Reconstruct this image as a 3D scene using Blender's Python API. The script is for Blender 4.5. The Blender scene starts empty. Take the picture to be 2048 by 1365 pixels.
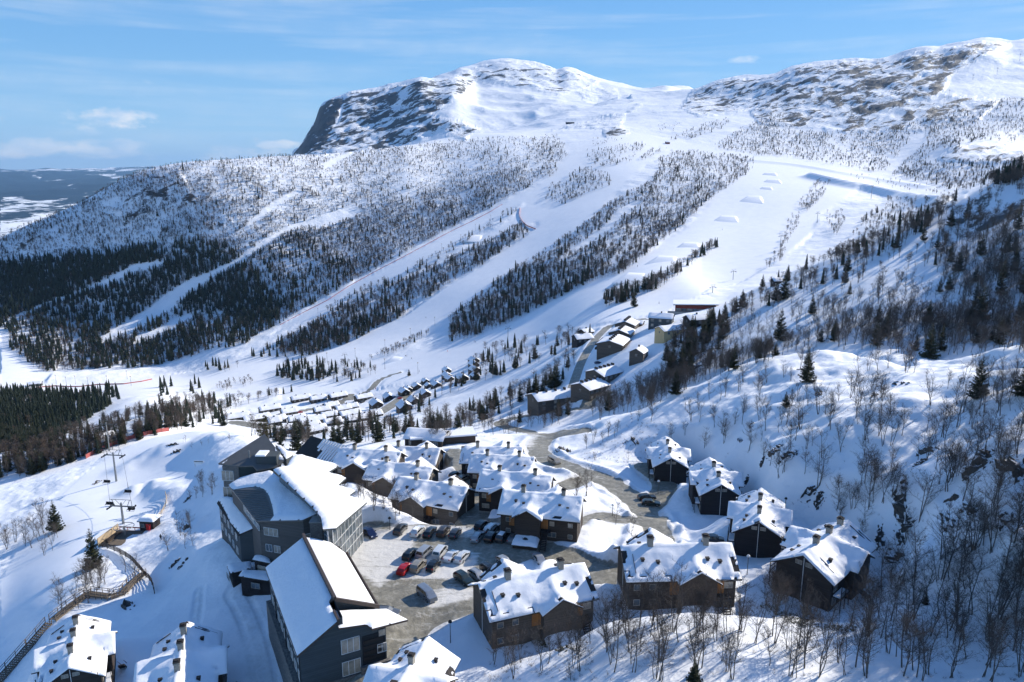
import bpy, math, random
import numpy as np
R_ = math.radians
sc = bpy.context.scene
COL = sc.collection
random.seed(7)
# ------------------------------------------------------------------ camera
PITCH = R_(12.83); CH = 70.0; FPX = 1480.0
cp, sp = math.cos(PITCH), math.sin(PITCH)
cam_d = bpy.data.cameras.new('camera'); cam = bpy.data.objects.new('camera', cam_d); COL.objects.link(cam)
cam_d.sensor_width = 36.0; cam_d.lens = FPX/2048*36.0
cam_d.clip_start = 1.0; cam_d.clip_end = 90000.0
cam.location = (0, 0, CH); cam.rotation_euler = (math.pi/2-PITCH, 0, 0)
sc.camera = cam
# ------------------------------------------------------------------ world, sun, exposure
SUN_AZ, SUN_EL = R_(55), R_(28)
sc.view_settings.view_transform = 'Standard'; sc.view_settings.look = 'None'
sc.view_settings.gamma = 1.0; sc.view_settings.use_curve_mapping = False
sc.view_settings.exposure = 0.98
sun_d = bpy.data.lights.new('sun', 'SUN'); sun_d.energy = 3.3; sun_d.angle = R_(0.53); sun_d.color = (1.0, 0.92, 0.80)
sun = bpy.data.objects.new('sun', sun_d); COL.objects.link(sun)
sun.location = (300, 300, 400)
from mathutils import Vector, Matrix
SV = Vector((math.sin(SUN_AZ)*math.cos(SUN_EL), math.cos(SUN_AZ)*math.cos(SUN_EL), math.sin(SUN_EL)))
sun.rotation_euler = SV.to_track_quat('Z', 'Y').to_euler()
world = bpy.data.worlds.new('World'); sc.world = world; world.use_nodes = True
wt = world.node_tree; wt.nodes.clear()
def NW(tree, typ, **kw):
    n = tree.nodes.new(typ)
    for k, v in kw.items():
        if k.startswith('i_'):
            k2 = k[2:]
            n.inputs[int(k2) if k2.isdigit() else k2.replace('_', ' ')].default_value = v
        else: setattr(n, k, v)
    return n
def LK(tree, a, b): tree.links.new(a, b)
def ramp(tree, stops, src=None, interp='LINEAR'):
    n = tree.nodes.new('ShaderNodeValToRGB'); cr = n.color_ramp; cr.interpolation = interp
    while len(cr.elements) < len(stops): cr.elements.new(0.5)
    for e, (p, c) in zip(cr.elements, stops):
        e.position = p; e.color = (c, c, c, 1) if not hasattr(c, '__len__') else (*c, 1)
    if src is not None: LK(tree, src, n.inputs[0])
    return n
def math_n(tree, op, a, b=None, clamp=False):
    n = tree.nodes.new('ShaderNodeMath'); n.operation = op; n.use_clamp = clamp
    for i, v in enumerate((a, b)):
        if v is None: continue
        if hasattr(v, 'is_output'): LK(tree, v, n.inputs[i])
        else: n.inputs[i].default_value = v
    return n.outputs[0]
sky = NW(wt, 'ShaderNodeTexSky', sky_type='NISHITA', sun_disc=False, sun_elevation=SUN_EL, sun_rotation=SUN_AZ,
         altitude=900.0, air_density=1.0, dust_density=0.1, ozone_density=2.2)
geo = NW(wt, 'ShaderNodeTexCoord')
sep = NW(wt, 'ShaderNodeSeparateXYZ'); LK(wt, geo.outputs['Generated'], sep.inputs[0])
hor = math_n(wt, 'SQRT', math_n(wt, 'ADD', math_n(wt, 'MULTIPLY', sep.outputs[0], sep.outputs[0]), math_n(wt, 'MULTIPLY', sep.outputs[1], sep.outputs[1])))
elev = math_n(wt, 'DIVIDE', sep.outputs[2], math_n(wt, 'MAXIMUM', hor, 0.001))      # tan of elevation
az = math_n(wt, 'ARCTAN2', sep.outputs[0], sep.outputs[1])
cmb = NW(wt, 'ShaderNodeCombineXYZ'); LK(wt, az, cmb.inputs[0]); LK(wt, math_n(wt, 'MULTIPLY', elev, 2.0), cmb.inputs[1])
# heaped clouds low over the horizon
nz = NW(wt, 'ShaderNodeTexNoise', i_Scale=7.0, i_Detail=9.0, i_Roughness=0.58, i_Distortion=0.1); LK(wt, cmb.outputs[0], nz.inputs['Vector'])
band = ramp(wt, [(0.0, 0.56), (0.016, 0.62), (0.06, 0.57), (0.105, 0.5), (0.15, 0.2), (0.22, 0.0)], elev)
azm = ramp(wt, [(0.0, 0.7), (0.33, 0.7), (0.40, 0.72), (0.455, 0.72), (0.5, 0.6), (0.58, 0.6), (0.75, 0.6), (1.0, 0.7)], math_n(wt, 'ADD', math_n(wt, 'DIVIDE', az, 6.2832), 0.5))
cu = math_n(wt, 'ADD', nz.outputs[0], math_n(wt, 'MULTIPLY', band.outputs[0], azm.outputs[0]))
cum = ramp(wt, [(0.93, 0.0), (1.0, 0.5), (1.12, 0.85)], cu)
# NOTE ramp clamps at 1, so rescale
cu2 = math_n(wt, 'SUBTRACT', cu, 0.5)
cum = ramp(wt, [(0.48, 0.0), (0.56, 0.55), (0.66, 0.8)], cu2)
# one small cloud above the right-hand pass, and the heap on the left: world directions
def blob(azc, elc, wa, we, k):
    da = math_n(wt, 'DIVIDE', math_n(wt, 'SUBTRACT', az, azc), wa); de = math_n(wt, 'DIVIDE', math_n(wt, 'SUBTRACT', elev, elc), we)
    d = math_n(wt, 'ADD', math_n(wt, 'MULTIPLY', da, da), math_n(wt, 'MULTIPLY', de, de))
    nb = NW(wt, 'ShaderNodeTexNoise', i_Scale=22.0, i_Detail=7.0, i_Roughness=0.6); LK(wt, cmb.outputs[0], nb.inputs['Vector'])
    v = math_n(wt, 'MULTIPLY', math_n(wt, 'SUBTRACT', math_n(wt, 'ADD', math_n(wt, 'SUBTRACT', 1.0, d), math_n(wt, 'MULTIPLY', nb.outputs[0], 3.4)), 1.95), 1.6)
    return math_n(wt, 'MULTIPLY', math_n(wt, 'MINIMUM', math_n(wt, 'MAXIMUM', v, 0.0), 1.0), k)
b1 = blob(0.289, 0.134, 0.024, 0.008, 0.6)
b2 = math_n(wt, 'MAXIMUM', blob(-0.475, 0.060, 0.056, 0.014, 0.95), blob(-0.293, 0.034, 0.035, 0.007, 0.8))
b3 = blob(-0.55, 0.026, 0.15, 0.014, 0.75)
# thin high streaks
mp = NW(wt, 'ShaderNodeMapping'); LK(wt, cmb.outputs[0], mp.inputs[0]); mp.inputs['Scale'].default_value = (1.4, 11.0, 1.0); mp.inputs['Rotation'].default_value = (0, 0, -0.06)
mp.inputs['Location'].default_value = (0.35, 0.25, 0.0)
nz2 = NW(wt, 'ShaderNodeTexNoise', i_Scale=1.6, i_Detail=9.0, i_Roughness=0.58, i_Distortion=0.35); LK(wt, mp.outputs[0], nz2.inputs['Vector'])
cir = ramp(wt, [(0.44, 0.0), (0.60, 0.26), (0.8, 0.45)], nz2.outputs[0])
cirm = ramp(wt, [(0.0, 0.3), (0.1, 0.8), (0.3, 1.0), (0.6, 0.4), (1.0, 0.2)], elev)
ci = math_n(wt, 'MULTIPLY', cir.outputs[0], cirm.outputs[0])
dens = math_n(wt, 'MAXIMUM', cum.outputs[0], math_n(wt, 'MAXIMUM', math_n(wt, 'MAXIMUM', b1, b2), math_n(wt, 'MAXIMUM', b3, ci)))
tint = NW(wt, 'ShaderNodeHueSaturation', i_Hue=0.507, i_Saturation=1.22, i_Value=0.74); LK(wt, sky.outputs[0], tint.inputs['Color'])
ccol = NW(wt, 'ShaderNodeTexNoise', i_Scale=16.0, i_Detail=5.0); LK(wt, cmb.outputs[0], ccol.inputs['Vector'])
cc = ramp(wt, [(0.38, (1.9, 2.5, 3.3)), (0.62, (3.3, 3.4, 3.5))], ccol.outputs[0])
hz = ramp(wt, [(0.0, 0.95), (0.25, 0.80), (0.5, 0.45), (1.0, 0.0)], elev)
hcol = ramp(wt, [(0.0, (1.40, 2.15, 3.05)), (0.06, (1.05, 1.95, 3.0)), (0.14, (0.68, 1.60, 2.85)), (0.26, (0.44, 1.28, 2.60)), (0.6, (0.40, 1.15, 2.5))], elev)
hzm = NW(wt, 'ShaderNodeMixRGB'); LK(wt, hz.outputs[0], hzm.inputs[0]); LK(wt, tint.outputs[0], hzm.inputs[1]); LK(wt, hcol.outputs[0], hzm.inputs[2])
mixc = NW(wt, 'ShaderNodeMixRGB'); LK(wt, dens, mixc.inputs[0]); LK(wt, hzm.outputs[0], mixc.inputs[1]); LK(wt, cc.outputs[0], mixc.inputs[2])
bg = NW(wt, 'ShaderNodeBackground', i_Strength=0.148); LK(wt, mixc.outputs[0], bg.inputs[0])
wo = NW(wt, 'ShaderNodeOutputWorld'); LK(wt, bg.outputs[0], wo.inputs[0])
sc.cycles.max_bounces = 8; sc.cycles.diffuse_bounces = 6; sc.cycles.glossy_bounces = 2; sc.cycles.transmission_bounces = 3
sc.cycles.transparent_max_bounces = 4; sc.cycles.volume_bounces = 0
sc.cycles.use_denoising = True
sc.cycles.use_adaptive_sampling = True; sc.cycles.adaptive_threshold = 0.02
# ------------------------------------------------------------------ projection
def TT(py): return np.tan(np.arctan((np.asarray(py, float)-682.5)/FPX)+PITCH)
def ray(px, py):                      # slope pair of a view ray: x = s*Y, z = CH - t*Y
    t = TT(py); return (np.asarray(px, float)-1024)/FPX*(cp+t*sp), t
def W(px, py, z):                     # a point of known height seen at that place
    s, t = ray(px, py); Y = (CH-z)/t
    return Vector((float(s*Y), float(Y), float(z)))
def PX(x, y, z):
    h = CH-z; d = y*cp+h*sp; return 1024+FPX*x/d, 682.5+FPX*(h*cp-y*sp)/d
# ------------------------------------------------------------------ noise
def _hash(ix, iy, seed):
    h = (ix.astype(np.int64)*374761393 + iy.astype(np.int64)*668265263 + seed*1442695041) & 0xffffffff
    h = ((h ^ (h >> 13))*1274126177) & 0xffffffff
    return ((h ^ (h >> 16)) & 0xffff)/65535.0
def vnoise(x, y, seed=0):
    ix, iy = np.floor(x), np.floor(y); fx, fy = x-ix, y-iy
    fx = fx*fx*fx*(fx*(fx*6-15)+10); fy = fy*fy*fy*(fy*(fy*6-15)+10)
    a = _hash(ix, iy, seed); b = _hash(ix+1, iy, seed); c = _hash(ix, iy+1, seed); d = _hash(ix+1, iy+1, seed)
    return (a+(b-a)*fx)*(1-fy)+(c+(d-c)*fx)*fy - 0.5
def fbm(x, y, sc_, octv=4, seed=0, gain=0.5, ridge=False):
    v = np.zeros_like(x); a = 1.0; f = 1.0/sc_
    for o in range(octv):
        c, s_ = math.cos(o*1.3+seed), math.sin(o*1.3+seed)
        n = vnoise((x*c-y*s_)*f+o*17.3, (x*s_+y*c)*f-o*9.1, seed+o)
        if ridge: n = 0.35-np.abs(n)*2
        v += a*n*2 if not ridge else a*n; a *= gain; f *= 2.03
    return v
# ------------------------------------------------------------------ lofted ground: rows of (px, py, Y) or (px, py, None, z) or (px, None, Y, z)
PXS = [0, 150, 300, 450, 600, 750, 900, 1050, 1200, 1350, 1500, 1650, 1800, 1950, 2048]
def zrow(py, zs): return [(px, (py[i] if hasattr(py, '__len__') else py), None, z) for i, (px, z) in enumerate(zip(PXS, zs))]
F = []
F.append([(px, None, 26.0, z) for px, z in zip(PXS, [-22,-16,-14,-12,-9,-5,-3,-2,1,4,6,7,8,9,10])])
F.append([(px, None, 60.0, z) for px, z in zip(PXS, [-23,-13,-12,-10,-8,-4,-3,-2,2,6,7,8,8,9,11])])
F.append([(0,1365,None,-23),(150,1365,None,-12),(300,1365,None,-11),(450,1365,None,-9),(560,1365,None,-8),(620,1365,None,-5),(680,1365,None,-2),(750,1365,None,-1),(900,1365,None,-1),(1000,1365,None,2.0),(1100,1365,None,4),(1200,1365,None,6),(1350,1365,None,7.5),(1500,1365,None,8.5),(1650,1365,None,8.5),(1800,1365,None,8.5),(1950,1365,None,9),(2048,1365,None,10)])
F.append([(0,1270,None,-28),(150,1270,None,-14),(300,1270,None,-12),(450,1270,None,-8.5),(560,1270,None,-7.5),(620,1270,None,-4),(700,1270,None,-0.5),(750,1290,None,-0.6),(900,1290,None,-2.5),(960,1300,None,-1.5),(1050,1285,None,2.4),(1150,1285,None,4.5),(1200,1262,None,6.5),(1350,1240,None,7.6),(1500,1245,None,7.0),(1650,1260,None,6.8),(1800,1250,None,7.2),(1950,1240,None,9),(2048,1240,None,12)])
F.append([(0,1200,None,-29),(150,1200,None,-18),(300,1200,None,-14),(450,1200,None,-8),(540,1200,None,-7),(620,1200,None,-3),(700,1200,None,-0.2),(900,1200,None,-0.3),(1000,1200,None,0),(1150,1222,None,0.8),(1200,1215,None,2.5),(1300,1196,None,5.6),(1350,1194,None,5.6),(1440,1200,None,5.2),(1500,1212,None,4.5),(1650,1222,None,2.8),(1800,1200,None,5.5),(1950,1190,None,11),(2048,1190,None,15)])
F.append([(0,1130,None,-31),(150,1130,None,-22),(300,1130,None,-18),(400,1130,None,-9),(450,1130,None,-6),(540,1130,None,-5),(620,1130,None,-2.5),(690,1130,None,0),(900,1130,None,0),(1050,1130,None,0),(1200,1135,None,0.3),(1350,1160,None,2.6),(1430,1150,None,2.4),(1500,1118,None,0),(1650,1150,None,3.2),(1800,1130,None,10.5),(1950,1130,None,15),(2048,1130,None,20)])
F.append([(0,1060,None,-34),(150,1050,None,-26),(300,1050,None,-21.5),(400,1050,None,-15),(450,1050,None,-9),(540,1050,None,-4),(640,1050,None,-2),(700,1050,None,0),(900,1050,None,-1),(1050,1055,None,-1.5),(1200,1050,None,-2.2),(1350,1045,None,-3.5),(1500,1045,None,-2.5),(1600,1050,None,-0.5),(1700,1050,None,5),(1800,1050,None,13),(1950,1050,None,18),(2048,1050,None,23)])
F.append([(0,1015,None,-36),(150,985,None,-31.5),(300,975,None,-27.5),(380,970,None,-22),(450,960,None,-12),(560,960,None,-5),(640,965,None,-3),(750,985,None,-6),(900,975,None,-5),(1050,970,None,-5.5),(1200,970,None,-7),(1300,985,None,-7.5),(1380,975,None,-7),(1450,970,None,-2),(1500,950,None,3),(1650,940,None,11),(1800,930,None,17),(1950,920,None,22),(2048,920,None,26)])
F.append([(0,978,None,-38.5),(60,962,None,-38),(150,935,None,-36),(230,905,None,-34.5),(300,880,None,-33),(360,868,None,-31.5),(420,862,None,-29),(480,866,None,-26),(520,880,None,-20),(600,900,None,-14),(750,892,None,-16),(900,872,None,-16.5),(1000,872,None,-15),(1080,868,None,-13.5),(1130,860,None,-10.5),(1200,845,None,-7),(1300,815,None,-1.5),(1350,790,None,2),(1400,768,None,5),(1500,733,None,11),(1650,706,None,16.5),(1730,703,None,18.5),(1800,722,None,21),(1850,718,None,22),(1950,714,None,24.5),(2048,700,None,27.5)])
F.append([(0,None,290,-66),(150,None,285,-63),(300,None,325,-61),(450,None,335,-66),(520,None,310,-60),(600,None,262,-38),(750,None,280,-41),(900,None,290,-40),(1050,None,275,-34),(1200,None,268,-27),(1350,None,265,-17),(1500,None,270,-5),(1650,None,255,3),(1800,None,230,7),(1950,None,218,11),(2048,None,213,14)])
F.append([(0,940,340),(150,900,350),(300,850,385),(450,850,450),(600,862,430),(750,858,400),(900,845,370),(1050,835,340),(1200,800,325),(1350,750,312),(1500,700,302),(1650,668,290),(1800,660,272),(1950,650,258),(2048,640,252)])
F.append([(0,870,480),(150,850,520),(300,800,560),(450,830,545),(600,820,550),(750,810,535),(900,780,505),(1050,745,460),(1200,690,420),(1350,650,400),(1500,600,392),(1650,560,370),(1800,520,350),(1950,470,350),(2048,420,350)])
F.append([(0,800,620),(150,790,680),(300,770,710),(450,770,680),(600,765,650),(750,740,650),(900,720,620),(1050,690,575),(1200,640,520),(1350,612,515),(1450,613,455),(1500,585,442),(1560,558,432),(1650,518,430),(1750,478,430),(1800,450,430),(1880,412,430),(1950,378,430),(2048,328,430)])
F.append([(0,760,770),(150,750,810),(300,738,840),(450,718,800),(600,708,770),(750,690,745),(900,660,730),(1050,621,700),(1200,577,640),(1350,549,625),(1450,None,560,-21),(1500,None,570,-17),(1560,None,560,-14),(1650,None,560,-4),(1800,None,560,12),(1950,None,560,32),(2048,None,560,46)])
F.append([(0,650,960),(150,640,985),(300,638,985),(450,640,965),(600,620,935),(750,600,905),(900,570,880),(1050,540,860),(1200,500,825),(1350,480,805),(1500,455,850),(1650,445,850),(1800,422,850),(1950,378,850),(2048,330,850)])
F.append([(0,560,1060),(150,520,1075),(300,500,1080),(450,500,1075),(600,500,1095),(750,480,1120),(900,460,1120),(1050,430,1120),(1200,400,1100),(1350,380,1080),(1500,370,1080),(1650,372,1080),(1800,385,1080),(1950,362,1080),(2048,315,1080)])
F.append([(0,478,1180),(60,450,1190),(120,425,1200),(170,402,1210),(220,372,1220),(260,352,1225),(300,339,1235),(380,325,1260),(450,320,1300),(520,315,1350),(590,311,1410),(680,306,1500),(750,300,1570),(820,290,1640),(900,281,1700),(1050,270,1700),(1200,268,1650),(1350,290,1550),(1500,300,1500),(1650,312,1450),(1800,320,1400),(1870,300,1380),(1920,284,1370),(1980,284,1360),(2048,292,1350)])
F.append([(0,None,1700,-200),(150,None,1800,-90),(300,None,1900,10),(450,None,1900,60),(600,None,1900,85),(750,None,2000,105),(900,275,2000),(1050,260,2000),(1200,238,2000),(1350,238,1900),(1500,242,1850),(1650,255,1750),(1800,262,1650),(1950,250,1600),(2048,235,1600)])
F.append([(0,None,2500,-360),(300,None,2500,-300),(600,None,2600,-150),(750,None,2400,60),(900,None,2300,140),(1050,245,2300),(1200,213,2400),(1330,198,2500),(1420,195,2400),(1500,190,2300),(1560,180,2200),(1650,178,2100),(1800,172,2000),(1950,165,1950),(2048,165,1950)])
F.append([(0,None,3200,-380),(600,None,3200,-300),(750,None,3000,-20),(900,None,3000,100),(1050,None,2900,150),(1200,205,2750),(1330,186,2800),(1385,181,2850),(1450,158,2750),(1500,153,2700),(1540,151,2650),(1586,136,2650),(1620,130,2650),(1660,124.5,2650),(1714,122,2650),(1757,124,2650),(1783,118,2600),(1826,104,2600),(1856,99,2600),(1880,101,2600),(1901,95,2600),(1928,89,2600),(1955,82,2600),(1995,84,2600),(2022,89,2600),(2048,85,2600)])
F.append([(0,None,4200,-400),(600,None,4200,-400),(900,None,4200,-100),(1200,None,4000,150),(1400,None,3800,200),(1600,None,3700,250),(1900,None,3700,270),(2048,None,3700,270)])
F.append([(0,None,9000,-420),(1024,None,9000,-420),(2048,None,9000,-200)])
Ms = [  # the far dome mountain
 [(575,None,1900,-60),(650,None,1900,40),(900,None,1950,60),(1400,None,1950,40)],
 [(560,None,2450,-300),(583,None,2450,20),(600,308,2450),(650,272,2450),(700,262,2450),(750,258,2450),(850,238,2400),(900,225,2400),(950,235,2400),(1050,238,2400),(1150,228,2400),(1250,222,2400),(1350,None,2400,150)],
 [(560,None,3000,-400),(576,None,3000,-150),(584,309,2950),(600,296,2950),(612,278,2950),(622,260,2950),(632,240,2950),(637,222,2950),(644,209,2950),(655,202,2950),(680,193,2950),(700,186,2950),(740,180,2950),(790,168,2950),(850,155,2950),(880,158,2950),(910,153,2950),(960,180,2950),(1050,178,2950),(1150,184,2950),(1200,192,2950),(1250,192,2950),(1330,192,2950),(1400,None,2950,180)],
 [(560,None,3600,-400),(600,None,3600,-200),(650,None,3600,150),(800,None,3600,320),(880,160,3600),(905,152,3600),(925,141,3600),(940,136,3600),(970,127,3600),(1010,122,3600),(1050,127,3600),(1090,134,3600),(1115,142,3600),(1135,136,3600),(1145,138,3600),(1175,151,3600),(1200,160,3600),(1240,172,3600),(1300,181,3600),(1330,176,3600),(1360,174,3600),(1385,180,3600),(1420,200,3600)],
 [(560,None,4600,-420),(1024,None,4600,50),(1420,None,4600,50)]]
def pc1(xs, ys, q):
    X = np.array(xs, float)[:, None]; Yk = np.array(ys, float)[:, None]; h = np.diff(X, axis=0); d = np.diff(Yk, axis=0)/h; m = np.zeros_like(Yk)
    m[1:-1] = (d[:-1]*h[1:]+d[1:]*h[:-1])/(h[1:]+h[:-1]); m[0] = d[0]; m[-1] = d[-1]
    lim = 2.2*np.minimum(np.abs(np.vstack([d[:1], d])), np.abs(np.vstack([d, d[-1:]]))); m = np.clip(m, -lim, lim)
    i = np.clip(np.searchsorted(X[:, 0], q)-1, 0, len(xs)-2); t = np.clip((q-X[i, 0])/h[i, 0], 0, 1)
    return (2*t**3-3*t**2+1)*Yk[i, 0]+(t**3-2*t**2+t)*h[i, 0]*m[i, 0]+(-2*t**3+3*t**2)*Yk[i+1, 0]+(t**3-t**2)*h[i, 0]*m[i+1, 0]
def knots(rows, sgrid, pad):
    S, LY, Z = [], [], []
    for p in rows:
        px, py, Y = p[0], p[1], p[2]
        if py is None: z = p[3]; t = (CH-z)/Y
        else:
            t = float(TT(py))
            if Y is None: z = p[3]; Y = (CH-z)/t
            else: z = CH-t*Y
        S.append((px-1024)/FPX*(cp+t*sp)); LY.append(math.log(Y)); Z.append(z)
    ly = pc1(S, LY, sgrid); z = pc1(S, Z, sgrid)
    if pad:
        m = sgrid > S[-1]; z[m] += (sgrid[m]-S[-1])*pad*math.exp(LY[-1])
        m = sgrid < S[0]; z[m] += (sgrid[m]-S[0])*0.06*math.exp(LY[0])
    return ly, z
def smooth_cols(a, sg, wid):
    out = a.copy(); n = 2*int(wid/np.median(np.diff(sg)))//2+1
    k = np.hanning(n+2); k /= k.sum()
    p = np.concatenate([np.repeat(a[:1], n), a, np.repeat(a[-1:], n)])
    return np.convolve(p, k, 'same')[n:-n]
def pchip_eval(X, Zk, rows):          # X, Zk: K x C ; rows: R -> R x C
    K, Cn = X.shape; h = np.diff(X, axis=0); d = np.diff(Zk, axis=0)/h
    m = np.zeros_like(Zk)
    w1, w2 = 2*h[1:]+h[:-1], h[1:]+2*h[:-1]
    ok = d[:-1]*d[1:] > 0
    with np.errstate(all='ignore'):
        mm = (w1+w2)/(w1/np.where(ok, d[:-1], 1)+w2/np.where(ok, d[1:], 1))
    m[1:-1] = np.where(ok, mm, 0); m[0] = d[0]*0.5; m[-1] = 0
    out = np.zeros((len(rows), Cn)); rr = rows[:, None]
    for k in range(K-1):
        t = (rr-X[k])/h[k]; sel = (t >= 0) & (t <= 1); t = np.clip(t, 0, 1)
        v = (2*t**3-3*t**2+1)*Zk[k]+(t**3-2*t**2+t)*h[k]*m[k]+(-2*t**3+3*t**2)*Zk[k+1]+(t**3-t**2)*h[k]*m[k+1]
        out = np.where(sel, v, out)
    out = np.where(rr < X[0], Zk[0], out); out = np.where(rr > X[-1], Zk[-1], out)
    return out
sg = np.concatenate([np.linspace(-2.2, -0.86, 46)[:-1], np.arange(-0.86, 0.90, 0.00195), np.linspace(0.90, 2.4, 60)])
rows = [26.0]
while rows[-1] < 34000:
    Y = rows[-1]; rows.append(Y*(1.02 if Y < 62 else 1.0052 if Y < 330 else 1.0072 if Y < 3700 else 1.03))
YG = np.array(rows); LYG = np.log(YG); NR, NC = len(YG), len(sg)
def loft(Fs, wid, pad, hard=()):
    X, Zk = [], []
    for i, f in enumerate(Fs):
        ly, z = knots(f, sg, pad)
        w = wid if i not in hard else wid*0.25
        X.append(smooth_cols(ly, sg, w)); Zk.append(smooth_cols(z, sg, w))
    X = np.array(X); Zk = np.array(Zk)
    for k in range(1, len(X)): X[k] = np.maximum(X[k], X[k-1]+0.02)
    return pchip_eval(X, Zk, LYG)
SS, YY = np.meshgrid(sg, YG); XX = SS*YY
ZB = loft(F, 0.10, 0.10, hard=(8, 12, 16, 19))
ZM = loft(Ms, 0.02, 0.0, hard=(2, 3))
ZM[(SS < ray(545, 300)[0]) | (SS > ray(1420, 190)[0])] = -500
ZM[YY < 1900] = -500
hillV = -330+60*fbm(XX, YY, 2600, 3, 41)+30*fbm(XX, YY, 700, 3, 42)
tv = np.clip((YY-6500)/19500, 0, 1); ZV = hillV+(560*tv**1.2)*(1+0.10*fbm(XX, YY, 6000, 2, 43)); ZV[YY < 2600] = -600
ZV -= np.clip((YY-27000)/7000, 0, 1)*500
massM = ZM > ZB+1
ZB0 = np.maximum(np.maximum(ZB, ZM), ZV)
# ------------------------------------------------------------------ regions traced on the ground (seen outline -> where it lies)
def poly_in(px, py, poly):
    px = np.asarray(px, float); py = np.asarray(py, float); ins = np.zeros(px.shape, bool); n = len(poly)
    x0, x1 = min(p[0] for p in poly), max(p[0] for p in poly); y0, y1 = min(p[1] for p in poly), max(p[1] for p in poly)
    bb = (px >= x0) & (px <= x1) & (py >= y0) & (py <= y1)
    qx, qy = px[bb], py[bb]; r = np.zeros(qx.shape, bool)
    for i in range(n):
        (xa, ya), (xb, yb) = poly[i], poly[(i+1) % n]
        if ya == yb: continue
        r ^= ((ya > qy) != (yb > qy)) & (qx < (xb-xa)*(qy-ya)/(yb-ya)+xa)
    ins[bb] = r; return ins
def Z_(scale, ox, oy, pts): return [(ox+x/scale, oy+y/scale) for x, y in pts]
MW, MH = 1024, 683
gx, gy = np.meshgrid((np.arange(MW)+.5)*2, (np.arange(MH)+.5)*2)
def raster(polys, blur=0):
    m = np.zeros((MH, MW))
    for p in polys: m[poly_in(gx, gy, p)] = 1
    for _ in range(blur):
        q = np.pad(m, 1, 'edge'); m = (q[:-2, 1:-1]+q[2:, 1:-1]+q[1:-1, :-2]+q[1:-1, 2:]+q[1:-1, 1:-1]*2)/6
    return m
def sample(m, px, py):
    ix = np.clip((px/2).astype(int), 0, MW-1); iy = np.clip((py/2).astype(int), 0, MH-1)
    v = m[iy, ix]; out = (px < 0) | (px >= 2048) | (py < 0) | (py >= 1365)
    return np.where(out, 0, v)
TB = (CH-ZB0)/YY
runmin = np.minimum.accumulate(np.where(np.isfinite(TB), TB, 9), axis=0)
VIS = TB <= runmin+0.004
def proj_grid(Z):
    h = CH-Z; d = YY*cp+h*sp
    return 1024+FPX*XX/d, 682.5+FPX*(h*cp-YY*sp)/d
PGX, PGY = proj_grid(ZB0)
def hit_grid(Z, px, py):              # where view rays meet the ground: world x, y, z
    s, t = ray(px, py); s = np.atleast_1d(s); t = np.atleast_1d(t)
    ci = np.clip(np.searchsorted(sg, s), 1, NC-1); f = (s-sg[ci-1])/(sg[ci]-sg[ci-1]); f = np.clip(f, 0, 1)
    X, Y, Zo = np.zeros(len(s)), np.zeros(len(s)), np.zeros(len(s))
    for a in range(0, len(s), 4000):
        b = slice(a, a+4000)
        zc = Z[:, ci[b]-1]*(1-f[b])+Z[:, ci[b]]*f[b]
        g = zc-(CH-t[b]*YG[:, None])
        hit = g >= 0; k = np.argmax(hit, axis=0); k = np.where(hit.any(axis=0), k, NR-1); k = np.maximum(k, 1)
        j = np.arange(g.shape[1]); g0, g1 = g[k-1, j], g[k, j]; u = np.clip(-g0/np.where(g1 == g0, 1, g1-g0), 0, 1)
        Y[b] = YG[k-1]+(YG[k]-YG[k-1])*u
    X = s*Y; Zo = CH-t*Y
    return X, Y, Zo
def height_at(Z, x, y):
    x = np.atleast_1d(np.asarray(x, float)); y = np.atleast_1d(np.asarray(y, float)); s = x/y
    ci = np.clip(np.searchsorted(sg, s), 1, NC-1); f = np.clip((s-sg[ci-1])/(sg[ci]-sg[ci-1]), 0, 1)
    ri = np.clip(np.searchsorted(YG, y), 1, NR-1); g = np.clip((y-YG[ri-1])/(YG[ri]-YG[ri-1]), 0, 1)
    return (Z[ri-1, ci-1]*(1-f)+Z[ri-1, ci]*f)*(1-g)+(Z[ri, ci-1]*(1-f)+Z[ri, ci]*f)*g
def hit1(Z, px, py):
    x, y, z = hit_grid(Z, [px], [py]); return Vector((x[0], y[0], z[0]))
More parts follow.
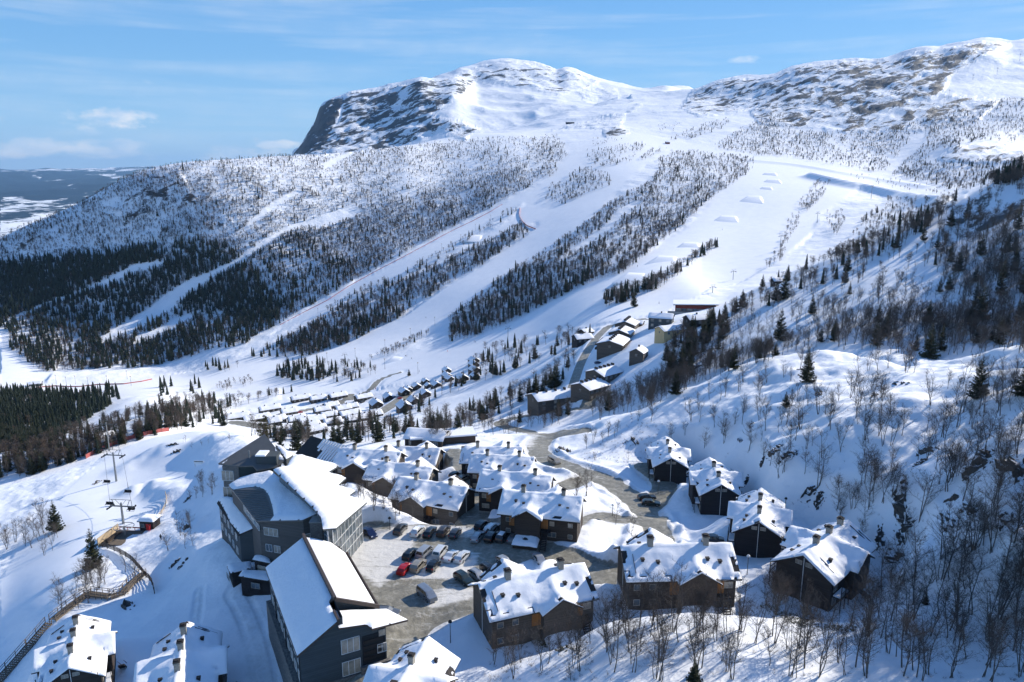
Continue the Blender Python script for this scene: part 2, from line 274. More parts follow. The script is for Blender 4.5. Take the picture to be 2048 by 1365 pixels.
PISTE = [
 Z_(3.25,560,380,[(-60,960),(0,890),(250,740),(500,600),(800,440),(1130,260),(1330,170),(1500,70),(1640,0),(1700,0),(1540,110),(1340,240),(1130,370),(930,480),(800,570),(530,650),(300,800),(0,920)]),
 Z_(3.25,560,380,[(0,1000),(250,850),(500,740),(830,590),(1100,470),(1500,200),(1560,120),(1600,90),(1680,140),(1700,200),(1580,220),(1180,420),(860,560),(600,680),(450,760),(250,850),(0,1020)]),
 Z_(3.25,560,380,[(0,1090),(200,1080),(460,990),(800,820),(1080,620),(1300,500),(1620,290),(1800,100),(1900,20),(2020,-60),(2300,-230),(2400,-280),(2480,-260),(2300,-100),(2015,200),(1720,410),(1560,500),(1300,690),(1100,830),(900,920),(590,1075),(700,1090),(1100,1000),(1500,860),(1700,760),(2015,600),(2500,350),(2600,300),(3050,-200),(3080,-240),(3500,-190),(3900,-100),(3300,300),(2900,600),(2500,800),(1900,900),(1500,1000),(1250,1120),(900,1250),(300,1330),(0,1365)]),
 Z_(4.267,1080,100,[(0,1150),(250,900),(400,850),(900,800),(780,960),(700,1050),(620,1150),(420,1230),(0,1500),(-150,1300)]),
 Z_(4.267,1080,100,[(250,820),(600,740),(900,700),(1100,780),(1480,830),(1560,860),(2048,960),(2048,1400),(1500,1400),(1440,1230),(1850,1050),(1830,960),(1500,900),(1080,850),(1010,810),(860,930),(800,850),(400,850)]),
 Z_(3.737,1500,60,[(0,960),(300,970),(700,1040),(1000,1110),(1400,1170),(1620,1230),(1600,1330),(1100,1260),(800,1180),(480,1100),(600,1200),(440,1345),(0,1345)]),
 [(1500,400),(1660,400),(1620,470),(1560,520),(1480,570),(1380,590),(1300,600),(1200,600),(1330,480),(1440,420)],
 [(560,690),(640,700),(700,712),(660,760),(500,790),(300,790),(200,800),(0,820),(0,770),(200,765),(400,740)],
 [(0,1160),(60,1040),(120,980),(230,905),(330,870),(400,865),(410,900),(420,950),(330,1000),(290,1060),(240,1060),(190,1130),(110,1200),(0,1280)],
 [(0,668),(60,640),(110,620),(120,720),(90,770),(0,790)],
]
SMOOTH = raster(PISTE, 3)
# forest polygons: (polygon, trees per 1000 px2, share of spruce, height lo, hi)
H0 = [(0,478),(60,450),(120,425),(170,402),(220,372),(260,352),(300,339),(380,325),(450,320),(520,315),(590,311),(680,306),(750,300),(820,292),(900,284),(1000,276),(1060,276),(1130,290),(1140,310),(1105,335),(1065,372),(1021,395),(908,455),(806,510),(714,560),(637,602),(560,648),(490,690),(420,702),(380,715),(300,735),(180,740),(80,745),(20,700),(20,660),(0,650)]
FOREST = [
 (H0, 82, 0.05, 2.8, 7.5),
 ([(0,478),(60,450),(170,402),(260,352),(300,339),(520,315),(640,309),(640,318),(500,325),(300,350),(240,385),(140,440),(60,480),(0,520)], 42, 0.05, 4, 6.5),
 ([(0,520),(100,520),(250,500),(400,480),(480,500),(520,560),(560,620),(560,648),(490,690),(420,702),(300,735),(180,740),(80,745),(20,700),(20,660),(0,650)], 40, 0.8, 7, 14),
 ([(0,560),(120,520),(260,500),(330,520),(250,560),(150,600),(60,630),(0,650)], 50, 0.93, 9, 14),
 ([(330,520),(450,520),(560,470),(620,470),(700,520),(714,560),(637,602),(560,648),(490,660),(400,600)], 26, 0.6, 7, 12),
 ([(560,470),(700,430),(800,400),(900,380),(1020,340),(1065,372),(1021,395),(908,455),(806,510),(714,560),(620,520)], 66, 0.09, 4, 8),
 ([(590,340),(700,310),(850,290),(960,290),(860,320),(700,340)], 60, 0.05, 4, 6),
 (Z_(3.25,560,380,[(300,790),(530,640),(800,560),(930,470),(1130,360),(1340,230),(1540,105),(1545,150),(1350,260),(1100,430),(830,560),(500,740),(300,830)]), 28, 0.2, 5, 9),
 (Z_(3.25,560,380,[(0,1000),(250,850),(450,760),(600,680),(860,560),(1180,420),(1580,220),(1620,290),(1300,500),(1080,620),(800,820),(460,990),(200,1080),(0,1090)]), 92, 0.14, 4, 9),
 (Z_(3.25,560,380,[(-200,1090),(0,1000),(250,880),(500,860),(700,720),(800,820),(460,990),(200,1080),(0,1090)]), 30, 0.6, 7, 13),
 ([(740,718),(770,704),(860,660),(862,666),(800,705),(745,722)], 60, 0.02, 4, 6),
 ([(898,685),(898,640),(960,592),(1040,534),(1089,506),(1180,442),(1209,416),(1263,384),(1290,372),(1317,345),(1317,318),(1360,304),(1400,306),(1440,310),(1508,318),(1508,335),(1480,362),(1440,385),(1400,420),(1370,450),(1330,480),(1250,545),(1180,565),(1083,614),(1021,645),(951,675)], 96, 0.06, 4, 8),
 ([(898,685),(898,640),(960,592),(1040,534),(1140,500),(1180,520),(1180,565),(1083,614),(1021,645),(951,675)], 10, 0.7, 8, 13),
 (Z_(3.593,1140,380,[(240,790),(340,720),(500,690),(640,640),(780,560),(1030,390),(1070,420),(900,520),(780,620),(680,690),(480,780),(260,840)]), 66, 0.14, 5, 10),
 (Z_(4.267,1080,100,[(400,870),(870,800),(900,820),(780,960),(500,1010),(400,940)]), 70, 0.05, 5, 7),
 (Z_(4.267,1080,100,[(860,930),(1010,810),(1080,850),(1000,900),(870,950)]), 75, 0.05, 5, 7),
 (Z_(4.267,1080,100,[(0,720),(150,740),(250,880),(100,930),(0,920)]), 45, 0.05, 5, 7),
 (Z_(4.267,1080,100,[(0,990),(130,970),(160,1040),(80,1100),(0,1110)]), 70, 0.1, 5, 7),
 (Z_(4.267,1080,100,[(250,1050),(400,1010),(600,1080),(620,1150),(420,1230),(200,1320),(40,1290),(90,1150),(230,1140)]), 60, 0.1, 5, 7),
 (Z_(4.267,1080,100,[(1110,770),(1300,670),(1540,600),(1700,560),(1540,680),(1300,760),(1150,780)]), 65, 0.1, 5, 7),
 (Z_(4.267,1080,100,[(1480,830),(1700,680),(2048,560),(2048,910),(1900,910),(1750,900),(1560,860)]), 80, 0.1, 5, 7),
 (Z_(4.267,1080,100,[(980,650),(1200,620),(1150,700),(990,700)]), 40, 0.0, 4, 5),
 (Z_(4.267,1080,100,[(420,830),(440,760),(650,750),(700,770),(500,820)]), 40, 0.0, 4, 5),
 (Z_(3.737,1500,60,[(0,700),(250,630),(380,760),(700,800),(1000,770),(1400,640),(1700,580),(1900,520),(2048,520),(2048,850),(1600,840),(1350,920),(1300,1100),(1650,1210),(1500,1200),(1100,1100),(700,1030),(300,960),(0,930)]), 66, 0.06, 5, 7.5),
 (Z_(3.737,1500,60,[(350,770),(1100,760),(1100,820),(600,850),(350,830)]), 45, 0.1, 6, 8),
 (Z_(3.737,1500,60,[(1300,1000),(2048,950),(2048,1060),(1640,1200),(1340,1150)]), 60, 0.1, 6, 8),
 (Z_(3.737,1500,60,[(1300,740),(1600,720),(1700,840),(1450,900),(1320,860)]), 45, 0.1, 6, 8),
 (Z_(3.737,1500,60,[(500,1130),(620,1140),(560,1220),(420,1345),(340,1345),(420,1240)]), 32, 0.0, 5, 7),
 (Z_(3.737,1500,60,[(740,1080),(1000,1110),(1500,1200),(1600,1230),(1560,1260),(1100,1200),(760,1120)]), 16, 0.0, 4, 6),
 (Z_(3.593,1140,380,[(1400,560),(1530,400),(1560,230),(1720,100),(1850,0),(1830,40),(1680,200),(1600,320),(1520,520),(1420,570)]), 30, 0.0, 5, 8),
 (Z_(3.593,1140,380,[(1840,170),(1960,150),(1980,250),(1900,340),(1850,260)]), 34, 0.0, 5, 7),
 (Z_(2.967,1540,400,[(330,370),(450,240),(560,110),(700,0),(1130,10),(1110,80),(880,210),(640,300),(430,400)]), 26, 0.06, 5, 8),
 ([(980,700),(1060,690),(1200,660),(1220,655),(1210,670),(1100,720),(980,760),(900,790),(800,860),(700,880),(640,880),(660,850),(800,835),(880,790)], 9, 0.35, 6, 12),
 ([(640,885),(760,850),(840,860),(900,830),(1000,800),(1100,755),(1170,700),(1160,740),(1080,790),(1000,830),(900,860),(800,885)], 11, 0.35, 6, 12),
 ([(850,900),(900,850),(980,830),(1100,835),(1150,820),(1120,850),(1030,868),(950,872),(900,890)], 14, 0.02, 5, 8),
 ([(1190,800),(1280,772),(1400,740),(1530,705),(1550,720),(1480,738),(1400,766),(1300,815),(1200,842),(1180,830)], 24, 0.03, 5, 8),
 ([(1330,760),(1330,700),(1400,650),(1450,620),(1470,640),(1440,700),(1420,750)], 11, 0.35, 6, 11),
 ([(1300,720),(1450,640),(1560,640),(1700,600),(1850,620),(2048,600),(2048,700),(1850,716),(1690,700),(1550,712),(1400,740)], 5, 0.03, 5, 8),
 ([(1400,745),(1550,700),(1650,660),(1760,640),(1900,630),(2048,620),(2048,695),(1950,706),(1800,712),(1730,694),(1650,694),(1500,728)], 10, 0.04, 5.5, 8),
 ([(1430,640),(1560,562),(1650,520),(1750,480),(1850,440),(1880,450),(1760,520),(1650,580),(1560,620),(1460,660)], 10, 0.12, 5, 8),
 ([(1560,640),(1700,560),(1850,480),(1900,430),(1980,380),(2048,340),(2048,600),(1850,620),(1700,620)], 4, 0.05, 5, 8),
 ([(1850,450),(1950,430),(2048,440),(2048,620),(1950,620),(1870,560)], 5, 0.06, 7, 10),
 ([(0,796),(60,786),(150,790),(220,780),(235,785),(238,800),(200,825),(130,870),(60,905),(0,930)], 55, 0.95, 8, 13),
 ([(0,960),(0,905),(60,905),(140,868),(200,850),(330,820),(420,800),(470,850),(420,856),(350,862),(290,878),(200,908),(100,940),(40,958)], 26, 0.35, 6, 11),
 ([(315,800),(420,795),(560,790),(600,780),(430,830),(330,850)], 20, 0.2, 5, 9),
 ([(540,745),(590,728),(650,730),(680,745),(650,765),(560,760)], 40, 0.55, 6, 12),
 ([(318,775),(350,770),(345,790),(318,795)], 22, 0.8, 8, 13), ([(380,770),(400,768),(400,788),(382,790)], 22, 0.8, 8, 13),
 ([(410,730),(480,735),(450,745),(412,742)], 30, 0.8, 7, 12),
 ([(430,770),(500,755),(510,770),(440,785)], 40, 0.02, 4, 6),
 ([(680,725),(740,735),(760,745),(700,765),(660,765)], 26, 0.2, 5, 8),
 ([(490,870),(620,860),(620,905),(560,900)], 20, 0.3, 5, 10),
]
CLEAR = [
 Z_(3.25,0,280,[(0,1220),(250,1080),(480,1000),(640,930),(760,870),(880,810),(1060,790),(1060,820),(900,870),(740,940),(560,1000),(300,1090),(100,1180),(0,1240)]),
 Z_(3.25,0,280,[(670,1280),(960,1100),(1200,930),(1500,800),(1860,570),(2015,530),(2015,560),(1860,610),(1500,850),(1300,960),(1100,1130),(800,1290),(670,1320)]),
 Z_(3.25,0,280,[(1570,590),(1650,520),(1780,410),(1950,320),(1960,345),(1860,410),(1700,520),(1620,590)]),
 Z_(3.25,0,280,[(420,1365),(520,1290),(540,1300),(480,1365)]), Z_(3.25,0,280,[(1100,1200),(1200,1130),(1290,1150),(1080,1260),(900,1330),(860,1290)]),
 [(600,452),(690,415),(735,425),(700,440),(640,460)], [(640,330),(700,308),(705,312),(650,342)],
 Z_(3.593,1140,380,[(0,430),(100,380),(230,280),(330,170),(450,90),(530,100),(400,180),(300,290),(120,420),(0,470)]),
 Z_(3.737,1500,60,[(980,1100),(1060,1000),(1200,820),(1300,750),(1340,760),(1300,860),(1150,1000),(1040,1110)]),
]
def widen(poly): return [(2340 if x >= 2047 else -260 if x <= 0.5 else x, y) for x, y in poly]   # woods and slopes go on beyond the view
CLEARM = raster(CLEAR, 1)
ROCK = [  # bare rock and heather showing through the snow: polygon, strength
 ([(583,311),(600,296),(612,278),(622,260),(632,240),(637,222),(644,209),(655,202),(690,196),(680,225),(668,262),(650,290),(620,308)], 0.9),
 ([(690,190),(850,158),(960,155),(920,190),(860,230),(950,250),(880,262),(760,300),(640,310),(620,308),(680,240)], 0.66),
 ([(905,152),(1010,122),(1140,137),(1200,165),(1120,190),(1000,170)], 0.50),
 ([(1150,180),(1230,175),(1240,195),(1170,198)], 0.4),
 ([(1386,182),(1450,158),(1540,152),(1590,135),(1660,124),(1700,130),(1600,165),(1540,200),(1480,225),(1400,235),(1360,215)], 0.62),
 ([(1660,124),(1786,117),(1830,102),(1900,98),(1960,82),(2022,89),(1950,120),(1900,150),(1890,180),(1850,210),(1700,230),(1600,240),(1500,225),(1560,180)], 0.70),
 ([(1500,225),(1700,190),(1900,190),(2000,200),(1960,240),(1850,262),(1700,262),(1520,250)], 0.60),
 ([(1640,250),(1800,240),(1860,235),(1840,255),(1700,268),(1650,264)], 0.55),
 ([(1875,320),(1920,288),(2020,290),(2048,300),(2048,326),(1950,328)], 0.62),
 ([(1240,262),(1160,255),(1100,262),(1180,240),(1250,225),(1300,200),(1250,230)], 0.45),
 ([(1205,262),(1230,252),(1260,262),(1250,275),(1212,275)], 0.62),
 ([(890,270),(940,250),(960,255),(930,280)], 0.6),
 ([(300,350),(360,340),(380,380),(400,400),(330,420),(260,440),(220,420)], 0.42),
 ([(0,560),(0,500),(60,470),(115,455),(90,490),(40,530)], 0.30),
 ([(270,470),(380,440),(480,440),(420,465),(330,480)], 0.4),
 ([(600,590),(660,560),(720,540),(680,600)], 0.2), ([(590,470),(640,455),(700,450),(650,470)], 0.35),
 ([(1930,450),(2000,410),(2048,395),(2048,430),(1960,460)], 0.58),
 ([(1860,420),(1960,385),(2048,340),(2048,395),(1930,450)], 0.36),
 ([(300,845),(460,860),(500,890),(360,880)], 0.1),
 ([(60,960),(120,935),(150,930),(90,975)], 0.4),
]
rockm = np.zeros((MH, MW))
for p, v in ROCK: rockm = np.maximum(rockm, raster([p], 3)*v)
FIELD = raster([[(0,395),(130,400),(190,410),(170,430),(120,440),(60,470),(0,500)], [(110,408),(170,405),(160,418),(120,420)], [(55,352),(85,352),(80,360)], [(90,355),(140,358),(120,362)], [(130,375),(210,385),(170,390)], [(195,348),(270,350),(240,362)], [(0,330),(320,325),(320,344),(0,344)]], 1)
def SMP(m, blank=0.0): return np.where(VIS, sample(m, PGX, PGY), blank)
smooth_v = SMP(SMOOTH); rock_v = SMP(rockm); field_v = sample(FIELD, PGX, PGY)
# ------------------------------------------------------------------ relief, pads, roads
far = np.clip((YY-300)/500, 0, 1); mtn = np.clip((YY-1500)/700, 0, 1)*(YY < 4500)
keep = 1-0.92*smooth_v
side = np.clip((SS-0.12)/0.2, 0, 1)
near = np.clip((340-YY)/100, 0, 1)
right_knoll = near*side*np.clip((PGY-640)/60, 0, 1)
Z = ZB0.copy()
Z += keep*near*(0.35+2.1*side*np.clip((1190-PGY)/60, 0, 1))*fbm(XX, YY, 20, 4, 3)*0.9
Z += keep*near*0.22*fbm(XX, YY, 5, 3, 5)
Z += keep*np.clip((YY-240)/120, 0, 1)*np.clip((1500-YY)/600, 0, 1)*(2.2*fbm(XX, YY, 95, 4, 11)+0.45*fbm(XX, YY, 18, 3, 12))*np.where(YY < 480, 0.55, 1)
Z += mtn*keep*(ZM > ZB-20)*(13*fbm(XX*0.8+YY*0.25, YY*0.9, 260, 4, 21, ridge=True)+(2+6*rock_v)*fbm(XX*.7+YY*.4, YY, 60, 4, 22, ridge=True))
Z += mtn*keep*(ZM <= ZB-20)*(9*fbm(XX*0.55-YY*0.45, YY*0.9+XX*.4, 200, 4, 23, ridge=True)+(1+5*rock_v)*fbm(XX*.5-YY*.5, YY+XX*.5, 45, 3, 24, ridge=True))
Z += np.clip((YY-700)/400, 0, 1)*keep*(YY < 4000)*1.1*fbm(XX, YY, 30, 3, 25)*(0.4+rock_v*3)
dirt = np.zeros_like(Z); road = np.zeros_like(Z)
def poly_world(P, Zg): 
    a = np.array(P, float); x, y, z = hit_grid(Zg, a[:, 0], a[:, 1]); return np.stack([x, y, z], 1)
def seg_dist(X, Y, pts):
    best = np.full(X.shape, 1e9); zb = np.zeros(X.shape)
    for i in range(len(pts)-1):
        ax, ay, az_ = pts[i]; bx, by, bz = pts[i+1]; dx, dy = bx-ax, by-ay; L2 = dx*dx+dy*dy+1e-9
        u = np.clip(((X-ax)*dx+(Y-ay)*dy)/L2, 0, 1); d = np.hypot(X-(ax+u*dx), Y-(ay+u*dy))
        m = d < best; best = np.where(m, d, best); zb = np.where(m, az_+u*(bz-az_), zb)
    return best, zb
def densify(P, n=6):
    P = np.array(P, float); out = []
    for i in range(len(P)-1):
        p0, p1, p2, p3 = P[max(i-1, 0)], P[i], P[i+1], P[min(i+2, len(P)-1)]
        for k in range(n):
            t = k/n; out.append(0.5*((2*p1)+(-p0+p2)*t+(2*p0-5*p1+4*p2-p3)*t*t+(-p0+3*p1-3*p2+p3)*t**3))
    out.append(P[-1]); return np.array(out)
def sstep(a, b, x): t = np.clip((x-a)/(b-a), 0, 1); return t*t*(3-2*t)
nb = (YY > 60) & (YY < 330) & (np.abs(SS) < 1.0); ri_near = np.where(nb.any(axis=1))[0]; rsl = slice(ri_near[0], ri_near[-1]+1)
PARK = [(690,1092),(698,1072),(722,1046),(745,1046),(770,1050),(800,1050),(900,1056),(1020,1062),(1090,1078),(1115,1098),(1180,1120),(1245,1132),(1245,1170),(1180,1158),(1110,1120),(1060,1120),(1010,1140),(960,1172),(900,1200),(840,1230),(760,1262),(738,1225),(700,1130)]
pw = poly_world(PARK, ZB0)
parkz = 0.0
def sd_poly(X, Y, pts):               # signed distance, negative inside
    d, _ = seg_dist(X, Y, np.vstack([pts, pts[:1]])); ins = np.zeros(X.shape, bool); n = len(pts)
    for i in range(n):
        xa, ya = pts[i][:2]; xb, yb = pts[(i+1) % n][:2]
        if ya == yb: continue
        ins ^= ((ya > Y) != (yb > Y)) & (X < (xb-xa)*(Y-ya)/(yb-ya)+xa)
    return np.where(ins, -d, d)
Xn, Yn, Zn = XX[rsl], YY[rsl], Z[rsl]
sdp = sd_poly(Xn, Yn, pw)
Zn = Zn*sstep(-0.5, 4, sdp)+parkz*(1-sstep(-0.5, 4, sdp))
rn = 1-sstep(-1.0, 1.2, sdp+0.8*fbm(Xn, Yn, 5, 2, 61)); dn = 1-sstep(-1, 2.5, sdp)
ROADS = [  # seen centre line, half width, snow bank height
 ([(560,1460),(640,1400),(700,1358),(770,1300),(830,1252),(890,1222),(950,1196),(1020,1180)], 3.4, 0.5),
 ([(1140,1148),(1240,1152),(1290,1120),(1310,1085),(1310,1050),(1290,1020),(1255,990),(1215,965),(1165,945),(1110,925),(1075,900),(1085,880),(1122,868),(1160,862)], 3.3, 0.9),
 ([(1300,1050),(1240,1040),(1190,1036),(1150,1060)], 2.2, 0.4),
 ([(1290,1020),(1330,985),(1320,955),(1290,930)], 3.0, 0.4),
 ([(1230,965),(1180,962),(1130,972)], 2.2, 0.3),
 ([(940,1008),(975,1060),(985,1075)], 4.5, 0.1), ([(905,905),(960,990),(980,1050)], 2.6, 0.1),
]
bank = np.zeros_like(Xn)
for P, hw, bh in ROADS:
    W_ = poly_world(densify(P), ZB0); W_[:, 2] = np.convolve(np.pad(W_[:, 2], 3, 'edge'), np.ones(7)/7, 'valid')
    d, zc = seg_dist(Xn, Yn, W_)
    k = 1-sstep(hw-0.3, hw+4.5, d); k = k*sstep(0.0, 5.0, sdp); Zn = Zn*(1-k)+zc*k
    rn = np.maximum(rn, 1-sstep(hw-0.9, hw+0.9, d+0.6*fbm(Xn, Yn, 5, 2, 62)))
    dn = np.maximum(dn, 1-sstep(hw, hw+2.2, d))
    bank = np.maximum(bank, bh*np.exp(-((d-hw-1.9)/1.0)**2)*(0.75+0.6*fbm(Xn, Yn, 5, 2, 63)))
bank = np.maximum(bank, 0.9*np.exp(-((sdp-2.0)/1.1)**2)*(0.75+0.6*fbm(Xn, Yn, 4, 2, 64))*(Yn > 128))
bank *= np.clip(1-rn*1.6, 0, 1)
Zn = Zn+bank
# ploughed heap along the far edge of the car park, banks below the hotel
HEAP = [([(1112,1108),(1150,1112),(1200,1118),(1236,1124)], 2.2, 2.6), ([(775,1040),(740,1020),(715,985),(690,950),(660,925)], 3.5, 2.4), ([(1150,1060),(1180,1075),(1240,1080),(1270,1060)], 4.0, 1.2),
        ([(1060,1030),(1100,1050),(960,1040),(900,1030),(840,1030)], 1.6, 0.9), ([(1380,1062),(1440,1078)], 2.5, 1.2), ([(1210,1008),(1190,1000),(1180,1015)], 3.5, 1.0), ([(1130,950),(1160,965)], 3.0, 1.2),
        ([(338,905),(400,885),(450,880)], 9.0, 3.0), ([(250,940),(300,915)], 5.0, 1.6), ([(270,985),(310,975),(345,990)], 5.0, 2.4)]
for P, wd, hh in HEAP:
    W_ = poly_world(densify(P, 4), ZB0); d, zc = seg_dist(Xn, Yn, W_)
    Zn = Zn + hh*np.exp(-(d/wd)**2)*(0.9+0.25*fbm(Xn, Yn, 1.2+wd*.9, 2, 66))*np.clip(1-rn*1.5, 0, 1)
for P, hw in [([(470,1180),(500,1240),(520,1300),(535,1380)], 4.5), ([(400,1180),(390,1260),(380,1330)], 1.5), ([(640,1340),(700,1300),(760,1262)], 3.0)]:
    d, zc = seg_dist(Xn, Yn, poly_world(densify(P), ZB0)); dn = np.maximum(dn, .62*(1-sstep(hw*.4, hw, d)))
    Zn = Zn-.22*(1-sstep(.2, .8, np.abs(d-hw*.35)))*(d < hw)*(rn < .1)
Z[rsl] = Zn; road[rsl] = np.where(nb[rsl], rn, 0); dirt[rsl] = np.where(nb[rsl], dn, 0)
# far lanes, in the valley village and up by the terraces: colour only plus a shallow cut
FARROADS = [([(1215,655),(1190,680),(1165,720),(1150,760),(1140,790)], 2.8), ([(1215,655),(1260,640),(1300,640)], 3.0), ([(1075,868),(1000,850),(1040,835),(1120,822),(1172,815),(1180,800),(1215,786)], 3.5),
            ([(470,845),(540,855),(600,848),(650,835)], 5.0), ([(560,830),(640,815),(690,800),(700,790)], 4.0), ([(700,800),(740,780),(760,760),(800,745)], 3.0), ([(760,825),(800,800),(820,780),(850,765)], 5.0),
            ([(690,810),(640,790),(600,800)], 2.5)]
fb = (YY > 215) & (YY < 800) & (np.abs(SS) < 0.5); ri = np.where(fb.any(axis=1))[0]; fsl = slice(ri[0], ri[-1]+1)
for P, hw in FARROADS:
    W_ = poly_world(densify(P, 4), Z); d, zc = seg_dist(XX[fsl], YY[fsl], W_)
    k = (1-sstep(hw-1, hw+5, d))*0.9; Z[fsl] = Z[fsl]*(1-k)+zc*k
    road[fsl] = np.maximum(road[fsl], 0.75*(1-sstep(hw-1.0, hw+0.8, d)))
fb = (YY > 650) & (YY < 1500) & (SS > 0.2) & (SS < 0.75); ri = np.where(fb.any(axis=1))[0]; fsl = slice(ri[0], ri[-1]+1)
for P, wd, hh in [([(1625,357),(1680,370),(1740,382),(1800,396),(1860,406),(1930,414)], 13, 9.0), ([(1500,322),(1600,332),(1700,350),(1850,375)], 11, 3.0)]:   # raised snow banks across the upper right-hand run
    d, zc = seg_dist(XX[fsl], YY[fsl], poly_world(densify(P, 4), Z)); Z[fsl] = Z[fsl]+hh*np.exp(-(d/wd)**2)
PADS = []                             # (cx, cy, ux, uy, half length, half width, z)
def add_pad(cx, cy, ux, uy, hl, hw, z): PADS.append((cx, cy, ux, uy, hl, hw, z))
def apply_pads():
    for cx, cy, ux, uy, hl, hw, z in PADS:
        m = (np.abs(XX-cx) < hl+19) & (np.abs(YY-cy) < hl+19); r = np.where(m.any(axis=1))[0]; c = np.where(m.any(axis=0))[0]
        if not len(r): continue
        s_ = (slice(r[0], r[-1]+1), slice(c[0], c[-1]+1)); dx, dy = XX[s_]-cx, YY[s_]-cy
        a, b = np.abs(dx*ux+dy*uy)-hl, np.abs(-dx*uy+dy*ux)-hw; d = np.hypot(np.maximum(a, 0), np.maximum(b, 0))
        k = 1-sstep(0.3, 7.5, d); k = k*(1-0.9*road[s_]); Z[s_] = Z[s_]*(1-k)+(z+0.15*fbm(XX[s_], YY[s_], 3, 2, 71))*k
# ------------------------------------------------------------------ materials
def new_mat(name):
    m = bpy.data.materials.new(name); m.use_nodes = True; t = m.node_tree; t.nodes.clear()
    o = NW(t, 'ShaderNodeOutputMaterial'); b = NW(t, 'ShaderNodeBsdfPrincipled'); LK(t, b.outputs[0], o.inputs[0]); return m, t, b
def mat(name, col, rough=0.7, metal=0.0, var=0.15, scale=3.0, bump=0.0, spec=0.3, stretch=(1, 1, 1), coat=0.0):
    m, t, b = new_mat(name); b.inputs['Roughness'].default_value = rough; b.inputs['Metallic'].default_value = metal
    b.inputs['Specular IOR Level'].default_value = spec
    if coat: b.inputs['Coat Weight'].default_value = coat; b.inputs['Coat Roughness'].default_value = 0.08
    tc = NW(t, 'ShaderNodeTexCoord'); mp = NW(t, 'ShaderNodeMapping'); mp.inputs['Scale'].default_value = stretch; LK(t, tc.outputs['Object'], mp.inputs[0])
    n = NW(t, 'ShaderNodeTexNoise', i_Scale=scale, i_Detail=5.0, i_Roughness=0.6); LK(t, mp.outputs[0], n.inputs['Vector'])
    r = ramp(t, [(0.3, tuple(max(c*(1-var), 0) for c in col)), (0.7, tuple(min(c*(1+var), 1) for c in col))], n.outputs[0]); LK(t, r.outputs[0], b.inputs['Base Color'])
    if bump:
        bp = NW(t, 'ShaderNodeBump', i_Strength=bump, i_Distance=0.05); LK(t, n.outputs[0], bp.inputs['Height']); LK(t, bp.outputs[0], b.inputs['Normal'])
    return m
def cladding(name, col, pitch=5.5, axis=2, var=0.25, depth=0.02):
    m, t, b = new_mat(name); b.inputs['Roughness'].default_value = 0.75; b.inputs['Specular IOR Level'].default_value = 0.2
    tc = NW(t, 'ShaderNodeTexCoord'); sx = NW(t, 'ShaderNodeSeparateXYZ'); LK(t, tc.outputs['Object'], sx.inputs[0])
    fr = math_n(t, 'FRACT', math_n(t, 'MULTIPLY', sx.outputs[axis], pitch))
    fl = math_n(t, 'FLOOR', math_n(t, 'MULTIPLY', sx.outputs[axis], pitch))
    wn = NW(t, 'ShaderNodeTexWhiteNoise', noise_dimensions='1D'); LK(t, fl, wn.inputs['W'])
    mp = NW(t, 'ShaderNodeMapping'); LK(t, tc.outputs['Object'], mp.inputs[0]); mp.inputs['Scale'].default_value = (1, 1, 7)
    n = NW(t, 'ShaderNodeTexNoise', i_Scale=1.3, i_Detail=6.0, i_Roughness=0.65); LK(t, mp.outputs[0], n.inputs['Vector'])
    v = math_n(t, 'ADD', math_n(t, 'MULTIPLY', wn.outputs['Value'], 0.35), math_n(t, 'MULTIPLY', n.outputs[0], 0.75))
    r = ramp(t, [(0.25, tuple(c*(1-var) for c in col)), (0.8, tuple(c*(1+var*1.4) for c in col))], v)
    gap = ramp(t, [(0.0, 0.25), (0.10, 1.0)], fr); mx = NW(t, 'ShaderNodeMixRGB', blend_type='MULTIPLY'); mx.inputs[0].default_value = 0.8
    LK(t, r.outputs[0], mx.inputs[1]); LK(t, gap.outputs[0], mx.inputs[2]); LK(t, mx.outputs[0], b.inputs['Base Color'])
    bp = NW(t, 'ShaderNodeBump', i_Strength=0.7, i_Distance=depth); LK(t, fr, bp.inputs['Height']); LK(t, bp.outputs[0], b.inputs['Normal'])
    return m
def snow_mat(name, dist=0.12, sc1=1.2, col=(0.90, 0.91, 0.93)):
    m, t, b = new_mat(name); b.inputs['Roughness'].default_value = 0.62; b.inputs['Specular IOR Level'].default_value = 0.18
    g = NW(t, 'ShaderNodeNewGeometry')
    n = NW(t, 'ShaderNodeTexNoise', i_Scale=sc1, i_Detail=8.0, i_Roughness=0.62); LK(t, g.outputs['Position'], n.inputs['Vector'])
    n2 = NW(t, 'ShaderNodeTexNoise', i_Scale=sc1*0.22, i_Detail=4.0); LK(t, g.outputs['Position'], n2.inputs['Vector'])
    r = ramp(t, [(0.3, tuple(c*0.955 for c in col)), (0.65, col)], n.outputs[0]); LK(t, r.outputs[0], b.inputs['Base Color'])
    h = math_n(t, 'ADD', n.outputs[0], math_n(t, 'MULTIPLY', n2.outputs[0], 2.2))
    bp = NW(t, 'ShaderNodeBump', i_Strength=0.55, i_Distance=dist); LK(t, h, bp.inputs['Height']); LK(t, bp.outputs[0], b.inputs['Normal'])
    return m
M = {}
M['roof_snow'] = snow_mat('roof_snow', 0.10, 1.0)
M['loose_snow'] = snow_mat('loose_snow', 0.18, 2.0)
M['timber'] = cladding('dark_timber', (0.052, 0.041, 0.034)); M['timber_black'] = cladding('black_timber', (0.026, 0.023, 0.024))
M['timber_grey'] = cladding('grey_timber', (0.085, 0.073, 0.062))
M['slate'] = cladding('slate_panel', (0.060, 0.072, 0.078), 3.0, 2, 0.12, 0.01); M['slate_dark'] = cladding('dark_slate_panel', (0.018, 0.021, 0.025), 3.0, 2, 0.12, 0.01)
M['grey_panel'] = cladding('warm_grey_panel', (0.105, 0.100, 0.095), 3.3, 2, 0.12, 0.01)
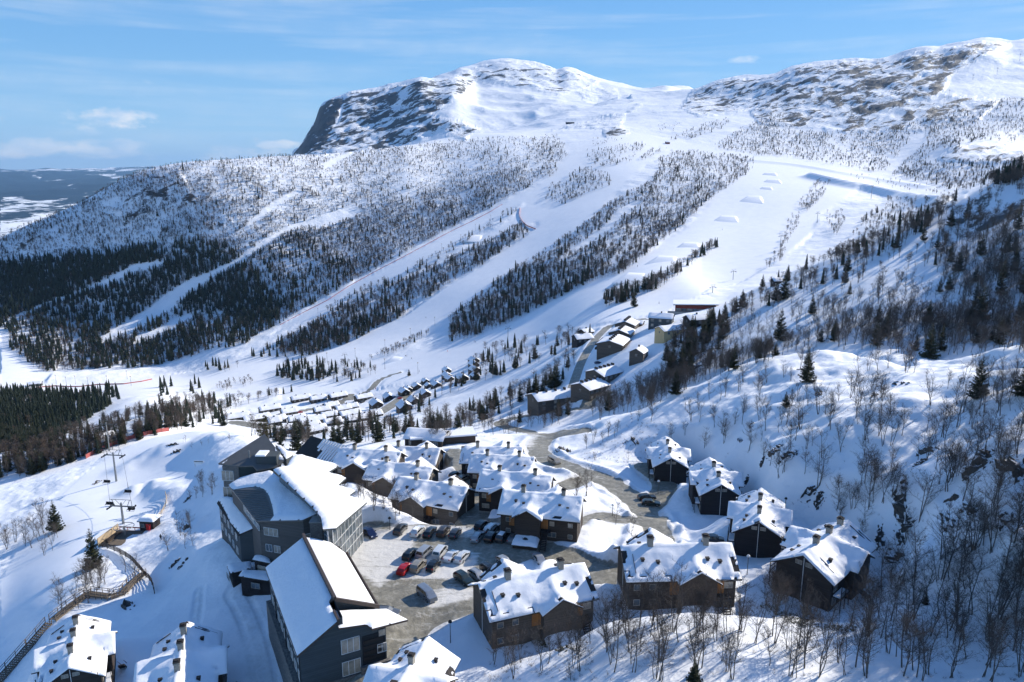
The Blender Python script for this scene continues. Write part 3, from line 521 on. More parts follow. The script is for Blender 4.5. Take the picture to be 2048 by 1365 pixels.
M['teal'] = cladding('teal_grey_panel', (0.050, 0.068, 0.070), 3.0, 2, 0.12, 0.01)
M['orange_wood'] = cladding('orange_wood', (0.30, 0.135, 0.045), 4.0, 0); M['frame'] = mat('window_frame', (0.42, 0.38, 0.32), 0.6, 0, 0.3, 1.0); M['red_wood'] = cladding('red_wood', (0.20, 0.045, 0.03), 4.0)
M['stonewall'] = mat('stacked_stone', (0.16, 0.15, 0.14), 0.9, 0, 0.6, 2.5, 0.8, stretch=(1, 1, 4))
M['roof_metal'] = mat('roof_metal', (0.13, 0.13, 0.125), 0.45, 0.2, 0.08, 1.0, 0.0, 0.4)
M['roof_felt'] = mat('roof_felt', (0.035, 0.031, 0.030), 0.8, 0, 0.3, 4.0, 0.2)
M['trim'] = mat('brown_flashing', (0.085, 0.062, 0.05), 0.55, 0.2, 0.15, 2.0)
M['concrete'] = mat('concrete', (0.30, 0.29, 0.27), 0.85, 0, 0.2, 1.5, 0.2); M['chimney'] = mat('chimney_block', (0.30, 0.28, 0.24), 0.85, 0, 0.3, 5.0, 0.3)
M['white'] = mat('white_paint', (0.78, 0.78, 0.76), 0.5, 0, 0.05, 3.0); M['black'] = mat('black_iron', (0.02, 0.02, 0.022), 0.5, 0.3, 0.2, 5.0)
M['steel'] = mat('galvanised_steel', (0.24, 0.25, 0.25), 0.5, 0.5, 0.2, 2.0); M['grey_paint'] = mat('grey_paint', (0.10, 0.11, 0.11), 0.5, 0.2, 0.2, 2.0)
M['larch'] = mat('weathered_boards', (0.15, 0.12, 0.09), 0.8, 0, 0.35, 3.0, 0.3, stretch=(1, 1, 6)); M['pale_wood'] = mat('pale_boards', (0.46, 0.36, 0.24), 0.75, 0, 0.25, 3.0, 0.2)
M['red'] = mat('red_paint', (0.45, 0.02, 0.02), 0.4, 0, 0.15, 2.0); M['net'] = mat('red_net', (0.38, 0.10, 0.09), 0.8, 0, 0.2, 4.0)
M['yellow_wall'] = mat('ochre_wall', (0.50, 0.38, 0.20), 0.8, 0, 0.1, 2.0)
M['curtain'] = mat('window_backing', (0.30, 0.29, 0.26), 0.9, 0, 0.6, 0.8)
def glass_mat(name, col, rough=0.06):
    m = mat(name, col, rough, 0.0, 0.5, 0.7, 0, 0.9); return m
M['glass'] = glass_mat('window_glass', (0.10, 0.12, 0.13)); M['glass_dark'] = glass_mat('car_glass', (0.015, 0.018, 0.02), 0.04)
M['glass_pale'] = glass_mat('lit_curtain_glass', (0.34, 0.30, 0.24), 0.15)
M['tyre'] = mat('tyre_rubber', (0.018, 0.018, 0.018), 0.85, 0, 0.2, 8.0); M['rim'] = mat('wheel_rim', (0.35, 0.35, 0.36), 0.35, 0.8, 0.1, 5.0)
M['headlamp'] = mat('headlamp_glass', (0.75, 0.77, 0.8), 0.1, 0, 0.05, 8.0, 0, 0.8); M['taillamp'] = mat('tail_lamp', (0.35, 0.01, 0.01), 0.2, 0, 0.1, 8.0, 0, 0.6)
M['twig'] = mat('birch_twig', (0.085, 0.070, 0.060), 0.9, 0, 0.35, 2.0); M['twig2'] = mat('brown_birch_twig', (0.118, 0.088, 0.068), 0.9, 0, 0.35, 2.0)
M['bark'] = mat('birch_bark', (0.105, 0.092, 0.080), 0.85, 0, 0.5, 6.0, 0.4); M['bark_spruce'] = mat('spruce_bark', (0.09, 0.065, 0.05), 0.9, 0, 0.3, 6.0)
M['needles'] = mat('spruce_needles', (0.036, 0.044, 0.022), 0.85, 0, 0.45, 1.2); M['needles_far'] = mat('far_spruce_needles', (0.024, 0.034, 0.020), 0.9, 0, 0.5, 0.4)
M['pine'] = mat('pine_needles', (0.085, 0.075, 0.028), 0.85, 0, 0.4, 1.5)
M['skin'] = mat('skin', (0.50, 0.32, 0.24), 0.6); M['heath'] = mat('heath_twigs', (0.075, 0.075, 0.030), 0.9, 0, 0.5, 2.0)
def rock_material(name):
    m, t, b = new_mat(name); b.inputs['Roughness'].default_value = 0.9
    g = NW(t, 'ShaderNodeNewGeometry'); n = NW(t, 'ShaderNodeTexNoise', i_Scale=1.6, i_Detail=8.0, i_Roughness=0.7); LK(t, g.outputs['Position'], n.inputs['Vector'])
    r = ramp(t, [(0.3, (0.025, 0.023, 0.022)), (0.7, (0.12, 0.105, 0.09))], n.outputs[0])
    sx = NW(t, 'ShaderNodeSeparateXYZ'); LK(t, g.outputs['Normal'], sx.inputs[0])
    k = ramp(t, [(0.80, 0.0), (0.92, 1.0)], math_n(t, 'ADD', sx.outputs[2], math_n(t, 'MULTIPLY', math_n(t, 'SUBTRACT', n.outputs[0], 0.5), 0.5)))
    mx = NW(t, 'ShaderNodeMixRGB'); LK(t, k.outputs[0], mx.inputs[0]); LK(t, r.outputs[0], mx.inputs[1]); mx.inputs[2].default_value = (0.85, 0.87, 0.9, 1); LK(t, mx.outputs[0], b.inputs['Base Color'])
    bp = NW(t, 'ShaderNodeBump', i_Strength=0.8, i_Distance=0.25); LK(t, n.outputs[0], bp.inputs['Height']); LK(t, bp.outputs[0], b.inputs['Normal'])
    return m
M['rock'] = rock_material('snowy_rock')
def ground_material():
    m, t, b = new_mat('snow_ground'); b.inputs['Specular IOR Level'].default_value = 0.15
    g = NW(t, 'ShaderNodeNewGeometry'); P = g.outputs['Position']
    def at(n): a = NW(t, 'ShaderNodeAttribute', attribute_name=n); return a.outputs['Fac']
    def nz(scale, det=5.0, rough=0.6, st=None, rot=0, dist=0.0):
        src = P
        if st: mp = NW(t, 'ShaderNodeMapping'); LK(t, P, mp.inputs[0]); mp.inputs['Scale'].default_value = st; mp.inputs['Rotation'].default_value = (0, 0, rot); src = mp.outputs[0]
        n = NW(t, 'ShaderNodeTexNoise', i_Scale=scale, i_Detail=det, i_Roughness=rough, i_Distortion=dist); LK(t, src, n.inputs['Vector']); return n.outputs[0]
    rock, road, dirt, field, veg, smooth = at('rock'), at('road'), at('dirt'), at('field'), at('veg'), at('smooth')
    n1 = nz(0.9, 8.0, 0.65); n2 = nz(0.12, 6.0, 0.6); n3 = nz(0.016, 6.0, 0.62)
    snow = ramp(t, [(0.3, (0.84, 0.86, 0.885)), (0.65, (0.91, 0.92, 0.935))], n2)
    # rock and heather
    sp_ = NW(t, 'ShaderNodeSeparateXYZ'); LK(t, P, sp_.inputs[0]); au = math_n(t, 'ADD', math_n(t, 'MULTIPLY', sp_.outputs[0], .30), math_n(t, 'MULTIPLY', sp_.outputs[1], .26)); av = math_n(t, 'ADD', math_n(t, 'MULTIPLY', sp_.outputs[0], -.80), math_n(t, 'MULTIPLY', sp_.outputs[1], .92))
    ac = NW(t, 'ShaderNodeCombineXYZ'); LK(t, au, ac.inputs[0]); LK(t, av, ac.inputs[1]); LK(t, math_n(t, 'MULTIPLY', sp_.outputs[2], 1.5), ac.inputs[2])
    nrn = NW(t, 'ShaderNodeTexNoise', i_Scale=0.02, i_Detail=9.0, i_Roughness=0.66, i_Distortion=0.5); LK(t, ac.outputs[0], nrn.inputs['Vector']); nr = nrn.outputs[0]; nr2 = nz(0.11, 6.0, 0.7)
    rv = math_n(t, 'ADD', math_n(t, 'MULTIPLY', rock, 0.36), math_n(t, 'ADD', math_n(t, 'MULTIPLY', nr, 0.9), math_n(t, 'MULTIPLY', nr2, 0.24)))
    sx = NW(t, 'ShaderNodeSeparateXYZ'); LK(t, g.outputs['Normal'], sx.inputs[0])
    rv = math_n(t, 'SUBTRACT', rv, math_n(t, 'MULTIPLY', sx.outputs[2], 0.35))
    rm = ramp(t, [(0.475, 0.0), (0.515, 0.95)], rv); rm0 = ramp(t, [(0.02, 0.0), (0.12, 1.0)], rock); rk = math_n(t, 'MULTIPLY', rm.outputs[0], rm0.outputs[0])
    rc = ramp(t, [(0.3, (0.028, 0.032, 0.038)), (0.58, (0.048, 0.050, 0.052)), (0.80, (0.078, 0.074, 0.066))], nz(0.05, 7.0, 0.7))
    c1 = NW(t, 'ShaderNodeMixRGB'); LK(t, rk, c1.inputs[0]); LK(t, snow.outputs[0], c1.inputs[1]); LK(t, rc.outputs[0], c1.inputs[2])
    # far wooded valley with open fields
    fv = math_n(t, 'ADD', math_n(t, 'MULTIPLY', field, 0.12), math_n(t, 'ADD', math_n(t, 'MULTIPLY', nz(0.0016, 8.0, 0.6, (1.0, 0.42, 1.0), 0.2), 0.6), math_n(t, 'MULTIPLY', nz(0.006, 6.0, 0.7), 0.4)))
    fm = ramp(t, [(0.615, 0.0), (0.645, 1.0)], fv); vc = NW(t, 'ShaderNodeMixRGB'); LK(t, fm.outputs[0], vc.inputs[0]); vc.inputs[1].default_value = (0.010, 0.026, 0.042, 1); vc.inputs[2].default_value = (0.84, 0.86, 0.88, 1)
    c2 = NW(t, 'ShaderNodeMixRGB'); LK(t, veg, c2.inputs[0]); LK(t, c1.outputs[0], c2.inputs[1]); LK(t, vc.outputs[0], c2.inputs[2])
    # dirty snow and ploughed road
    nd = nz(0.45, 8.0, 0.74, None, 0, 1.6); nd2 = nz(0.20, 7.0, 0.72, (0.4, 1.8, 1), 0.35, 2.0)
    dm = ramp(t, [(0.42, 0.0), (0.75, 0.85)], math_n(t, 'ADD', math_n(t, 'MULTIPLY', dirt, 0.34), math_n(t, 'MULTIPLY', nd, 0.52)))
    c3 = NW(t, 'ShaderNodeMixRGB'); LK(t, math_n(t, 'MULTIPLY', dm.outputs[0], math_n(t, 'GREATER_THAN', dirt, 0.02)), c3.inputs[0]); LK(t, c2.outputs[0], c3.inputs[1]); c3.inputs[2].default_value = (0.46, 0.435, 0.38, 1)
    asph = ramp(t, [(0.3, (0.15, 0.142, 0.118)), (0.52, (0.25, 0.235, 0.19)), (0.72, (0.42, 0.40, 0.35))], nz(0.7, 8.0, 0.7, (1.0, 1.0, 1.0), 0, 0.8))
    packed = ramp(t, [(0.46, 0.0), (0.62, 0.9)], math_n(t, 'ADD', math_n(t, 'MULTIPLY', nd2, 0.62), math_n(t, 'ADD', math_n(t, 'MULTIPLY', nd, 0.38), math_n(t, 'MULTIPLY', math_n(t, 'SUBTRACT', at('packed'), 0.35), 0.22))))
    c4 = NW(t, 'ShaderNodeMixRGB'); LK(t, packed.outputs[0], c4.inputs[0]); LK(t, asph.outputs[0], c4.inputs[1]); c4.inputs[2].default_value = (0.72, 0.70, 0.66, 1)
    rdm = ramp(t, [(0.44, 0.0), (0.56, 1.0)], math_n(t, 'ADD', road, math_n(t, 'MULTIPLY', math_n(t, 'SUBTRACT', nd, 0.5), 0.35)))
    c5 = NW(t, 'ShaderNodeMixRGB'); LK(t, rdm.outputs[0], c5.inputs[0]); LK(t, c3.outputs[0], c5.inputs[1]); LK(t, c4.outputs[0], c5.inputs[2])
    LK(t, c5.outputs[0], b.inputs['Base Color'])
    rr = ramp(t, [(0.0, 0.65), (1.0, 0.42)], rdm.outputs[0]); LK(t, rr.outputs[0], b.inputs['Roughness'])
    inv = math_n(t, 'SUBTRACT', 1.0, math_n(t, 'MULTIPLY', smooth, 0.85))
    h1 = NW(t, 'ShaderNodeBump', i_Distance=0.16); LK(t, math_n(t, 'MULTIPLY', inv, 0.6), h1.inputs['Strength']); LK(t, n1, h1.inputs['Height'])
    h2 = NW(t, 'ShaderNodeBump', i_Distance=1.3); LK(t, math_n(t, 'MULTIPLY', inv, 0.4), h2.inputs['Strength']); LK(t, n2, h2.inputs['Height']); LK(t, h1.outputs[0], h2.inputs['Normal'])
    h3 = NW(t, 'ShaderNodeBump', i_Distance=16.0); LK(t, math_n(t, 'MULTIPLY', at('farness'), math_n(t, 'MULTIPLY', inv, 0.45)), h3.inputs['Strength']); LK(t, math_n(t, 'ADD', math_n(t, 'MULTIPLY', n3, .6), math_n(t, 'MULTIPLY', math_n(t, 'MULTIPLY', nr, 2.4), math_n(t, 'ADD', rock, .12))), h3.inputs['Height']); LK(t, h2.outputs[0], h3.inputs['Normal'])
    LK(t, h3.outputs[0], b.inputs['Normal'])
    return m
M['ground'] = ground_material()
# ------------------------------------------------------------------ mesh helpers
class MB:
    def __init__(s): s.v, s.f = [], []
    def add(s, verts, faces):
        o = len(s.v); s.v += [tuple(v) for v in verts]; s.f += [tuple(i+o for i in f) for f in faces]; return s
    def box(s, x0, x1, y0, y1, z0, z1, taper=0.0):
        t = taper
        return s.add([(x0,y0,z0),(x1,y0,z0),(x1,y1,z0),(x0,y1,z0),(x0+t,y0+t,z1),(x1-t,y0+t,z1),(x1-t,y1-t,z1),(x0+t,y1-t,z1)],
                     [(0,3,2,1),(4,5,6,7),(0,1,5,4),(1,2,6,5),(2,3,7,6),(3,0,4,7)])
    def tube(s, pts, rad, n=5, cap=True):
        pts = [Vector(p) for p in pts]; rad = rad if hasattr(rad, '__len__') else [rad]*len(pts); o = len(s.v)
        for i, p in enumerate(pts):
            d = (pts[min(i+1, len(pts)-1)]-pts[max(i-1, 0)]).normalized()
            a = d.cross(Vector((0.13, 0.27, 0.95)) if abs(d.z) < 0.9 else Vector((1, 0.1, 0))).normalized(); b_ = d.cross(a)
            for k in range(n):
                an = 2*math.pi*k/n; s.v.append(tuple(p+(a*math.cos(an)+b_*math.sin(an))*rad[i]))
        for i in range(len(pts)-1):
            for k in range(n): s.f.append((o+i*n+k, o+i*n+(k+1) % n, o+(i+1)*n+(k+1) % n, o+(i+1)*n+k))
        if cap: s.f.append(tuple(o+k for k in range(n))[::-1]); s.f.append(tuple(o+(len(pts)-1)*n+k for k in range(n)))
        return s
    def beam(s, a, b, w, h=None):
        a, b = Vector(a), Vector(b); h = h or w; d = (b-a).normalized(); sd = d.cross(Vector((0, 0, 1)))
        sd = Vector((1, 0, 0)) if sd.length < 1e-4 else sd.normalized(); up = sd.cross(d)
        vs = [p+sd*(i*w/2)+up*(j*h/2) for p in (a, b) for i, j in ((-1,-1),(1,-1),(1,1),(-1,1))]
        return s.add(vs, [(0,3,2,1),(4,5,6,7),(0,1,5,4),(1,2,6,5),(2,3,7,6),(3,0,4,7)])
    def prism(s, poly, z0, z1f):      # plan polygon, flat base, top height a number or a function of x, y
        n = len(poly); top = [(x, y, z1f(x, y) if callable(z1f) else z1f) for x, y in poly]; bot = [(x, y, z0(x, y) if callable(z0) else z0) for x, y in poly]
        return s.add(bot+top, [tuple(range(n))[::-1], tuple(range(n, 2*n))]+[(i, (i+1) % n, n+(i+1) % n, n+i) for i in range(n)])
    def mesh(s, name, m, smooth=False):
        me = bpy.data.meshes.new(name); me.from_pydata(s.v, [], s.f); me.materials.append(m)
        if smooth: me.polygons.foreach_set('use_smooth', [True]*len(me.polygons))
        me.update(); return me
def obj(name, me, parent=None, loc=None, rotz=None, **props):
    o = bpy.data.objects.new(name, me); COL.objects.link(o)
    if parent is not None: o.parent = parent
    if loc is not None: o.location = loc
    if rotz is not None: o.rotation_euler = (0, 0, rotz)
    for k, v in props.items(): o[k] = v
    return o
def thing(name, label, cat, loc=(0, 0, 0), rotz=0.0, group=None, me=None, scale=None):
    o = bpy.data.objects.new(name, me); COL.objects.link(o); o.location = loc; o.rotation_euler = (0, 0, rotz)
    if scale: o.scale = (scale,)*3
    o['label'] = label; o['category'] = cat
    if group: o['group'] = group
    return o
def copy_tree(o, parent=None, kids=None):
    c = o.copy(); COL.objects.link(c)
    if parent is not None: c.parent = parent
    for ch in (kids or KIDS).get(o.name, []): copy_tree(ch, c, kids)
    return c
KIDS = {}
def note_kids(root):                  # remember children once: obj.children is slow in big scenes
    KIDS[root.name] = list(root.children)
    for c in KIDS[root.name]: note_kids(c)
# ------------------------------------------------------------------ where the timber houses stand: (left ridge end px, right ridge end px, ridge z, kind, label)
HOUSES = [
 ('B', (1009, 979), (1163.6, 994), 8.4, 'dark timber apartment house with snowy roof directly above the upper row of parked cars'),
 ('B', (965.3, 939.7), (1102.7, 952), 5.6, 'second dark apartment house up from the car park in the right-hand stepped row'),
 ('B', (944, 908), (1067, 914), 2.2, 'third dark apartment house up from the car park in the right-hand stepped row'),
 ('B', (925.7, 891.5), (1044, 895), 0.8, 'topmost apartment house of the stepped row beside the bend in the road'),
 ('B', (801, 952.4), (933.6, 975.4), 3.2, 'brown apartment house above the left half of the parked cars'),
 ('B', (744.4, 920.7), (864, 935.5), -1.6, 'brown apartment house behind the white hotel roof, bare trees before its gable'),
 ('B', (680, 895.8), (800, 903.7), -1.0, 'apartment house with snowy roof just behind the sawtooth edge of the hotel roof'),
 ('B', (770, 889), (879, 897), -6.5, 'apartment house with a sunlit pale end wall, farthest right in the left-hand cluster'),
 ('A', (961, 1166), (1165, 1125), 8.4, 'large grey-brown apartment house with steep stairs on its front, beside the lower road'),
 ('A', (1245.3, 1090), (1459, 1085), 11.2, 'brown apartment house on a snowy mound with an orange panel under its eaves'),
]
GABLED = [  # (near ridge end px, far ridge end px, ridge z, label)
 ((1343, 915), (1331.7, 873.8), -0.4, 'black gable-fronted house highest up the slope, beside the two cars under the bank'),
 ((1443.6, 967.8), (1419.5, 915), 3.4, 'black gable-fronted house second down the slope on the right of the road'),
 ((1518.6, 1042), (1523, 976), 8.4, 'black gable-fronted house third down the slope, pale pole up its gable'),
 ((1608, 1108), (1695.6, 1039.6), 10.4, 'gable-fronted house lowest on the slope, bushes at its foot, stairs at its side'),
 ((137.8, 1331), (155.8, 1231), -1.4, 'dark snow-roofed house with three chimneys at the foot of the long wooden stairs'),
 ((350, 1375), (373, 1241), -1.0, 'snow-roofed house with three chimneys and a bare birch at its far corner'),
 ((790, 1380), (858, 1272), 7.4, 'snow-roofed house with two chimneys close to the lower road'),
]
HSPEC = []
for kind, a, b, rz, lab in HOUSES:
    A, B = W(*a, rz), W(*b, rz); d = (B-A); d.z = 0; c = (A+B)/2; k = min(max(d.length/17.0, 0.9), 1.08)
    HSPEC.append((kind, c, math.atan2(d.y, d.x), k, rz-8.4*k, lab))
for a, b, rz, lab in GABLED:
    A, B = W(*a, rz), W(*b, rz); d = A-B; d.z = 0; k = min(max(d.length/17.2, .86), 1.04); d.normalize()
    c = (A+B)/2 if a[1] < 1360 else B+d*8.9*k; HSPEC.append(('G', c, math.atan2(d.y, d.x), k, rz-8.4*k, lab))
for kind, c, h, k, gz, lab in HSPEC:
    add_pad(c.x, c.y, math.cos(h), math.sin(h), 9.2*k, 6.2*k, gz-0.1)
# annex frame: u runs away along the ridge, v to the right of it
AN_U = Vector((-0.456, 0.89, 0)); AN_V = Vector((0.89, 0.456, 0)); AN_O = Vector((-26.3, 98.0, 0))
apply_pads()
# ------------------------------------------------------------------ the ground mesh
pack = raster([[(745,1060),(850,1062),(820,1100),(790,1150),(760,1180),(700,1130),(700,1100)], [(800,1095),(960,1110),(940,1160),(800,1160)], [(840,1190),(960,1170),(950,1195),(860,1225)], [(780,1050),(1080,1075),(1080,1085),(780,1068)], [(680,1250),(740,1250),(720,1330),(650,1365)], [(1080,870),(1030,870),(1060,900)]], 14)
pack = np.clip(SMP(pack)-0.55*SMP(raster([[(740,1185),(815,1165),(830,1262),(790,1262)], [(1060,1085),(1250,1140),(1250,1180),(1000,1130),(960,1110)], [(830,1070),(1100,1098),(1080,1120),(840,1085)]], 10)), -0.4, 1)
veg_v = np.clip((YY-4300)/300, 0, 1)*(1-massM)
def build_ground():
    V = np.stack([XX, YY, Z], -1).reshape(-1, 3)
    idx = np.arange(NR*NC).reshape(NR, NC)
    q = np.stack([idx[:-1, :-1], idx[:-1, 1:], idx[1:, 1:], idx[1:, :-1]], -1)
    rq = (road[:-1, :-1]+road[1:, 1:]+road[1:, :-1]+road[:-1, 1:])/4 > 0.5
    mq = massM[:-1, :-1] & (YY[:-1, :-1] > 1700) & (YY[:-1, :-1] < 4600); vq = (YY[:-1, :-1] > 4600) | ((YY[:-1, :-1] > 1700) & (ZV > np.maximum(ZB, ZM))[:-1, :-1])
    near_q = YY[:-1, :-1] < 330
    parts = [('road', rq & near_q, 'structure'), ('mountain', mq & ~rq, 'structure'), ('valley', vq & ~mq & ~rq, 'structure')]
    used = (rq & near_q) | (mq & ~rq) | (vq & ~mq & ~rq); parts.append(('snow_ground', ~used, 'structure'))
    att = {'rock': rock_v, 'road': road, 'dirt': dirt, 'field': field_v, 'veg': veg_v, 'smooth': smooth_v, 'packed': pack+0.5*0, 'farness': np.clip((YY-350)/500, 0, 1)}
    # vertex normals over the whole sheet, so that the pieces meet without a seam
    dzu = np.gradient(V.reshape(NR, NC, 3), axis=1); dzv = np.gradient(V.reshape(NR, NC, 3), axis=0)
    nrm = np.cross(dzu, dzv); nrm /= np.linalg.norm(nrm, axis=-1, keepdims=True)+1e-12; nrm = nrm.reshape(-1, 3)
    for name, msk, kind in parts:
        f = q[msk]
        if not len(f): continue
        u, inv = np.unique(f, return_inverse=True); f2 = inv.reshape(-1, 4)
        me = bpy.data.meshes.new(name); me.vertices.add(len(u)); me.vertices.foreach_set('co', V[u].astype(np.float32).ravel())
        me.loops.add(f2.size); me.loops.foreach_set('vertex_index', f2.astype(np.int32).ravel())
        me.polygons.add(len(f2)); me.polygons.foreach_set('loop_start', np.arange(0, f2.size, 4, dtype=np.int32)); me.polygons.foreach_set('use_smooth', np.ones(len(f2), bool))
        me.update(calc_edges=True)
        for k, v in att.items():
            a = me.attributes.new(k, 'FLOAT', 'POINT'); a.data.foreach_set('value', v.reshape(-1)[u].astype(np.float32))
        me.materials.append(M['ground'])
        try: me.normals_split_custom_set_from_vertices(nrm[u].tolist())
        except Exception as e: print('normals', e)
        o = obj(name, me); o['kind'] = kind
build_ground()
PXF, PYF = proj_grid(Z)
def gz(x, y): return float(height_at(Z, x, y)[0])
def G(px, py): return hit1(Z, px, py)
# ------------------------------------------------------------------ tree meshes
def ribbon(vs, fs, p, q, w, rnd):
    d = q-p; a = d.cross(Vector((rnd.uniform(-1, 1), rnd.uniform(-1, 1), rnd.uniform(-.3, .3))))
    a = a.normalized()*w if a.length > 1e-5 else Vector((w, 0, 0)); o = len(vs)
    vs += [tuple(p-a), tuple(p+a), tuple(q)]; fs.append((o, o+1, o+2))
def birch_meshes(seed, H=6.5, stems=1, dense=1.0, tw=0.011, lean=0.12):
    rnd = random.Random(seed); T = MB(); cv, cf = [], []
    for st in range(stems):
        an = rnd.uniform(0, 6.28); ln = (lean if stems == 1 else 0.30)*rnd.uniform(0.5, 1.3); h = H*rnd.uniform(0.8, 1.0)
        pts, n = [], 7; off = Vector((math.cos(an), math.sin(an), 0))
        wob = [rnd.uniform(-1, 1) for _ in range(4)]
        for i in range(n+1):
            u = i/n; pts.append(off*(ln*h*(u**1.2)*(0.6 if u < .5 else .6)+0.05)+Vector((math.sin(u*5+wob[0])*0.26*wob[1], math.sin(u*4+wob[2])*0.26*wob[3], u*h-0.35)))
        r0 = 0.075*(h/6.5)*(1 if stems == 1 else 0.8)
        T.tube(pts, [r0*(1-0.8*i/n)+0.008 for i in range(n+1)], 5)
        nb = int(15*dense)
        for b in range(nb):
            u = rnd.uniform(0.22, 0.97)**0.85; k = u*n; i = min(int(k), n-1); base = pts[i].lerp(pts[i+1], k-i)
            a = rnd.uniform(0, 6.28); L = h*(0.17+0.30*(1-u)+0.12*math.sin(u*3.1))*rnd.uniform(.7, 1.3); up = rnd.uniform(.45, 1.3)
            dirv = Vector((math.cos(a), math.sin(a), up)).normalized(); bp = [base]; cur = dirv
            for j in range(4):
                cur = (cur+Vector((rnd.uniform(-.35, .35), rnd.uniform(-.35, .35), rnd.uniform(-.05, .35)))).normalized(); bp.append(bp[-1]+cur*L/4)
            T.tube(bp, [r0*0.42*(1-0.8*j/4)*(1.1-u*0.5) for j in range(5)], 3, False)
            for t in range(int(34*dense)):
                k2 = rnd.uniform(0.2, 4.0); j = min(int(k2), 3); p = bp[j].lerp(bp[j+1], k2-j)
                dv = (cur*0.6+Vector((rnd.uniform(-1, 1), rnd.uniform(-1, 1), rnd.uniform(-.35, 1)))).normalized(); l = rnd.uniform(.3, .85)*(H/6.5)
                q = p+dv*l; ribbon(cv, cf, p, q, tw, rnd)
                for _ in range(2):
                    m = p.lerp(q, rnd.uniform(.3, .9)); ribbon(cv, cf, m, m+(dv+Vector((rnd.uniform(-.9, .9), rnd.uniform(-.9, .9), rnd.uniform(-.5, .6)))).normalized()*l*.5, tw*0.7, rnd)
    t = T.mesh('birch_trunk', M['bark']); c = bpy.data.meshes.new('birch_crown'); c.from_pydata(cv, [], cf); c.materials.append(M['twig'] if seed % 3 else M['twig2']); c.update()
    return t, c
def birch_low(seed, H=6.0, n=70, w=0.05, brown=False):
    rnd = random.Random(seed); T = MB(); vs, fs = T.v, T.f
    nst = 1+seed % 2
    for s_ in range(nst):
        lx, ly = rnd.uniform(-.12, .12)*H, rnd.uniform(-.12, .12)*H; T.tube([(0, 0, -.4), (lx*.5, ly*.5, H*.5), (lx*.9, ly*.9, H*.84)], [.085, .055, .02], 3, False)
        for i in range(n//nst):
            u = rnd.uniform(.28, .86)**.8; p = Vector((lx*u, ly*u, H*u)); a = rnd.uniform(0, 6.28); L = H*(.08+.30*math.sin(3.14*(u-.2)/.75)*.75)*rnd.uniform(.6, 1.3)
            q = p+Vector((math.cos(a), math.sin(a), rnd.uniform(.1, 1.3))).normalized()*L; ribbon(vs, fs, p, q, w, rnd)
            for _ in range(2):
                m = p.lerp(q, rnd.uniform(.3, .9)); ribbon(vs, fs, m, m+Vector((rnd.uniform(-1, 1), rnd.uniform(-1, 1), rnd.uniform(-.3, 1))).normalized()*L*.55, w*.75, rnd)
    return T.mesh('birch_far', M['twig2'] if brown else M['twig'])
def spruce_meshes(seed, H=10.0, R=1.9, whorls=30, per=11, mname='needles'):
    rnd = random.Random(seed); T = MB(); T.tube([(0, 0, -.5), (0, 0, H*.5), (0, 0, H*.99)], [.17, .10, .02], 6)
    vs, fs = [], []
    for w in range(whorls):
        u = (w+.3)/whorls; z = H*(.06+.93*u); rr = R*(1-u)**0.86*rnd.uniform(.8, 1.12)+.10
        for b in range(max(5, int(per*(1-.45*u)))):
            if rnd.random() < .08: continue
            a = rnd.uniform(0, 6.28); L = rr*rnd.uniform(.65, 1.15); dv = Vector((math.cos(a), math.sin(a), 0)); sd = Vector((-dv.y, dv.x, 0))
            droop = -0.30+0.62*u+rnd.uniform(-.12, .12); seg = 4; pp = Vector((0, 0, z)); prev = None
            for s_ in range(seg+1):
                t = s_/seg; p = Vector((0, 0, z))+dv*L*t+Vector((0, 0, L*(droop*t+0.18*t*t*t*2)))
                if prev is not None:
                    wd = L*(.20+.12*math.sin(t*3.1))*rnd.uniform(.7, 1.2)
                    for sg_ in (-1, 1):
                        o = len(vs); vs += [tuple(prev), tuple(p), tuple(prev.lerp(p, .6)+sd*sg_*wd*1.15+dv*wd*.5+Vector((0, 0, -wd*rnd.uniform(.2, .8))))]; fs.append((o, o+1, o+2))
                    o = len(vs); vs += [tuple(prev), tuple(p), tuple(prev.lerp(p, .7)+Vector((0, 0, -wd*rnd.uniform(.6, 1.2))))]; fs.append((o, o+1, o+2))
                prev = p
            o = len(vs); vs += [tuple(prev-sd*.05), tuple(prev+sd*.05), tuple(prev+dv*.16)]; fs.append((o, o+1, o+2))
    t = T.mesh('spruce_trunk', M['bark_spruce']); c = bpy.data.meshes.new('spruce_crown'); c.from_pydata(vs, [], fs); c.materials.append(M[mname]); c.update()
    return t, c
def spruce_low(seed, H=10.0, R=1.6):
    rnd = random.Random(seed); T = MB(); n, L = 7, 9
    for l in range(L):
        u = l/L; z0 = H*(.04+.92*u); r = R*(1-u)**.8*rnd.uniform(.85, 1.1)+.08; z1 = min(z0+H*.22, H*rnd.uniform(.98, 1.02)); o = len(T.v); a0 = rnd.uniform(0, 6)
        for k in range(n*2):
            a = a0+math.pi*k/n; rr = r*(rnd.uniform(.85, 1.15) if k % 2 == 0 else rnd.uniform(.4, .65)); T.v.append((rr*math.cos(a), rr*math.sin(a), z0+(rnd.uniform(-.2, 0) if k % 2 == 0 else .25)))
        T.v.append((rnd.uniform(-.05, .05), rnd.uniform(-.05, .05), z1))
        for k in range(n*2): T.f.append((o+k, o+(k+1) % (2*n), o+2*n))
    return T.mesh('spruce_far', M['needles_far'])
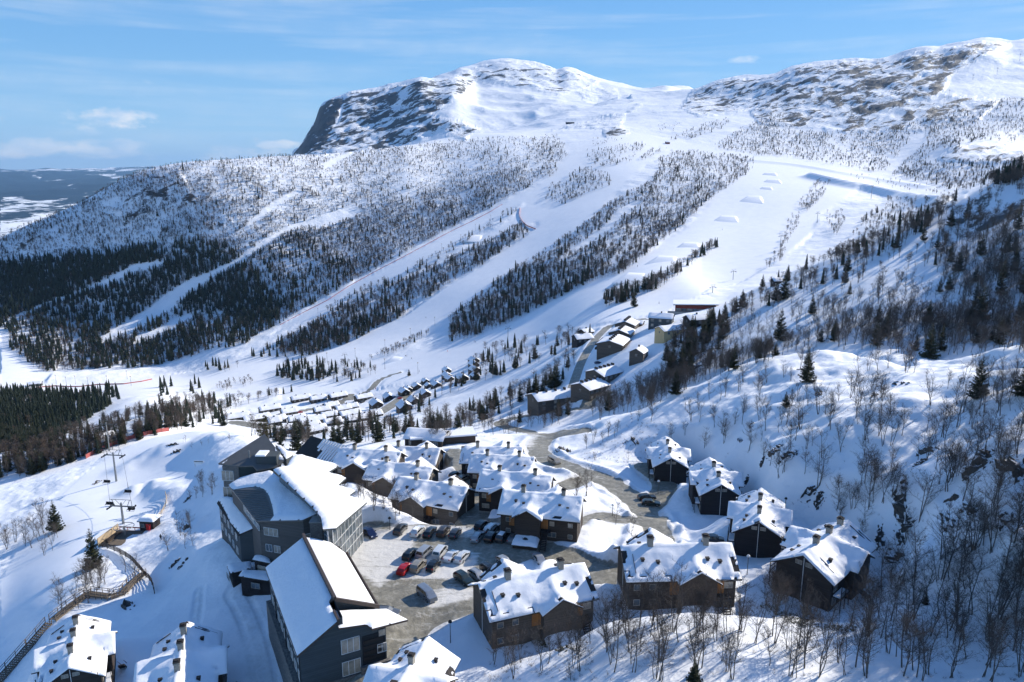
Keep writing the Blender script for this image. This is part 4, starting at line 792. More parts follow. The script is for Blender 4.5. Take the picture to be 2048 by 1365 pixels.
def pine_meshes(seed, H=9.0):
    rnd = random.Random(seed); T = MB(); T.tube([(0, 0, -.5), (.15, 0, H*.4), (0.05, .1, H*.95)], [.2, .14, .05], 6); vs, fs = [], []
    for b in range(26):
        u = rnd.uniform(.42, 1.0); z = H*u; a = rnd.uniform(0, 6.28); L = 2.3*(1.15-u)*rnd.uniform(.6, 1.1)+.5
        e = Vector((math.cos(a)*L, math.sin(a)*L, z+rnd.uniform(-.1, .6))); T.tube([(0.05, 0, z), e], [.05, .02], 3, False)
        for c in range(6):
            ctr = Vector((0.05, 0, z)).lerp(e, rnd.uniform(.5, 1.05))+Vector((rnd.uniform(-.3, .3), rnd.uniform(-.3, .3), rnd.uniform(0, .3)))
            for k in range(26):
                d = Vector((rnd.gauss(0, 1), rnd.gauss(0, 1), rnd.gauss(0, .7))).normalized(); ribbon(vs, fs, ctr+d*.05, ctr+d*rnd.uniform(.25, .45), .035, rnd)
    t = T.mesh('pine_trunk', M['bark_spruce']); c = bpy.data.meshes.new('pine_crown'); c.from_pydata(vs, [], fs); c.materials.append(M['pine']); c.update(); return t, c
BIRCH = [birch_meshes(i, 6.5, [1, 1, 2, 1, 3, 2, 1, 2, 1, 3][i], [1.0, .8, .75, 1.2, .6, .8, .6, .7, 1.0, .55][i]) for i in range(10)]
BLOW = [birch_low(20+i, 6.0, [60, 80, 46, 70, 56, 90][i], .034, i % 2 == 1) for i in range(6)]
SPRUCE = [spruce_meshes(40+i, 10.0, [1.9, 2.2, 1.6, 2.0, 2.4, 1.7][i], 30, 11) for i in range(6)]
SLOW = [spruce_low(60+i, 10.0, [1.5, 1.8, 1.3, 1.7][i]) for i in range(4)]
PINE = pine_meshes(80)
def joined(tm, cm, nm):
    me = bpy.data.meshes.new(nm); a = [tuple(v.co) for v in tm.vertices]; b = [tuple(v.co) for v in cm.vertices]; n = len(a)
    me.from_pydata(a+b, [], [tuple(p.vertices) for p in tm.polygons]+[tuple(i+n for i in p.vertices) for p in cm.polygons]); me.materials.append(tm.materials[0]); me.materials.append(cm.materials[0])
    me.polygons.foreach_set('material_index', [0]*len(tm.polygons)+[1]*len(cm.polygons)); me.update(); return me
BJ = [joined(*BIRCH[i], 'birch_near') for i in (1, 2, 4, 5, 6, 9)]; SJ = [joined(*SPRUCE[i], 'spruce_near') for i in (0, 2, 5)]
# ------------------------------------------------------------------ where trees stand
rng = np.random.default_rng(5)
def sample_poly(poly, n):
    x0, x1 = min(p[0] for p in poly), max(p[0] for p in poly); y0, y1 = min(p[1] for p in poly), max(p[1] for p in poly)
    ox, oy = [], []; got = 0
    while got < n:
        x = rng.uniform(x0, x1, n*3+20); y = rng.uniform(y0, y1, n*3+20); m = poly_in(x, y, poly); ox.append(x[m]); oy.append(y[m]); got += m.sum()
    return np.concatenate(ox)[:n], np.concatenate(oy)[:n]
def area(poly):
    a = 0
    for i in range(len(poly)): (x0, y0), (x1, y1) = poly[i], poly[(i+1) % len(poly)]; a += x0*y1-x1*y0
    return abs(a)/2
TR = []                               # rows: x y z kind(0 birch 1 spruce) height region
for pi_, (poly, dens, sf, hl, hh) in enumerate(FOREST):
    poly = widen(poly); n = int(area(poly)/1000*dens*1.15)
    if n < 1: continue
    x, y = sample_poly(poly, n); cl = sample(CLEARM, x, y); x, y = x[cl < 0.5], y[cl < 0.5]
    patch = vnoise(x/26, y/15, 91+pi_)+0.5*vnoise(x/9, y/6, 92+pi_); k = patch > rng.uniform(-.75, .12, len(x)); x, y = x[k], y[k]
    X, Y, Zz = hit_grid(Z, x, y); kind = (rng.random(len(x)) < sf).astype(int)
    h = rng.uniform(hl, hh, len(x))*np.where((kind == 1) & (sf < .35), 1.25, 1.0)*np.where((kind == 0) & (sf > .5), .75, 1.0)
    TR.append(np.stack([X, Y, Zz, kind, h, np.full(len(x), -1.0)], 1))
NEARREG = [  # polygon, count, share of spruce, height, label, group
 ([(1180,1365),(1190,1262),(1300,1215),(1480,1220),(1560,1245),(1600,1365)], 52, 0, 4.5, 7.5, 'bare birch on the sunlit snow mound below the brown house with the orange eaves panel', 'birches on the sunlit mound'),
 ([(1600,1365),(1560,1240),(1700,1240),(1780,1215),(1850,1240),(2048,1230),(2048,1365)], 54, 0.0, 5.5, 8.5, 'tall bare birch in the dense stand below the lowest gable-fronted house', 'birches below the gable-fronted houses'),
 ([(1760,1180),(1800,1080),(1850,1000),(2048,960),(2048,1230),(1850,1235)], 44, 0.0, 4.5, 7.5, 'bare birch on the steep blue-shaded slope beside the lowest gable-fronted house', 'birches on the shaded slope by the lowest house'),
 ([(1400,905),(1480,900),(1560,960),(1640,1010),(1760,1050),(1850,990),(2048,950),(2048,860),(1700,860),(1500,830),(1400,860)], 74, 0.0, 3.5, 6.5, 'bare twisted birch on the shaded bank between the black houses and the snowy ridge', 'birches on the bank above the black houses'),
 ([(1290,880),(1300,830),(1400,785),(1500,745),(1650,715),(1800,735),(1950,730),(2048,720),(2048,860),(1700,860),(1500,830),(1400,860),(1330,890)], 84, 0.0, 3, 6, 'small bare birch just under the rounded crest of the near snowy ridge', 'small birches under the ridge crest'),
 ([(1150,925),(1180,860),(1290,830),(1300,890),(1270,930)], 9, 0.0, 2.5, 4.5, 'low bare birch on the snowy knoll inside the road bend', 'low birches on the road-bend knoll'),
 ([(960,1362),(985,1310),(1080,1290),(1180,1275),(1185,1362)], 16, 0.0, 3.5, 6, 'slim bare birch in the snow hollow below the steep front stairs', 'birches below the front stairs'),
 ([(985,1262),(1000,1250),(1075,1240),(1095,1265),(1010,1292)], 9, 0.0, 4, 6.5, 'bare birch growing close in front of the dark stairs-side wall of the large grey-brown house', 'birches before the large grey-brown house'),
 ([(1235,1205),(1250,1196),(1330,1188),(1460,1192),(1470,1212),(1320,1206)], 15, 0.0, 3.5, 6, 'bare birch standing right before the brown house on the mound', 'birches before the house on the mound'),
 ([(1520,1215),(1545,1190),(1640,1205),(1700,1215),(1720,1235),(1560,1235)], 22, 0.0, 4.5, 6.5, 'brown-twigged birch hiding the foot of the lowest gable-fronted house', 'birches hiding the lowest house'),
 ([(640,985),(690,1000),(760,1005),(775,1030),(860,1062),(905,1066),(800,1045),(720,1015),(650,1000)], 12, 0.0, 4, 6.5, 'thin bare birch between the snow bank and the brown apartment houses', 'birches along the bank under the brown houses'),
 ([(690,975),(760,985),(850,1035),(800,1040),(720,1000)], 10, 0.0, 4, 6, 'thin bare birch before the gable of a brown apartment house', 'birches before the brown house gables'),
 ([(1115,990),(1165,975),(1210,960),(1230,985),(1170,1000)], 8, 0.0, 4, 6.5, 'reddish-brown birch on the small snow island between road loops', 'birches on the snow island'),
 ([(1190,1045),(1290,1050),(1300,1100),(1200,1090)], 3, 0.0, 4, 5.5, 'small bare birch in the snow between the parked cars and the road', 'birches between car park and road'),
 ([(960,1300),(1180,1290),(1180,1362),(980,1362)], 5, 0.0, 1.5, 3, 'low bare birch sapling at the edge of the snow hollow', 'birch saplings in the hollow'),
 ([(0,1105),(30,1085),(95,1030),(105,1070),(50,1110),(0,1150)], 11, 0.0, 4, 6, 'bare birch in the blue-shaded thicket left of the lower ski run', 'birches left of the lower ski run'),
 ([(50,1080),(110,1050),(150,1030),(120,1110),(70,1115)], 7, 0.0, 3.5, 5.5, 'bare birch beside the small spruce on the slope left of the chairlift run', 'birches beside the small spruce'),
 ([(100,1225),(130,1180),(200,1160),(230,1200),(180,1225)], 9, 0.0, 4, 6, 'bare birch above the wooden walkway on the slope under the lift', 'birches above the wooden walkway'),
 ([(150,1175),(215,1150),(260,1140),(280,1170),(220,1190)], 8, 0.0, 4.5, 6.5, 'bare birch beside the small landing of the wooden walkway', 'birches by the walkway landing'),
 ([(325,1110),(350,1060),(385,1050),(390,1100),(350,1125)], 8, 0.0, 3, 5, 'bare birch on the bank left of the dark slate hotel wing', 'birches left of the hotel wing'),
 ([(380,1000),(400,960),(440,950),(445,990)], 8, 0.0, 2.5, 4.5, 'pale bare birch by the stone-faced hotel tower', 'birches by the hotel tower'),
 ([(340,880),(420,875),(470,885),(440,910),(360,900)], 6, 0.0, 1.5, 2.5, 'tiny bare birch on the sunlit snow dome behind the hotel', 'tiny birches on the snow dome'),
 ([(1560,1100),(1750,1130),(1760,1060),(1700,1020)], 6, 0.0, 3.5, 5.5, 'bare birch on the steep snow behind the lowest gable-fronted house', 'birches behind the lowest house'),
]
LAB = []
for poly, n, sf, hl, hh, lab, grp in NEARREG:
    n = int(n*1.12*area(widen(poly))/area(poly)); poly = widen(poly); hl, hh = hl*1.2, hh*(1.35 if 'shaded' in lab or 'ridge' in lab else 1.15); x, y = sample_poly(poly, n); X, Y, Zz = hit_grid(Z, x, y); LAB.append((lab, grp))
    TR.append(np.stack([X, Y, Zz, np.zeros(n), rng.uniform(hl, hh, n), np.full(n, len(LAB)-1.0)], 1))
SINGLE = [  # base px, top py, kind, label
 (1955,797,712,1,'wide ragged spruce standing alone on the sunlit ridge at the right'), (2044,793,722,1,'spruce cut off by the right edge of the view, beside the ridge'),
 (1613,764,692,1,'dark conical spruce on the rounded snow hump of the near ridge'), (1571,814,783,1,'squat dark little spruce on the shaded bank below the ridge hump'),
 (1560,682,615,1,'slender tall spruce alone on the middle hillside'), (1551,712,684,1,'short spruce below the slender tall spruce on the middle hillside'),
 (1567,600,542,1,'tallest spruce beside the small hut at the edge of the ski slope'), (1552,602,560,1,'second spruce next to the hut at the edge of the ski slope'),
 (1690,566,532,1,'dark bushy spruce on the crest of the middle hillside'), (1897,580,545,1,'spruce in the deep shade at the foot of the right-hand hill'),
 (1962,640,565,1,'tall thin spruce in the shaded right-hand hillside'), (1858,718,645,1,'tall spruce rising from the brown thicket behind the ridge'),
 (1850,1210,1182,1,'round dark dwarf spruce bush on the shaded slope'), (1388,1372,1318,1,'narrow spruce at the bottom edge of the view among birches'),
 (188,1136,1056,1,'spruce beside the curved fence under the chairlift'), (112,1062,1000,1,'brownish spruce on the slope left of the chairlift run'),
 (757,884,822,1,'large spruce in the gap behind the stepped apartment houses'), (716,886,845,1,'spruce just left of the large spruce behind the apartment houses'), (680,888,838,1,'dense spruce behind the dark-striped roof'),
 (668,884,842,1,'spruce at the left of the pair behind the dark-striped roof'), (822,862,818,1,'spruce above the low garage roofs'), (812,866,826,1,'spruce left of its taller twin above the low garage roofs'),
 (892,866,824,1,'lone spruce in the snowfield behind the topmost apartment houses'), (1112,775,722,1,'tall spruce under the terraced holiday flats'), (1102,778,738,1,'spruce left of its taller twin under the terraced flats'),
 (1072,790,745,1,'ragged spruce low on the snowfield under the terraces'), (1085,792,752,1,'ragged spruce beside the terraces snowfield pair'),
 (1345,742,690,1,'dark spruce at the left of the clump above the detached stone-coloured house'), (1362,748,686,1,'tallest spruce of the clump above the stone-coloured house'), (1378,744,700,1,'broad dark spruce right of the clump above the stone-coloured house'),
 (1420,665,620,1,'spruce below the red lodge at the piste edge'), (1410,685,640,1,'brownish spruce between the lodge and the flats'), (1525,575,548,1,'spruce left of the hut at the edge of the ski slope'),
 (1133,585,555,1,'single spruce in the tree strip beside the middle piste'), (1245,605,570,1,'spruce standing clear at the lower tip of the tree strip below the jumps'), (1287,580,552,1,'spruce near the lowest snow jump'), (1296,578,546,1,'taller spruce near the lowest snow jump'),
 (818,752,738,1,'tiny lone spruce on the wide run above the cabins'), (1268,614,578,1,'birch-like spruce right of the lone strip-tip spruce'),
 (843,870,800,2,''), (530,900,838,2,'pine with a yellowish flat crown behind the grey hotel gable'), (1145,900,820,2,''),
]
SINGLE = [s for s in SINGLE if s[4]]
allt = np.concatenate(TR)
keepm = np.ones(len(allt), bool)      # nothing grows through the houses, on the roads or in the car park
for cx, cy, ux, uy, hl, hw, z in PADS:
    dx, dy = allt[:, 0]-cx, allt[:, 1]-cy; keepm &= ~((np.abs(dx*ux+dy*uy) < hl+0.8) & (np.abs(-dx*uy+dy*ux) < hw+0.8))
si = np.clip(np.searchsorted(sg, allt[:, 0]/allt[:, 1]), 0, NC-1); yi = np.clip(np.searchsorted(YG, allt[:, 1]), 0, NR-1)
keepm &= road[yi, si] < 0.2
allt = allt[keepm & (allt[:, 1] < 2600)]
size = allt[:, 4]/np.hypot(allt[:, 1], allt[:, 0]); apx, apy = PX(allt[:, 0], allt[:, 1], allt[:, 2]); size = np.where((apx < 4) | (apx > 2044), 0, size)
def regname(px, py):
    for (x0, y0, x1, y1), r in ZONES:
        if x0 <= px < x1 and y0 <= py < y1: return r
    return 'the wooded slope'
ZONES = [((0, 770, 260, 1000), 'the dark valley wood'), ((260, 770, 480, 1000), 'the mixed wood behind the sunlit ski run'), ((480, 800, 660, 1000), 'the trees between hotel and valley cabins'),
         ((660, 760, 960, 1000), 'the belt behind the apartment houses'), ((960, 640, 1240, 880), 'the belt under the terraced flats'), ((0, 480, 640, 770), 'the dark forest on the left mountainside'),
         ((640, 400, 900, 760), 'the strip between the two long pistes'), ((900, 380, 1250, 700), 'the tree island between the middle pistes'), ((1250, 300, 1500, 660), 'the strip above the snow jumps'),
         ((1250, 600, 1500, 800), 'the wooded slope around the red lodge'), ((1400, 560, 1800, 760), 'the middle hillside at the right'), ((1500, 300, 2048, 560), 'the upper right-hand slopes'), ((1500, 560, 2048, 760), 'the thicket behind the near ridge')]
nb_, ns_ = 0, 0
for root_m in (BIRCH, SPRUCE): pass
birch_i = [i for i in np.argsort(-size) if allt[i, 3] == 0][:299]
nsing = sum(1 for s in SINGLE if s[3] == 1)
spruce_i = [i for i in np.argsort(-size) if allt[i, 3] == 1][:299-nsing]
solo = set(birch_i) | set(spruce_i)
def put_tree(kind, x, y, z, h, label, group, rs):
    if kind == 0: tm, cm = BIRCH[rs % len(BIRCH)]; nm, cat, H = 'birch_tree', 'tree', 6.5
    elif kind == 1: tm, cm = SPRUCE[rs % len(SPRUCE)]; nm, cat, H = 'spruce_tree', 'tree', 10.0
    else: tm, cm = PINE; nm, cat, H = 'pine_tree', 'tree', 9.0
    t = bpy.data.objects.new(nm, None); COL.objects.link(t); t.location = (x, y, z); k = h/H
    w = k*(1 if kind == 0 else (1.15 if h < 7 else 1.0)); t.scale = (w, w, k); t.rotation_euler = (0, 0, (rs*2.399) % 6.283)
    t['label'] = label; t['category'] = cat
    if group: t['group'] = group
    obj('trunk', tm, t); obj('crown', cm, t)
ORD1 = ['first', 'second', 'third', 'fourth', 'fifth', 'sixth', 'seventh', 'eighth', 'ninth', 'tenth', 'eleventh', 'twelfth', 'thirteenth', 'fourteenth', 'fifteenth', 'sixteenth', 'seventeenth', 'eighteenth', 'nineteenth', 'twentieth']
def ordinal(i):
    if i < 20: return ORD1[i]
    if i >= 99: return 'one hundred and '+ordinal(i-100) if i > 99 else 'hundredth'
    t, u = divmod(i+1, 10); w = ['twent', 'thirt', 'fort', 'fift', 'sixt', 'sevent', 'eight', 'ninet'][t-2]
    return w+('ieth' if u == 0 else 'y-'+ORD1[u-1])
def plant_group(ids, kind):
    G_ = {}
    for n_, i in enumerate(ids):
        x, y, z, k, h, r = allt[i]; px, py = PX(x, y, z)
        if r >= 0: grp = LAB[int(r)][1]
        else: rg = regname(px, py); grp = ('birches ' if kind == 0 else 'spruces ')+('among ' if rg.startswith('the trees') else 'on ' if 'slope' in rg or 'hillside' in rg or 'mountainside' in rg else 'in ')+rg
        G_.setdefault(grp, []).append((px, n_, i))
    for grp, L in G_.items():
        hs = sorted(allt[i, 4] for _, _, i in L); lo, hi = hs[len(hs)//3], hs[2*len(hs)//3]
        for rank, (px, n_, i) in enumerate(sorted(L)):
            x, y, z, k, h, r = allt[i]; sz = 'small' if h < lo else 'tall' if h > hi else 'middling'
            if kind == 0: what = sz+' '+['single-stemmed', 'forked', 'three-stemmed'][[1, 1, 2, 1, 3, 2, 1, 2, 1, 3][n_ % 10]-1]+' birch'
            else: what = sz+' dark spruce'
            put_tree(kind, x, y, z, h, '%s, %s from left %s' % (what, ordinal(rank), grp.split(' ', 1)[1]), grp, n_)
plant_group(birch_i, 0); plant_group(spruce_i, 1)
for n_, (px, py, top, kind, lab) in enumerate(SINGLE):
    p = G(px, py); t1 = float(TT(top)); h = max((CH-t1*p.y)-p.z, 2.0); put_tree(kind, p.x, p.y, p.z, h, lab, None, n_*3+1)
# the rest of the woods: one object of each kind, too many to count
def forest(name, mask, meshes, H, label, near_extra=0):
    pts = allt[mask]; n = len(pts)
    if not n: return
    me = bpy.data.meshes.new(name); me.vertices.add(n); me.vertices.foreach_set('co', pts[:, :3].astype(np.float32).ravel())
    for k, v in (('scl', pts[:, 4]/H), ('rotz', rng.uniform(0, 6.283, n))):
        a = me.attributes.new(k, 'FLOAT', 'POINT'); a.data.foreach_set('value', v.astype(np.float32))
    nf = len(meshes)-near_extra; pk = rng.integers(0, nf, n)
    if near_extra: pk = np.where(pts[:, 1] < 330, nf+rng.integers(0, near_extra, n), pk)
    a = me.attributes.new('pick', 'INT', 'POINT'); a.data.foreach_set('value', pk.astype(np.int32))
    cl = bpy.data.collections.new(name+'_kinds')
    for j, m_ in enumerate(meshes):
        q = bpy.data.objects.new('%s_kind_%02d' % (name, j), m_); cl.objects.link(q)
    o = obj(name, me); o['kind'] = 'stuff'; o['label'] = label
    ng = bpy.data.node_groups.new(name, 'GeometryNodeTree'); ng.interface.new_socket('Geometry', in_out='INPUT', socket_type='NodeSocketGeometry'); ng.interface.new_socket('Geometry', in_out='OUTPUT', socket_type='NodeSocketGeometry')
    gi, go = ng.nodes.new('NodeGroupInput'), ng.nodes.new('NodeGroupOutput'); mp = ng.nodes.new('GeometryNodeMeshToPoints'); ip = ng.nodes.new('GeometryNodeInstanceOnPoints'); ci = ng.nodes.new('GeometryNodeCollectionInfo')
    ci.inputs['Collection'].default_value = cl; ci.inputs['Separate Children'].default_value = True; ci.inputs['Reset Children'].default_value = True
    def na(nm, tp): a = ng.nodes.new('GeometryNodeInputNamedAttribute'); a.data_type = tp; a.inputs['Name'].default_value = nm; return a.outputs['Attribute']
    cx = ng.nodes.new('ShaderNodeCombineXYZ'); ng.links.new(na('rotz', 'FLOAT'), cx.inputs[2]); cs = ng.nodes.new('ShaderNodeCombineXYZ'); s_ = na('scl', 'FLOAT')
    for k in range(3): ng.links.new(s_, cs.inputs[k])
    ip.inputs['Pick Instance'].default_value = True
    ng.links.new(gi.outputs[0], mp.inputs['Mesh']); ng.links.new(mp.outputs[0], ip.inputs['Points']); ng.links.new(ci.outputs[0], ip.inputs['Instance']); ng.links.new(na('pick', 'INT'), ip.inputs['Instance Index'])
    ng.links.new(cx.outputs[0], ip.inputs['Rotation']); ng.links.new(cs.outputs[0], ip.inputs['Scale']); ng.links.new(ip.outputs[0], go.inputs[0])
    md = o.modifiers.new('scatter', 'NODES'); md.node_group = ng; return o
rest = np.ones(len(allt), bool); rest[list(solo)] = False
forest('birch_forest', rest & (allt[:, 3] == 0), BLOW+BJ, 6.25, 'far bare birch woods covering the slopes between the pistes', len(BJ))
forest('spruce_forest', rest & (allt[:, 3] == 1), SLOW+SJ, 10.0, 'far dark spruce woods covering the lower mountainside', len(SJ))
print('TREES', len(allt), 'birch', int((allt[:, 3] == 0).sum()), 'spruce', int((allt[:, 3] == 1).sum()))
# ------------------------------------------------------------------ timber apartment houses
SL = 3.2/5.3; RID, EAV, HW_, HL_ = 8.2, 5.0, 5.3, 8.9
def grid_cuts(brk, step):
    out = []; brk = sorted(set(brk))
    for a, b in zip(brk[:-1], brk[1:]):
        n = max(1, int(round((b-a)/step))); out += [a+(b-a)*i/n for i in range(n)]
    return np.array(out+[brk[-1]])
def roof_field(wings):
    def inside(x, y):
        m = (abs(x) <= HL_+1e-6) & (abs(y) <= HW_+1e-6)
        for xc, hw, s, pr, ap in wings: m = m | ((abs(x-xc) <= hw+1e-6) & (y*s >= -1e-6) & (y*s <= HW_+pr+1e-6))
        return m
    def hts(x, y):
        L = [np.where((abs(x) <= HL_+1e-6) & (abs(y) <= HW_+1e-6), RID-abs(y)*SL, -99)]
        for xc, hw, s, pr, ap in wings: L.append(np.where((abs(x-xc) <= hw+1e-6) & (y*s >= -1e-6) & (y*s <= HW_+pr+1e-6), ap-abs(x-xc)*SL*1.0, -99))
        return L
    return inside, hts
def edge_dist(inside, x, y, r=1.5, n=10):
    d = np.full(x.shape, r)
    for k in range(16):
        a = k*math.pi/8
        for i in range(1, n+1):
            q = r*i/n; o = ~inside(x+math.cos(a)*q, y+math.sin(a)*q); d = np.where(o & (d > q), q, d)
    return d
def roof_mesh(wings, step, smooth, thick, seed, m, snowy):
    inside, hts = roof_field(wings); bx = [-HL_, HL_, 0]; by = [-HW_, HW_, 0]
    for xc, hw, s, pr, ap in wings: bx += [xc-hw, xc+hw, xc]; by += [s*(HW_+pr)]
    xs, ys = grid_cuts(bx, step), grid_cuts(by, step); X, Y = np.meshgrid(xs, ys); H = np.array(hts(X, Y))
    if snowy:
        kk = 2.2; Zt = np.log(np.exp(kk*(H-5)).sum(0)+1e-12)/kk+5; Zm = H.max(0); Zt = Zm+np.minimum(Zt-Zm, 0.5)
        ed = edge_dist(inside, X, Y); off = fbm(X+seed*31, Y, 2.2, 4, seed)*0.34+fbm(X+seed*31, Y, 7, 2, seed+9)*0.30
        Zt = Zt+0.04+(thick+off*thick*1.6)*np.clip(1-(1-np.clip(ed/0.55, 0, 1))**2, 0, 1)*np.where(np.abs(Y) < 1.2, .82, 1); Zb = Zm+0.012
        bare = (ed < 1.3) & (fbm(X*.8+seed*13, Y*2.2, 2.4, 3, seed+30) > [.66, .56, .8, .44][seed % 4]) & (np.abs(X) > 1.5); Zt = np.where(bare, Zm-.06, Zt)
    else: Zm = H.max(0); Zt = Zm; Zb = Zm-0.20
    cx, cy = (X[:-1, :-1]+X[1:, 1:])/2, (Y[:-1, :-1]+Y[1:, 1:])/2; ok = inside(cx, cy)
    bad = H.max(0) < -50
    Zt = np.where(bad, EAV, Zt); Zb = np.where(bad, EAV-.1, Zb)
    nx, ny = len(xs), len(ys); vt = [(float(X[j, i]), float(Y[j, i]), float(Zt[j, i])) for j in range(ny) for i in range(nx)]; vb = [(float(X[j, i]), float(Y[j, i]), float(Zb[j, i])) for j in range(ny) for i in range(nx)]
    N = nx*ny; F_ = []
    for j in range(ny-1):
        for i in range(nx-1):
            if not ok[j, i]: continue
            a, b, c, d = j*nx+i, j*nx+i+1, (j+1)*nx+i+1, (j+1)*nx+i; F_.append((a, b, c, d))
            if not snowy: F_.append((N+d, N+c, N+b, N+a))
            for (p, q_, jj, ii) in ((a, b, j-1, i), (b, c, j, i+1), (c, d, j+1, i), (d, a, j, i-1)):
                if jj < 0 or ii < 0 or jj >= ny-1 or ii >= nx-1 or not ok[jj, ii]: F_.append((q_, p, N+p, N+q_))
    allv = vt+vb; used = sorted({k for f in F_ for k in f}); mp = {k: n for n, k in enumerate(used)}
    me = bpy.data.meshes.new('roof_snow' if snowy else 'roof_boards'); me.from_pydata([allv[k] for k in used], [], [tuple(mp[k] for k in f) for f in F_]); me.materials.append(m)
    if snowy: me.polygons.foreach_set('use_smooth', [True]*len(me.polygons))
    me.update(); return me
def window_meshes(w, h, bars=1, fm='frame'):
    f = MB(); t = .05; d = .06
    f.box(-w/2-t, w/2+t, -d, .03, -t, 0); f.box(-w/2-t, w/2+t, -d, .03, h, h+t); f.box(-w/2-t, -w/2, -d, .03, 0, h); f.box(w/2, w/2+t, -d, .03, 0, h)
    for b in range(1, bars+1): x = -w/2+w*b/(bars+1); f.box(x-.03, x+.03, -d+.01, .03, 0, h)
    g = MB().box(-w/2, w/2, -.02, .02, 0, h); return f.mesh('window_frame', M[fm]), g.mesh('window_pane', M['glass']), g.mesh('window_pane', M['glass_pale'])
WIN = {k: window_meshes(*v) for k, v in {'small': (.9, .9, 0), 'wide': (1.7, 1.0, 1), 'tall': (1.3, 1.35, 1), 'gable': (1.0, .65, 1), 'big': (2.6, 2.2, 2, 'white'), 'band': (3.0, 1.5, 2, 'white'), 'hotel': (1.3, 1.35, 1, 'white'), 'hotelwide': (1.8, 1.1, 1, 'white')}.items()}
def window(kind, parent, x, y, z, face, pale=False, frame=None):    # face: direction the window looks, angle in the thing's own frame
    f, g, gp = WIN[kind]; o = obj('window', f, parent); o.location = (x, y, z); o.rotation_euler = (0, 0, face+math.pi/2); obj('pane', gp if pale else g, o); return o
def make_house(kind, seed, timber='timber', bank=False):
    mir = 1 if kind in ('B',) else -1
    if kind == 'G': wings = [(-0.6, 3.6, -1, 1.3, 7.5), (-0.6, 3.6, 1, 1.3, 7.5)]
    else: wings = [(-2.2*mir, 3.3, -1, 1.3, 7.0), (2.6*mir, 3.9, 1, 1.5, 7.7)]
    r = bpy.data.objects.new('apartment_house' if kind != 'G' else 'gable_house', None); COL.objects.link(r)
    mt = M[timber]; rnd = random.Random(seed)
    ov = .65; w = MB(); gx = HL_-ov; gy = HW_-.75
    def topmain(y): return RID-.22-abs(y)*SL
    for s in (-1, 1): pass
    prof = [(-gy, -3.5), (gy, -3.5), (gy, topmain(gy)), (0, topmain(0)), (-gy, topmain(gy))]
    w.add([(-gx, y, z) for y, z in prof]+[(gx, y, z) for y, z in prof], [(0, 1, 2, 3, 4)[::-1], (5, 6, 7, 8, 9)]+[(i, (i+1) % 5, 5+(i+1) % 5, 5+i) for i in range(5)])
    obj('wall', w.mesh('house_wall', mt), r)
    for n_, (xc, hw, s, pr, ap) in enumerate(wings):
        w2 = MB(); hh = hw-.55; y0, y1 = s*(gy-1.2), s*(HW_+pr-.75); tp = lambda x: ap-.22-abs(x-xc)*SL
        pf = [(xc-hh, -3.5), (xc+hh, -3.5), (xc+hh, tp(xc+hh)), (xc, tp(xc)), (xc-hh, tp(xc-hh))]
        fa = [(0, 1, 2, 3, 4), (5, 6, 7, 8, 9)[::-1]]+[((i+1) % 5, i, 5+i, 5+(i+1) % 5) for i in range(5)]
        if s > 0: fa = [f[::-1] for f in fa]
        w2.add([(x, y1, z) for x, z in pf]+[(x, y0, z) for x, z in pf], fa); obj('gable_wing', w2.mesh('gable_wing', mt), r)
        yo = y1+s*.03
        if s < 0 and kind != 'G':
            # lean-to snow shed below the gable
            sh = MB(); sh.prism([(xc-hh+.2, yo), (xc-hh+.2, yo-2.6), (xc+hh-.2, yo-2.6), (xc+hh-.2, yo)][::1], -3.0, lambda x, y: .55+(y-yo)*.18); so = obj('shed', sh.mesh('shed', mt), r)
            sn = MB(); q = grid_cuts([xc-hh, xc+hh], .4); X, Y = np.meshgrid(q, grid_cuts([yo-2.9, yo-.02], .35)); e = np.minimum(np.minimum(X-X.min(), X.max()-X), np.minimum(Y-Y.min(), Y.max()+.6-Y)); Zs = .60+(Y-yo)*.18+.55*np.sqrt(np.clip(e/.6, 0, 1))+.1*fbm(X, Y, 1.2, 2, seed)
            ny_, nx_ = X.shape; vv = [(float(X[j, i]), float(Y[j, i]), float(Zs[j, i])) for j in range(ny_) for i in range(nx_)]
            sn.add(vv, [(j*nx_+i, j*nx_+i+1, (j+1)*nx_+i+1, (j+1)*nx_+i) for j in range(ny_-1) for i in range(nx_-1)]); obj('snow_load', sn.mesh('shed_snow', M['roof_snow'], True), so)
    rf = obj('roof', roof_mesh(wings, 1.1, False, 0, seed, M['roof_felt'], False), r)
    obj('roof_snow', roof_mesh(wings, .42, True, .40 if seed % 4 != 3 else .26, seed, M['roof_snow'], True), rf)
    # thin dark battens sticking out of the snow near the verges
    for n_ in range(4):
        s = rnd.choice((-1, 1)); x = s*(HL_-rnd.uniform(.3, 2.6)); sy = rnd.choice((-1, 1)); y0, y1 = rnd.uniform(.8, 2.8), rnd.uniform(3.2, 5.1)
        b = MB().beam((x, sy*y0, RID-y0*SL+.34), (x, sy*y1, RID-y1*SL+.34), .06, .16); obj('batten', b.mesh('batten', M['roof_felt']), rf)
    ch = MB().box(-.42, .42, -.42, .42, -.6, 1.75).box(-.5, .5, -.5, .5, 1.45, 1.6); cc_ = MB().box(-.52, .52, -.52, .52, 1.75, 1.87).box(-.3, .3, -.3, .3, 1.87, 2.05)
    if kind == 'G': chx = (-2.0, 4.6) if seed % 2 else (-5.5, -1.0, 4.0)
    else: chx = (-4.2, 4.6)
    chm, ccm = ch.mesh('chimney', M['chimney']), cc_.mesh('chimney_cap', M['roof_felt'])
    for x in chx: c = obj('chimney', chm, rf, (x, -.1, RID-.25)); obj('cap', ccm, c)
    vm = MB().box(-.22, .22, -.22, .22, -.3, .55).box(-.3, .3, -.3, .3, .42, .6).mesh('roof_vent', M['roof_felt'])
